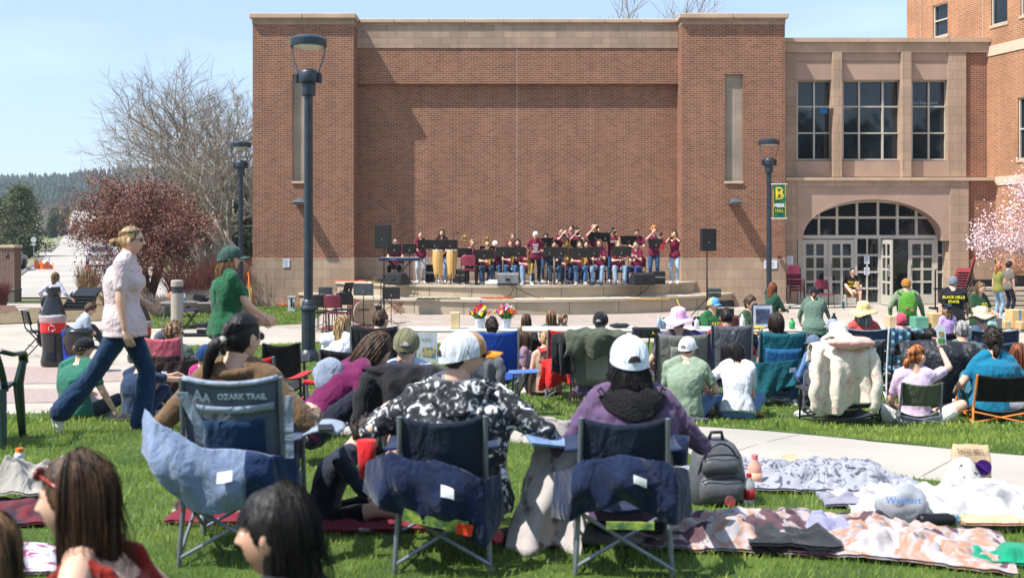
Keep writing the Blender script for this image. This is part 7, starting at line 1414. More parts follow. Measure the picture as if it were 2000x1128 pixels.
# ---------------------------------------------------------------- left side
p = person(107, 22, 532, 'woman walking away in pale grey hooded sweatshirt', yaw=-.15, hair=('long', 'light'), hl=.22, shirt='a8a8b8', sleeve='long', pants='30384c', arms=((-.22, .0, .85), (.32, .1, .88)))
person(172, 58, 514, 'distant child in bright pink beyond the walking woman', yaw=0, hair=('short', 'brown'), shirt='d8206a', pants='c01858', S=.5)
def recycle_bottle(px, d, base, top, label, rz=0):
    z0 = gz(X(px, d), d); h = Z(top, d)-z0; t = thing('recycling_bin', label, 'recycling bin', (X(px, d), d, z0), rz, 'bottle shaped recycling bins'); M = mat('bin_black', (.012, .012, .014), .22, spec=.7)
    m = MB(); m.lathe((0, 0, 0), [(.17, 0), (.195, .03), (.20, .10), (.175, .20), (.17, .28), (.19, .40*h), (.195, .43*h)], 30); m.build('lower_body', M, t, smooth=True)
    m = MB(); m.lathe((0, 0, 0), [(.198, .43*h), (.20, .44*h), (.20, .60*h), (.197, .61*h)], 30); m.build('red_band', mat('bin_red', (.62, .02, .02), .35), t, auto=40)
    m = MB(); m.lathe((0, 0, 0), [(.20, .61*h), (.195, .66*h), (.16, .76*h), (.105, .87*h), (.092, .92*h), (.115, .93*h), (.12, .96*h), (.11, .98*h), (.115, h), (.05, h)], 30); m.build('bottle_neck', M, t, smooth=True)
    m = MB(); m.lathe((0, 0, 0), [(.205, .55*h), (.22, .57*h), (.225, .62*h), (.215, .655*h), (.20, .645*h)], 40); me = m.mesh('l'); wrinkle(me, .010, 24, int(px)); link('bin_liner', me, mat('clear_film', (.6, .56, .58), .25, alpha=.5), t, smooth=True)
    for k in range(3):
        a = k*2*pi/3+.5; q = MB(); q.tube([(.055*cos(a), -.203, .49*h+.05*sin(a)), (.055*cos(a+1.1), -.205, .49*h+.05*sin(a+1.1)), (.055*cos(a+1.5), -.205, .49*h+.05*sin(a+1.5))], [.016, .016, .022], 4, flat=.3); q.build('recycling_arrow', MATS['white_paint'], t)
    return t
recycle_bottle(104, 17.6, 707, 560, 'bottle shaped black and red recycling bin in full view', .3)
recycle_bottle(272, 18.2, 700, 583, 'bottle shaped recycling bin mostly hidden by the walking woman')
t = thing('waste_bin', 'blue waste bin with black bag beside the bottle bin', 'waste bin', (X(147, 16.8), 16.8, gz(-7, 16.8))); z_ = Z(645, 16.8); m = MB(); m.lathe((0, 0, 0), [(.17, 0), (.22, z_)], 4, M=RZ(pi/4)); m.build('bin', mat('bin_blue', (.02, .06, .55), .4), t); m = MB(); m.lathe((.04, 0, z_-.12), [(.2, -.25), (.24, 0), (.25, .1), (.23, .15), (.19, .13)], 26); me = m.mesh('b'); wrinkle(me, .035, 14, 5); link('black_bag', me, mat('black_film', (.012, .012, .014), .25, spec=.7), t, smooth=True)
camp_chair(137, 14.5, 'x', 0) if 0 else None
t = thing('folding_chair', 'black metal folding chair left of the bottle bin', 'chair', (X(78, 19.3), 19.3, gz(-8, 19.3)), -.9); 
m = MB(); m.grid(lambda u, v: ((u-.5)*.42, -.2-.06*v-.02*(1-(2*u-1)**2), .58+.24*v), 8, 4, thick=.02); m.build('backrest', M_blk, t, smooth=True); m = MB(); m.box((0, 0, .44), (.40, .38, .03), bev=.01); m.build('seat', M_blk, t)
for s in (-1, 1): m = MB(); m.tube([(s*.21, -.27, .82), (s*.21, -.2, .5), (s*.21, .22, 0)], .012, 6); m.build('leg', M_blk, t); m = MB(); m.tube([(s*.2, .12, .43), (s*.2, -.28, 0)], .012, 6); m.build('leg', M_blk, t)
m = MB(); m.tube([(-.2, -.16, .18), (.2, -.16, .18)], .008, 5); m.build('stretcher', M_blk, t)
person(88, 19.4, 577, 'seated person in black jacket and dark beanie behind the bottle bin', yaw=-.9, pose='chair', fem=False, hair=('short', 'dark'), shirt='141820', sleeve='long', hat=('beanie', '20242c'), arms='lap', pants='20242c')
person(150, 20.4, 591, 'seated man with brown curls and pale grey shirt looking down', yaw=-1.0, pose='low', fem=False, hair=('curly', 'brown'), shirt='98a2b4', arms='front', hpitch=.4, lean=.3, specs='g', pants='30343c', b=1.15)
t = thing('chair_cart', 'black cart stacked with folded chairs beside the straw grass', 'cart', (X(152, 24), 24, 0)); zt = Z(572, 24)
for k in range(5): m = MB(); m.box((.02*k, .08*k, zt-.28+.07*k), (.55, .5, .03), M=RX_(.35)); m.build('folded_chair', M_blk, t)
for s in (-.25, .25): m = MB(); m.tube([(s, -.2, 0), (s, -.2, zt-.3), (s, .3, zt)], .02, 6); m.build('frame', M_blk, t)
# drinks table
d = 25.5; tb = folding_table(375, d, 1.5, 'grey table with orange water cooler near the grass', py=589, H=Z(589, d), col='77736c'); TZ2 = Z(588, d)
t = thing('water_cooler', 'round orange and blue drinks cooler on the grey table', 'cooler', (X(341, d), d, TZ2)); m = MB(); m.lathe((0, 0, .13), [(.10, -.09), (.125, -.06), (.125, .06), (.10, .09)], 24, M=RX_(pi/2)); m.build('case', mat('orange_case', (.85, .20, .02), .4), t, auto=40); m = MB(); m.lathe((0, -.095, .13), [(.08, -.006), (.08, .006)], 24, M=RX_(pi/2)); m.build('front', mat('blue_front', (.02, .14, .5), .4), t); m = MB(); m.tube([(-.06, 0, .23), (0, 0, .275), (.06, 0, .23)], .016, 6); m.build('handle', MATS['orange_case'], t)
bottle(X(353, d), d, TZ2, .18, .035, '2a6ad0', 'blue bottle left of the two on the grey table', band='1a4ab0'); bottle(X(361, d-.1), d-.1, TZ2, .19, .035, '', 'clear teal bottle beside the blue one on grey table', clear=True, band='3a9aa8')
t = thing('equipment_bag', 'dark open bag and papers at the right end of grey table', 'bag', (X(392, d), d, TZ2)); m = MB(); m.box((0, 0, .09), (.34, .2, .18), M=RY_(.2), bev=.03); m.build('bag', fab('1c1a20'), t); m = MB(); m.box((.22, 0, .12), (.3, .2, .02), M=RY_(-.4)); m.build('papers', fab('7a8a9a'), t)
t = thing('folding_stool', 'dark blue folding stool in front of the grey table', 'stool', (X(372, 24.6), 24.6, 0)); zt = Z(604, 24.6); m = MB(); m.lathe((0, 0, zt-.02), [(.19, 0), (.19, .03)], 20); m.build('seat', fab('1c2c5c'), t)
for s in (-1, 1): m = MB(); m.tube([(s*.15, 0, zt-.02), (-s*.2, .05*s, 0)], .012, 6); m.build('leg', M_blk, t); m = MB(); m.tube([(s*.15, .14, zt-.02), (-s*.2, .14, 0)], .012, 6); m.build('leg', M_blk, t)
case_(398, 23.4, 620, 645, .22, 0, 'small dark speaker on the pavement beside the stool', 'floor_speaker', col='1c1c20', cat='speaker')
t = thing('cable_ramp', 'flat black cable ramp on the pavement under the stool', 'cable ramp', (X(370, 23.2), 23.2, .0)); m = MB(); m.prism([(-.5, 0), (-.42, .05), (.42, .05), (.5, 0)], -.2, .2); m.build('ramp', M_blk, t)
t = thing('orange_strap', 'orange straps hanging at the hall corner', 'strap', (X(488, 31.8), 31.8, 0)); m = MB(); m.tube([(-.12, 0, Z(540, 31.8)), (-.05, 0, 1.2), (0, 0, .6), (.12, 0, .1)], .02, 5); m.tube([(-.08, .05, Z(560, 31.8)), (.05, 0, .8), (.18, 0, .05)], .018, 5); m.build('cord', MATS['orange_cable'], t, smooth=True)
# the two standing women
p = person(243, 8.5, 440, 'tall woman walking right in pale pink t-shirt and flared jeans', yaw=-pi/2+.15, hair=('tied', 'blond'), shirt='cbb9ba', pants='12304f', legs=((-.06, .12, .08), (.07, -.50, .15)), arms=((-.10, .19, 1.02), (.21, .05, .80)), foot=((-.1, 1, -.1), (.0, .25, -.97)), specs='sun', shoes='d8d4c4', b=1.22, hemlen=.06, bell=.03, tail=[(0, -.10, .0), (0, -.15, -.01), (0, -.13, -.05)], wr=.009, detail=2, slouch=.3, curl=.7)
m = MB(); m.tube([tuple(p['cen'](t_)+p['fw']*(-.15*(1-abs(2*q-1)**4))+p['rt']*x_) for q, t_, x_ in ((0, .55, .10), (.25, .46, .04), (.5, .36, -.03), (.75, .26, -.1), (1, .15, -.17))], .012, 6, flat=.5); m.build('shoulder_strap', fab('3a4a64'), p['root'], smooth=True)
p = person(443, 9.9, 474, 'woman in dark green t-shirt and grey green cap standing with folded hands', yaw=-pi/2+.55, hair=('long', 'light'), hl=.26, shirt='1d5638', pants='20242a', arms=((-.05, .32, .98), (.12, .34, 1.0)), hat=('cap', '35504a'), specs='sun', b=1.28, hyaw=-.35, detail=2, wr=.013, shoes='8a9ab0')
# seated on the grass at left
p = person(150, 10.9, 655, 'man in teal green t-shirt and black cap sitting on grass at left', yaw=-.35, pose='ground', fem=False, hair=('mop', 'light'), shirt='2a6a58', arms=((-.2, .3, .25), (.40, .16, .02)), hat=('cap_strap', '15171f', '15171f', '15171f', 'light'), pants='2c3440', b=1.15, slouch=.8, hyaw=-.4)
p = person(268, 10.6, 676, 'person in navy t-shirt sitting behind the walking woman', yaw=-.5, pose='ground', fem=False, hair=('mop', 'blond'), shirt='22344f', arms=((.1, .45, .42), (.35, .42, .40)), legs='bent', pants='1c2c50', b=1.15, slouch=.8)
cloth_heap(258, 826, .5, .3, .12, 'crumpled black jacket on grass by the navy shirt', 'jacket', 'jacket', col='0c0d10', seed=41, res=30); cloth_heap(318, 812, .4, .25, .14, 'second crumpled black cloth near the tan coat', 'cloth', 'cloth', col='101114', seed=42, res=28)
p = person(335, 12.3, 625, 'curly light brown haired person in the pink camp chair', yaw=-.1, pose='chair', fem=False, hair=('curly', 'light'), shirt='4a5a50', specs='sun', hyaw=-.9, arms='rest', pants='30343c')
camp_chair(334, 11.9, 'pink and brown camp chair with broad dark skirt', -.05, ('b85a6a', '3a2824'), w=.44, top=.86, frame=M_gry, recl=.06, window=(.05, .95, .02, .52, '3a2a2a'), skirt=('33221f', None, .36, .56, .22, 2))
person(312, 13.6, 643, 'child in grey cap beside the curly haired person', yaw=-.3, pose='low', fem=False, hair=('short', 'brown'), shirt='8a9aa8', hat=('cap', '4a4e5a'), S=.85, pants='30343c')
person(398, 9.3, 668, 'small child in blue sun cap and magenta top', yaw=-.5, pose='ground', hair=('short', 'light'), shirt='a8286e', sleeve='long', hat=('cap', '163a6a'), S=.8, pants='30343c')
camp_chair(554, 9.6, 'plain black camp chair below the lamp post', .15, ('0e0f12', '0e0f12'), w=.30, top=.80, z=gz(0, 9.6)-.02)
camp_chair(531, 8.0, 'small red camp chair behind the tan coat woman', -.2, ('b81c20', 'a81a1c'), w=.30, top=.70, seat=.3, z=gz(-2, 8.0)-.02, frame=M_gry)
# green plastic armchair at left edge
t = thing('plastic_chair', 'dark green moulded plastic armchair at the left edge', 'chair', (X(-56, 7.8), 7.8, gz(-4, 7.8)), .22); M_gp = mat('green_plastic', (.004, .030, .018), .28, spec=.6)
def pb(u, v): a = (u-.5)*2; return (a*.27*(1-.12*v*v), -.26-.10*v+.10*a*a*(1-v*.4), .42+.50*v*(1-.30*a**4)-.05*v*a*a)
m = MB(); m.tube([pb(u, 1) for u in np.linspace(0, 1, 17)], .03, 8, flat=.6); m.tube([pb(0, v) for v in np.linspace(0, 1, 7)], .025, 8, flat=.6); m.tube([pb(1, v) for v in np.linspace(0, 1, 7)], .025, 8, flat=.6)
for k in range(6): m.grid(lambda a, v, u=.10+.16*k: pb(u+.075*(a-.5)+.02*sin(pi*v)*(k-2.5)/2.5, v), 3, 8, thick=.014)
m.build('slatted_back', M_gp, t, smooth=True); m = MB(); m.grid(lambda u, v: ((u-.5)*.5, -.24+.5*v, .42+.02*v-.02*sin(pi*u)), 8, 8, thick=.02); m.build('seat', M_gp, t, smooth=True)
for s in (-1, 1):
    m = MB(); m.tube([(s*.27, -.28, .72), (s*.31, -.1, .68), (s*.31, .2, .66), (s*.3, .28, .58)], .035, 8, flat=.5); m.build('armrest', M_gp, t, smooth=True)
    m = MB(); m.tube([(s*.26, -.24, .44), (s*.29, -.3, 0)], [.04, .028], 6); m.build('leg', M_gp, t, auto=40); m = MB(); m.tube([(s*.3, .27, .6), (s*.27, .24, .42), (s*.29, .30, 0)], [.03, .04, .028], 6); m.build('leg', M_gp, t, auto=40)
# middle: black logo chair, leaning girl, olive cap man
c = camp_chair(703, 8.3, 'large black camp chair with white and orange logo', .0, ('12161a', '101216'), w=.50, top=.71, seat=.26, frame=M_gry, window=(.22, .78, .08, .72, mat('black_mesh', (.02, .022, .024), .6, alpha=.85)), recl=.12, logo=[('A', .10, .52, .86, 'd8dce0'), ('G C I', .045, .52, .80, 'd8a030')])
m = MB(); m.box((-.25, -.40, .46), (.24, .07, .03), M=RY_(.08), bev=.01); m.build('red_arm_pad', fab('b81c20'), c)
p = person(598, 7.0, 664, 'girl with long brown hair bending forward in magenta sleeves', yaw=-pi/2+.5, pose='chair', hair=('long', 'brown'), hl=.18, shirt='641448', sleeve='long', lean=.75, hpitch=.45, arms='front', pants='1c2030', hyaw=-.1)
t = thing('hooded_vest', 'grey hooded vest bunched on the back of the bending girl', 'vest', tuple(p['W'](p['cen'](.42)+np.array([0, -.13, .05])))); m = MB(); m.ell((0, 0, 0), (.12, .075, .12), 26, 16); me = m.mesh('b'); wrinkle(me, .022, 16, 7); link('cloth', me, fab('8a94a8'), t, smooth=True)
p = person(793, 7.4, 634, 'man in faded olive cap sitting with jacket over his chair', yaw=0, pose='chair', fem=False, hair=('short', 'grey'), shirt='a8b4c8', arms='rest', hat=('cap_strap', '6c6a50', '6c6a50', '6c6a50', 'grey'), pants='30343c', b=1.1)
camp_chair(793, 7.3, 'dark camp chair under the black jacket of the olive cap man', 0, ('121418', '121418'), w=.50, top=.66, seat=.30, frame=M_blk)
drape(796, 7.0, 712, 'black zipped jacket draped over the chair of the olive cap man', 'black_jacket', 'jacket', '15151a', w=.56, back=.50, front=.15, seed=17, depth=.16)
# ---------------------------------------------------------------- the three front chairs
FG = dict(frame=MATS['grey_tube'])
z1 = gz(-1.2, 4.9)
p = person(462, 5.05, 609, 'woman in tan coat with black ponytail, front left camp chair', yaw=0, pose='chair', hair=('tied', 'black'), shirt='6c543c', sleeve='long', arms=((-.34, .20, .60), (.34, .22, .60)), b=1.42, tail=[(0, -.10, .01), (-.02, -.15, -.02), (-.05, -.16, -.10), (-.09, -.14, -.24)], hyaw=-.55, detail=2, pants='20242c', specs='sun', wr=.008, roll=.05)
m = MB(); m.ell(p['L']((-.0, -.125, .0)), .022, 10, 7); m.build('hair_tie', fab('c8c0b0'), p['root'], smooth=True)
m = MB(); m.tube([tuple(p['cen'](.545)+np.array([.085*sin(a), .075*cos(a)-.01, .012*cos(a)])) for a in np.linspace(0, 2*pi, 21)], .026, 8, caps=False); m.build('collar', fab('6c543c'), p['root'], smooth=True)
c = camp_chair(478, 4.95, 'blue and grey camp chair with lettering, front left', .06, ('56606e', '40506a'), w=.42, top=.86, seat=.34, frame=FG['frame'], trim='8a97a8', recl=.10, window=(.22, .86, .02, .62, '0b2c4c'), skirt=('7484a0', '0f2a50', .33, .56, .24, 3, [(0, .70), (.15, .66), (.5, .56), (1, .50)], [(0, .50), (.12, .46), (.35, .30), (.6, .27), (1, .33)], -.42, .27), z=z1, logo=[('OZARK TRAIL', .034, .64, .87, 'b8c4d0'), ('A', .07, .17, .86, 'b8c4d0'), ('A', .05, .27, .855, 'b8c4d0')], sag=.07)
m = MB(); m.grid(lambda u, v: (-.23+.05*u+.16*v, -.345+.05*v, .80-.34*v), 3, 6, thick=.006); m.build('strap', fab('8a97a8'), c); m = MB(); m.grid(lambda u, v: (.24+.035*u, -.34+.03*v, .78-.28*v), 3, 6, thick=.006); m.build('strap', fab('8a97a8'), c)
m = MB(); m.grid(lambda u, v: (.29+.16*u+.02*sin(pi*v), -.15+.3*v, .575+.02*sin(u*3)), 8, 8, thick=.012); m.build('cup_shelf', fab('8a97a8'), c, smooth=True)
t = thing('phone', 'black phone lying on the right armrest of the grey chair', 'phone', (X(636, 4.85), 4.85, z1+.60), .2); m = MB(); m.box((0, 0, 0), (.07, .14, .01), bev=.004); m.build('case', M_blk, t)
p = person(893, 5.0, 634, 'man in black and white camouflage hoodie with white cap, front centre', yaw=0, pose='chair', fem=False, hair=('short', 'dark'), sleeve='long', smat=mat('camo_hoodie', (.062, .066, .072), .9, col2=(.016, .018, .026), scale=24, kind='camo', bump=.3, bscale=20), shirt='30343c', arms=((-.40, .26, .60), (.46, .22, .52)), arm_pole=((-.9, -.5, -.7), (.9, -.4, -.6)), b=1.55, hat=('cap_strap', 'c0c6cc', 'a07850', 'e08a10', 'dark'), hyaw=-1.25, detail=2, pants='141820', specs='sun', wr=.016)
m = MB(); m.ell(p['L']((0, .055, -.085)), np.array((.055, .05, .045)), 18, 12); me = m.mesh('beard'); wrinkle(me, .006, 60, 4); link('beard', me, hairm(HAIR['grey']), p['root'], smooth=True)
m = MB(); m.grid(lambda u, v: tuple(p['cen'](.565-.16*v*sin(pi*u))+np.array([.17*cos(pi*(1-u))*(1-.25*v), -.06-.085*sin(pi*u)*(.6+.6*v), .01+.03*sin(pi*v)])), 26, 10, thick=.02); me = m.mesh('hood'); wrinkle(me, .012, 15, 8); link('hood', me, MATS['camo_hoodie'], p['root'], smooth=True)
m = MB(); m.tube([tuple(p['cen'](.575)+np.array([.10*sin(a), .085*cos(a)-.01, .015*cos(a)])) for a in np.linspace(0, 2*pi, 21)], .028, 8, caps=False); m.build('hood_rim', fab('55585e'), p['root'], smooth=True)
c = camp_chair(866, 4.85, 'navy camp chair under the camouflage hoodie man', .05, ('182436', '142444'), w=.36, top=.70, seat=.33, frame=FG['frame'], skirt=('101f3e', None, .31, .50, .20, 4.2, [(0, .46), (.2, .56), (.5, .52), (1, .42)], [(0, .33), (.3, .29), (.6, .22), (.85, .15), (1, .22)], -.34, .26), z=gz(-.3, 4.85), recl=.08, sag=.06)
m = MB(); m.box((-.03, -.385, .27), (.28, .012, .05), M=RY_(.22)); m.build('printed_tag', mat('green_tag', (.35, .45, .06), .6, col2=(.05, .12, .05), scale=26), c); m = MB(); m.box((.095, -.392, .235), (.07, .014, .045), M=RY_(.22)); m.build('orange_tag', fab('c83c18'), c)
hx = thing('red_cup_sleeve', 'red drink sleeve under the left forearm of the camouflage man', 'cup', (X(716, 4.8), 4.8, gz(-.7, 4.8)+.38)); m = MB(); m.lathe((0, 0, 0), [(.035, 0), (.045, .17), (.04, .17)], 18); m.build('sleeve', fab('b81820'), hx, smooth=True)
p = person(1232, 5.05, 645, 'woman in purple fleece hoodie and white cap, front right camp chair', yaw=.0, pose='chair', hair=('wavy', 'black'), hl=.26, shirt='5a4664', sleeve='long', arms=((-.30, .22, .50), (.26, .26, .55)), b=1.45, hat=('cap_strap', 'd4dce8', 'd4dce8', 'd4dce8', 'black'), hyaw=.12, detail=2, pants='20242c', wr=.009)
m = MB(); m.grid(lambda u, v: tuple(p['cen'](.53-.13*v*sin(pi*u))+np.array([.15*cos(pi*(1-u))*(1-.15*v), -.04-.10*sin(pi*u)*(.7+.5*v), .015+.03*sin(pi*v)])), 26, 10, thick=.03); me = m.mesh('hood'); wrinkle(me, .014, 22, 9); link('hood', me, mat('black_fleece', (.012, .012, .014), 1, bump=1, bscale=90, var=.4), p['root'], smooth=True)
c = camp_chair(1212, 4.8, 'navy camp chair under the purple hoodie woman', -.05, ('172436', '142444'), w=.36, top=.70, seat=.33, frame=FG['frame'], skirt=('101f3e', None, .31, .50, .24, 5.6, [(0, .42), (.2, .54), (.8, .54), (1, .44)], [(0, .22), (.2, .30), (.5, .35), (.8, .28), (1, .24)], -.30, .29), z=gz(.5, 4.8), recl=.08, cup=True)
m = MB(); m.box((.02, -.39, .265), (.20, .012, .03)); m.build('printed_tag', MATS['green_tag'], c)
t = thing('steel_tumbler', 'steel drink tumbler leaning in the right chair pocket', 'tumbler', (X(1318, 4.9), 4.9, gz(.8, 4.9)+.42)); t.rotation_euler = (0, -.45, 0); m = MB(); m.lathe((0, 0, 0), [(.03, 0), (.042, .2), (.04, .21)], 20); m.build('cup', mat('grey_steel', (.35, .37, .4), .3, .6), t, smooth=True); m = MB(); m.lathe((0, 0, .2), [(.044, 0), (.044, .03), (.02, .035)], 20); m.build('lid', M_blk, t)
t = thing('lap_blanket', 'white and mauve patterned blanket hanging from the purple woman lap', 'blanket', (X(1098, 5.1), 5.1, gz(.2, 5.1)))
M_lap = mat('lap_print', (.40, .365, .35), .9, col2=(.15, .10, .10), scale=7); rr_ = [q for q in M_lap.node_tree.nodes if q.type == 'VALTORGB'][0]; rr_.color_ramp.elements[0].position = .38; rr_.color_ramp.elements[1].position = .44
m = MB(); m.grid(lambda u, v: ((u-.5)*.36+.05*sin(v*5)-.05*v, -.05+.05*sin(u*9+v*2)-.16*v*v, .62-.60*v-.06*(u-.5)**2), 30, 24, thick=.012); me = m.mesh('c'); wrinkle(me, .02, 12, 6); link('cloth', me, M_lap, t, smooth=True)
t = thing('booklet', 'blue printed booklet on the armrest between the two navy chairs', 'booklet', (X(1072, 4.95), 4.95, gz(0, 4.95)+.53)); t.rotation_euler = (.25, .15, .3); m = MB(); m.box((0, 0, 0), (.22, .16, .012)); m.build('cover', mat('booklet_blue', (.22, .32, .50), .5, col2=(.12, .2, .35), scale=20), t)
p = person(628, 5.5, 812, 'boy in navy hoodie lying on the grass with a phone', yaw=-pi/2, pose='ground', fem=False, hair=('mop', 'dark'), shirt='1c2434', sleeve='long', S=.85, pants='0c0d10', shorts=True, legs='straight', arms=((.0, .36, .40), (.12, .34, .34)), hpitch=.5, lean=.35, shoes=None, slouch=.5, detail=1)
x, y = unp(740, 1028); cloth_heap(745, 1030, .62, .38, .07, 'maroon and white printed blanket under the bare legs', 'blanket', 'blanket', mm=mat('maroon_print', (.16, .014, .03), .9, col2=(.42, .36, .37), scale=9), seed=51, res=34)
[q for q in MATS['maroon_print'].node_tree.nodes if q.type == 'VALTORGB'][0].color_ramp.elements[0].position = .36; [q for q in MATS['maroon_print'].node_tree.nodes if q.type == 'VALTORGB'][0].color_ramp.elements[1].position = .41
cloth_heap(420, 1018, .5, .32, .09, 'maroon and white printed cloth below the grey chair', 'blanket', 'blanket', mm=MATS['maroon_print'], seed=52, res=32)
x, y = unp(404, 1040); bottle(x, y, gz(x, y), .20, .032, '', 'crumpled clear water bottle beside the maroon cloth', 'f0f0f0', clear=True, band='8a9ac8')
x, y = unp(372, 1010); t = thing('trainer', 'dark maroon trainer lying by the left chair leg', 'shoe', (x, y, gz(x, y)+.05), .9); m = MB(); m.loft([(0, -.13, 0), (0, -.08, .02), (0, 0, .03), (0, .07, .01), (0, .13, -.01)], [.025, .04, .042, .042, .02], [.03, .05, .05, .035, .02], 16, axes=[((1, 0, 0), (0, 0, 1))]*5); m.build('upper', fab('3a1020'), t, smooth=True); m = MB(); m.box((0, 0, -.03), (.075, .25, .02), bev=.008); m.build('sole', fab('c8c8c8'), t)
x, y = unp(682, 930); t = thing('steel_cup', 'small dark steel cup lying on the grass', 'cup', (x, y, gz(x, y)+.05), .3); m = MB(); m.lathe((0, 0, 0), [(.03, -.05), (.04, .05), (.037, .05), (.028, -.04)], 18, M=RX_(1.2)); m.build('cup', mat('dark_steel', (.12, .13, .15), .3, .8), t, smooth=True)
for px, py, lab, c in ((962, 1072, 'small red and white can left of the striped can', 'b84048'), (1014, 1074, 'white striped drink can lying under the navy chairs', 'c8ccd8')):
    x, y = unp(px, py); t = thing('drink_can', lab, 'can', (x, y, gz(x, y)+.05), .5); m = MB(); m.lathe((0, 0, 0), [(.025, -.062), (.033, -.055), (.033, .055), (.025, .062)], 20, M=RX_(1.15)); m.build('can', mat('can_'+c, c, .3, .3, col2=(.5, .08, .1), scale=14, spec=.6), t, auto=40)
cloth_heap(1046, 1058, .34, .22, .10, 'black sandals and bag bundle between the navy chairs', 'bag', 'bag', col='0c0c0e', seed=61, res=26)
cloth_heap(1160, 1060, .5, .25, .10, 'folded patterned blanket end lying under the right navy chair', 'blanket_end', 'blanket', mm=M_lap, seed=62, res=28)
# ---------------------------------------------------------------- blankets at the right
def pmat(name, a, b, sc, lo=.42, hi=.5, c3=None, stretch=(1, 1, 1), dist=0):
    m = mat(name, a, .9, col2=b, scale=sc, bump=.3, bscale=22, stretch=stretch); r = [q for q in m.node_tree.nodes if q.type == 'VALTORGB'][0].color_ramp; r.elements[0].position = lo; r.elements[1].position = hi
    if c3: e = r.elements.new(min(.99, hi+.10)); e.color = (*c3, 1); e = r.elements.new(min(.995, hi+.13)); e.color = (*srgb(a), 1)
    [q for q in m.node_tree.nodes if q.type == 'TEX_NOISE'][0].inputs['Distortion'].default_value = dist; return m
cloth_heap(1560, 948, 1.45, .62, .21, 'pale grey tribal patterned blanket beside the concrete path', mm=pmat('grey_tribal', (.30, .31, .35), (.085, .085, .12), 16, .40, .46, dist=2), seed=71, res=70, rz=-.12)
cloth_heap(1640, 918, .60, .25, .16, 'bunched grey patterned blanket edge nearest the path', 'blanket', mm=MATS['grey_tribal'], seed=72, res=36, rz=-.2)
cloth_heap(1590, 1062, 1.75, .75, .19, 'large cow print blanket in white, rust and grey', mm=pmat('cow_print', (.38, .35, .36), (.095, .05, .062), 4.6, .44, .475, (.36, .18, .105), dist=.8), seed=73, res=80, rz=-.28)
cloth_heap(1870, 1010, 1.25, .75, .24, 'bright white fleece blanket with black spots at right', mm=pmat('white_fleece', (.43, .42, .42), (.20, .19, .22), 5, .30, .34), seed=74, res=60, rz=-.1)
cloth_heap(1700, 985, .6, .34, .12, 'white sheet edge between the grey and cow print blankets', 'sheet', 'sheet', col='8a8a98', seed=75, res=34)
cloth_heap(1545, 1082, .40, .26, .14, 'dark grey jacket lying on the cow print blanket', 'jacket', 'jacket', col='2c2f33', seed=76, res=34, zoff=.04)
cloth_heap(1620, 1066, .22, .2, .12, 'small lilac cloth heaped beside the dark grey jacket', 'cloth', 'cloth', col='9090b0', seed=77, res=24, zoff=.05)
cloth_heap(1985, 1104, .55, .20, .10, 'bright mint green cloth at the lower right corner', 'towel', 'towel', col='128a68', seed=78, res=40, rz=-.15)
cloth_heap(1690, 1040, .28, .14, .10, 'black and grey cloth strips on the cow print blanket', 'clothing', 'clothing', col='1c1c22', seed=79, res=24, zoff=.04); cloth_heap(1890, 1018, .3, .16, .10, 'black garment lying on the bright white fleece', 'clothing', 'clothing', col='15151a', seed=80, res=24, zoff=.04)
x, y = unp(1880, 968); t = thing('printed_bandana', 'white cloth with black floral print standing up before the bag', 'cloth', (x, y, gz(x, y))); m = MB(); m.lathe((0, 0, 0), [(.17, 0), (.13, .10), (.08, .20), (.05, .24), (.01, .25)], 30); me = m.mesh('b'); wrinkle(me, .04, 9, 3); link('cloth', me, pmat('black_on_white', (.45, .44, .41), (.05, .05, .05), 22, .36, .40), t, smooth=True)
x, y = unp(1902, 948); t = thing('paper_carrier', 'brown paper food bag with purple emblem behind the white cloth', 'paper bag', (x, y+.05, gz(x, y)), -.15); m = MB(); m.loft([(0, 0, z_) for z_ in np.linspace(0, .25, 12)], [.12, .12, .12, .12, .12, .118, .117, .116, .114, .112, .11, .105], [.06, .06, .058, .056, .053, .05, .045, .04, .034, .028, .02, .01], 32, p=8); me = m.mesh('b'); wrinkle(me, .004, 30, 4); link('bag', me, MATS['kraft'], t)
add_text('lettering', 'TACO BELL', .032, M_blk, t, (-.01, -.036, .215), rot=(pi/2-.2, 0, 0), depth=.001); m = MB(); m.lathe((.06, -.066, .12), [(.001, 0), (.05, 0)], 18, M=RX_(pi/2)); m.tube([(.01, -.066, .15), (.09, -.066, .09)], [.02, .008], 6, flat=.3); m.build('emblem', mat('purple_ink', (.10, .02, .28), .6), t)
x, y = unp(1903, 985); t = thing('paper_cup', 'small brown paper cup tipped on the white fleece', 'cup', (x, y, gz(x, y)+.09)); t.rotation_euler = (.9, .2, .3); m = MB(); m.lathe((0, 0, 0), [(.025, -.03), (.035, .03), (.033, .03)], 16); m.build('cup', MATS['kraft'], t, smooth=True)
x, y = unp(1760, 1030); t = thing('plastic_carrier', 'white plastic shopping bag with faint blue lettering', 'plastic bag', (x, y, gz(x, y)+.02)); m = MB(); m.ell((0, 0, .09), (.15, .09, .12), 34, 22); me = m.mesh('b'); wrinkle(me, .030, 16, 8); link('film', me, mat('milky_film', (.42, .44, .48), .3, alpha=.8), t, smooth=True); add_text('lettering', 'Walmart', .05, mat('pale_blue_ink', (.1, .3, .7), .6), t, (-.03, -.115, .15))
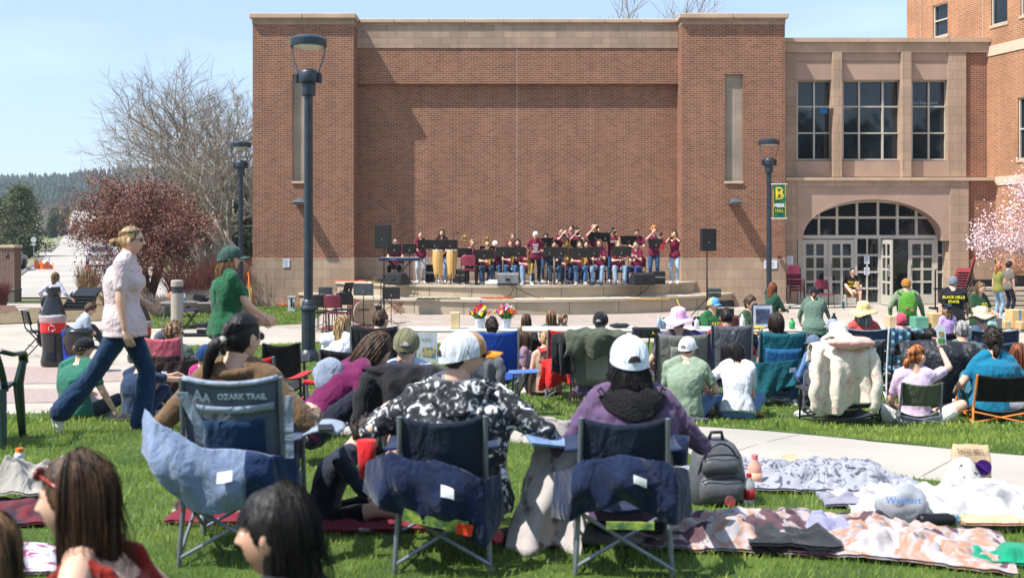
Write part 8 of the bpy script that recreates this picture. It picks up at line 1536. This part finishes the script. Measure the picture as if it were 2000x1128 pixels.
x, y = unp(1830, 1038); t = thing('flask', 'black flask and blue can lying on grass beside the white bag', 'flask', (x, y, gz(x, y)+.06), .1); m = MB(); m.lathe((0, 0, 0), [(.03, -.1), (.035, -.08), (.035, .06), (.02, .1)], 18, M=RY_(pi/2)); m.build('flask', M_blk, t, smooth=True); m = MB(); m.lathe((.14, 0, 0), [(.03, -.05), (.03, .05)], 16, M=RY_(pi/2)); m.build('sleeve', mat('blue_label', (.02, .1, .3), .4, col2=(.5, .55, .2), scale=30), t)
x, y = unp(1950, 1030); cloth_heap(1940, 1040, .35, .15, .05, 'peach printed scarf end on the white fleece', 'scarf', 'scarf', col='d8a888', seed=83, res=22, zoff=.03)
x, y = unp(1545, 938); t = thing('food_wrapper', 'torn brown food wrapper on the grey patterned blanket', 'wrapper', (x, y, gz(x, y)+.14), .4); m = MB(); m.box((0, 0, 0), (.10, .07, .01), M=RX_(.5)); m.build('card', MATS['kraft'], t)
# backpack and drinks
x, y = unp(1398, 984); t = thing('rucksack', 'grey speckled school backpack standing beside the pink shaker', 'backpack', (x, y, gz(x, y)), .12); M_bp = mat('glitter_grey', (.085, .09, .10), .45, col2=(.35, .36, .38), scale=55, bump=.4, bscale=20); r_ = [q for q in M_bp.node_tree.nodes if q.type == 'VALTORGB'][0].color_ramp; r_.elements[0].color, r_.elements[1].color = r_.elements[1].color, r_.elements[0].color; r_.elements[0].position = .30; r_.elements[1].position = .38
m = MB(); m.loft([(0, 0, 0), (0, 0, .03), (0, 0, .15), (0, .01, .28), (0, .02, .34), (0, .03, .375)], [.13, .165, .165, .14, .11, .06], [.08, .10, .105, .09, .07, .03], 28, p=3); me = m.mesh('b'); wrinkle(me, .008, 14, 4); link('bag', me, M_bp, t, smooth=True)
m = MB(); m.loft([(0, -.06, .02), (0, -.10, .06), (0, -.10, .14), (0, -.07, .18)], [.11, .125, .125, .10], [.05, .05, .05, .03], 22, p=3); m.build('lower_pocket', M_bp, t, smooth=True); m = MB(); m.loft([(0, -.05, .19), (0, -.085, .21), (0, -.085, .27), (0, -.05, .30)], [.10, .11, .10, .08], [.05, .05, .045, .03], 22, p=3); m.build('upper_pocket', M_bp, t, smooth=True)
m = MB()
for zz_, ww, yy in ((.155, .115, -.145), (.275, .10, -.125)): m.tube([(ww*cos(a), yy-.005+.02*abs(cos(a)), zz_-.10*sin(a)*-.3) for a in np.linspace(0, pi, 15)], .005, 5)
m.tube([(.13*cos(a), -.06-.03*sin(a), .10+.26*sin(a)) for a in np.linspace(0, pi, 21)], .006, 5); m.build('zip', M_blk, t, smooth=True); m = MB(); m.tube([(-.04, .0, .37), (-.03, -.01, .41), (.03, -.01, .41), (.04, 0, .37)], .01, 6); m.build('handle', M_blk, t, smooth=True)
m = MB(); m.lathe((.03, -.156, .055), [(.001, 0), (.03, 0), (.03, .008)], 20, M=RX_(pi/2)); m.build('badge', mat('badge_print', (.12, .12, .12), .4, col2=(.6, .05, .05), scale=40), t)
x, y = unp(1474, 962); t = bottle(x, y, gz(x, y), .23, .042, 'e0a090', 'pink to peach shaker bottle right of the backpack', 'c87880', name='shaker_bottle', band='e8b090'); x, y = unp(1463, 990); bottle(x, y, gz(x, y), .19, .033, '3a2a2a', 'small cola bottle with red cap before the pink shaker', 'c81420', clear=True, band='a81828')
# ---------------------------------------------------------------- left foreground
cloth_heap(45, 1010, .85, .5, .13, 'dark navy and red plaid blanket at the left edge', mm=mat('dark_plaid', (.02, .025, .045), .9, col2=(.14, .015, .02), scale=14), seed=91, res=44)
cloth_heap(66, 985, .42, .34, .34, 'crumpled white hoodie on the dark plaid blanket', 'hoodie', 'hoodie', col='9a968e', seed=92, res=44, zoff=.06)
cloth_heap(75, 1105, .55, .36, .08, 'purple and white geometric blanket behind the long haired woman', mm=pmat('geometric_print', (.48, .46, .56), (.24, .06, .13), 11, .44, .48, stretch=(1, 3, 1)), seed=93, res=44)
x, y = unp(38, 952); t = thing('orange_cap_bottle', 'orange bottle cap showing above the white hoodie', 'bottle', (x, y, gz(x, y))); m = MB(); m.lathe((0, 0, 0), [(.03, 0), (.03, .2), (.02, .22)], 14); m.build('bottle', fab('c8ccd0'), t); m = MB(); m.lathe((0, 0, .2), [(.022, 0), (.022, .04)], 14); m.build('cap', fab('e86a10'), t)
p = person(242, 2.85, 889, 'woman with long straight brown hair and rust top, sunglasses on head', yaw=pi/2-.05, pose='ground', hair=('long', 'brown'), hl=.46, shirt='7a1c10', sleeve='none', arms=((-.28, .02, .12), (.28, .02, .12)), pants='20242c', lean=.14, slouch=.3, hpitch=-.02, b=1.05, hfront=1.45, bare=True)
m = MB()
for sx in (-1, 1): m.ell(p['L']((sx*.034, .085, .085)), np.array((.028, .010, .02)), 16, 10, M=RZ(p['yaw']*0))
m.tube([p['L']((.06, .07, .085)), p['L']((.084, .0, .05)), p['L']((.086, -.02, .03))], .004, 5); m.tube([p['L']((-.06, .07, .085)), p['L']((-.084, .0, .05)), p['L']((-.086, -.02, .03))], .004, 5); m.build('sunglasses', mat('tortoise', (.35, .04, .02), .15, col2=(.05, .01, .01), scale=40, spec=.8), p['root'], smooth=True)
p = person(566, 2.62, 953, 'woman with short wavy black hair and fringe, silver earring', yaw=pi/2-.15, pose='ground', hair=('wavy', 'black'), hl=.24, sk='light', shirt='181a20', arms='lap', pants='20242c', lean=.02, hfront=1.8)
m = MB(); rn = random.Random(4)
for k in range(220): # fringe
    a = rn.uniform(-.95, .95); pts = [cranium(np.array([a*s_*1.0]), np.array([th_]), 1.12)[0] for s_, th_ in ((.3, .25), (.7, .6), (.95, .95), (1, 1.22+rn.uniform(-.05, .08)))]; m.tube([p['L'](q_) for q_ in pts], .0038, 3, caps=False)
m.build('fringe', hairm(HAIR['black']), p['root'], smooth=True)
m = MB(); m.tube([p['L']((.084+.0*k, -.008+.010*sin(a), -.052+.012*cos(a))) for k, a in enumerate(np.linspace(0, 2*pi, 13))], .0018, 5); m.build('earring', M_silv, p['root'], smooth=True)
person(-34, 2.45, 1010, 'person with brown hair cut off at the lower left corner', yaw=.3, pose='ground', hair=('long', 'light'), hl=.3, shirt='181a20', arms='lap', pants='20242c')
# ---------------------------------------------------------------- the air
mb = MB(); mb.bb(-430, 310, -100, 1000, -1.2, 95)
hm = bpy.data.materials.new('air'); hm.use_nodes = True; hn = hm.node_tree; hn.nodes.remove(hn.nodes['Principled BSDF']); pv_ = hn.nodes.new('ShaderNodeVolumePrincipled'); pv_.inputs['Density'].default_value = .00032; pv_.inputs['Color'].default_value = (.80, .88, 1, 1); hn.links.new(pv_.outputs[0], hn.nodes['Material Output'].inputs['Volume'])
tag(mb.build('haze', hm), kind='stuff')
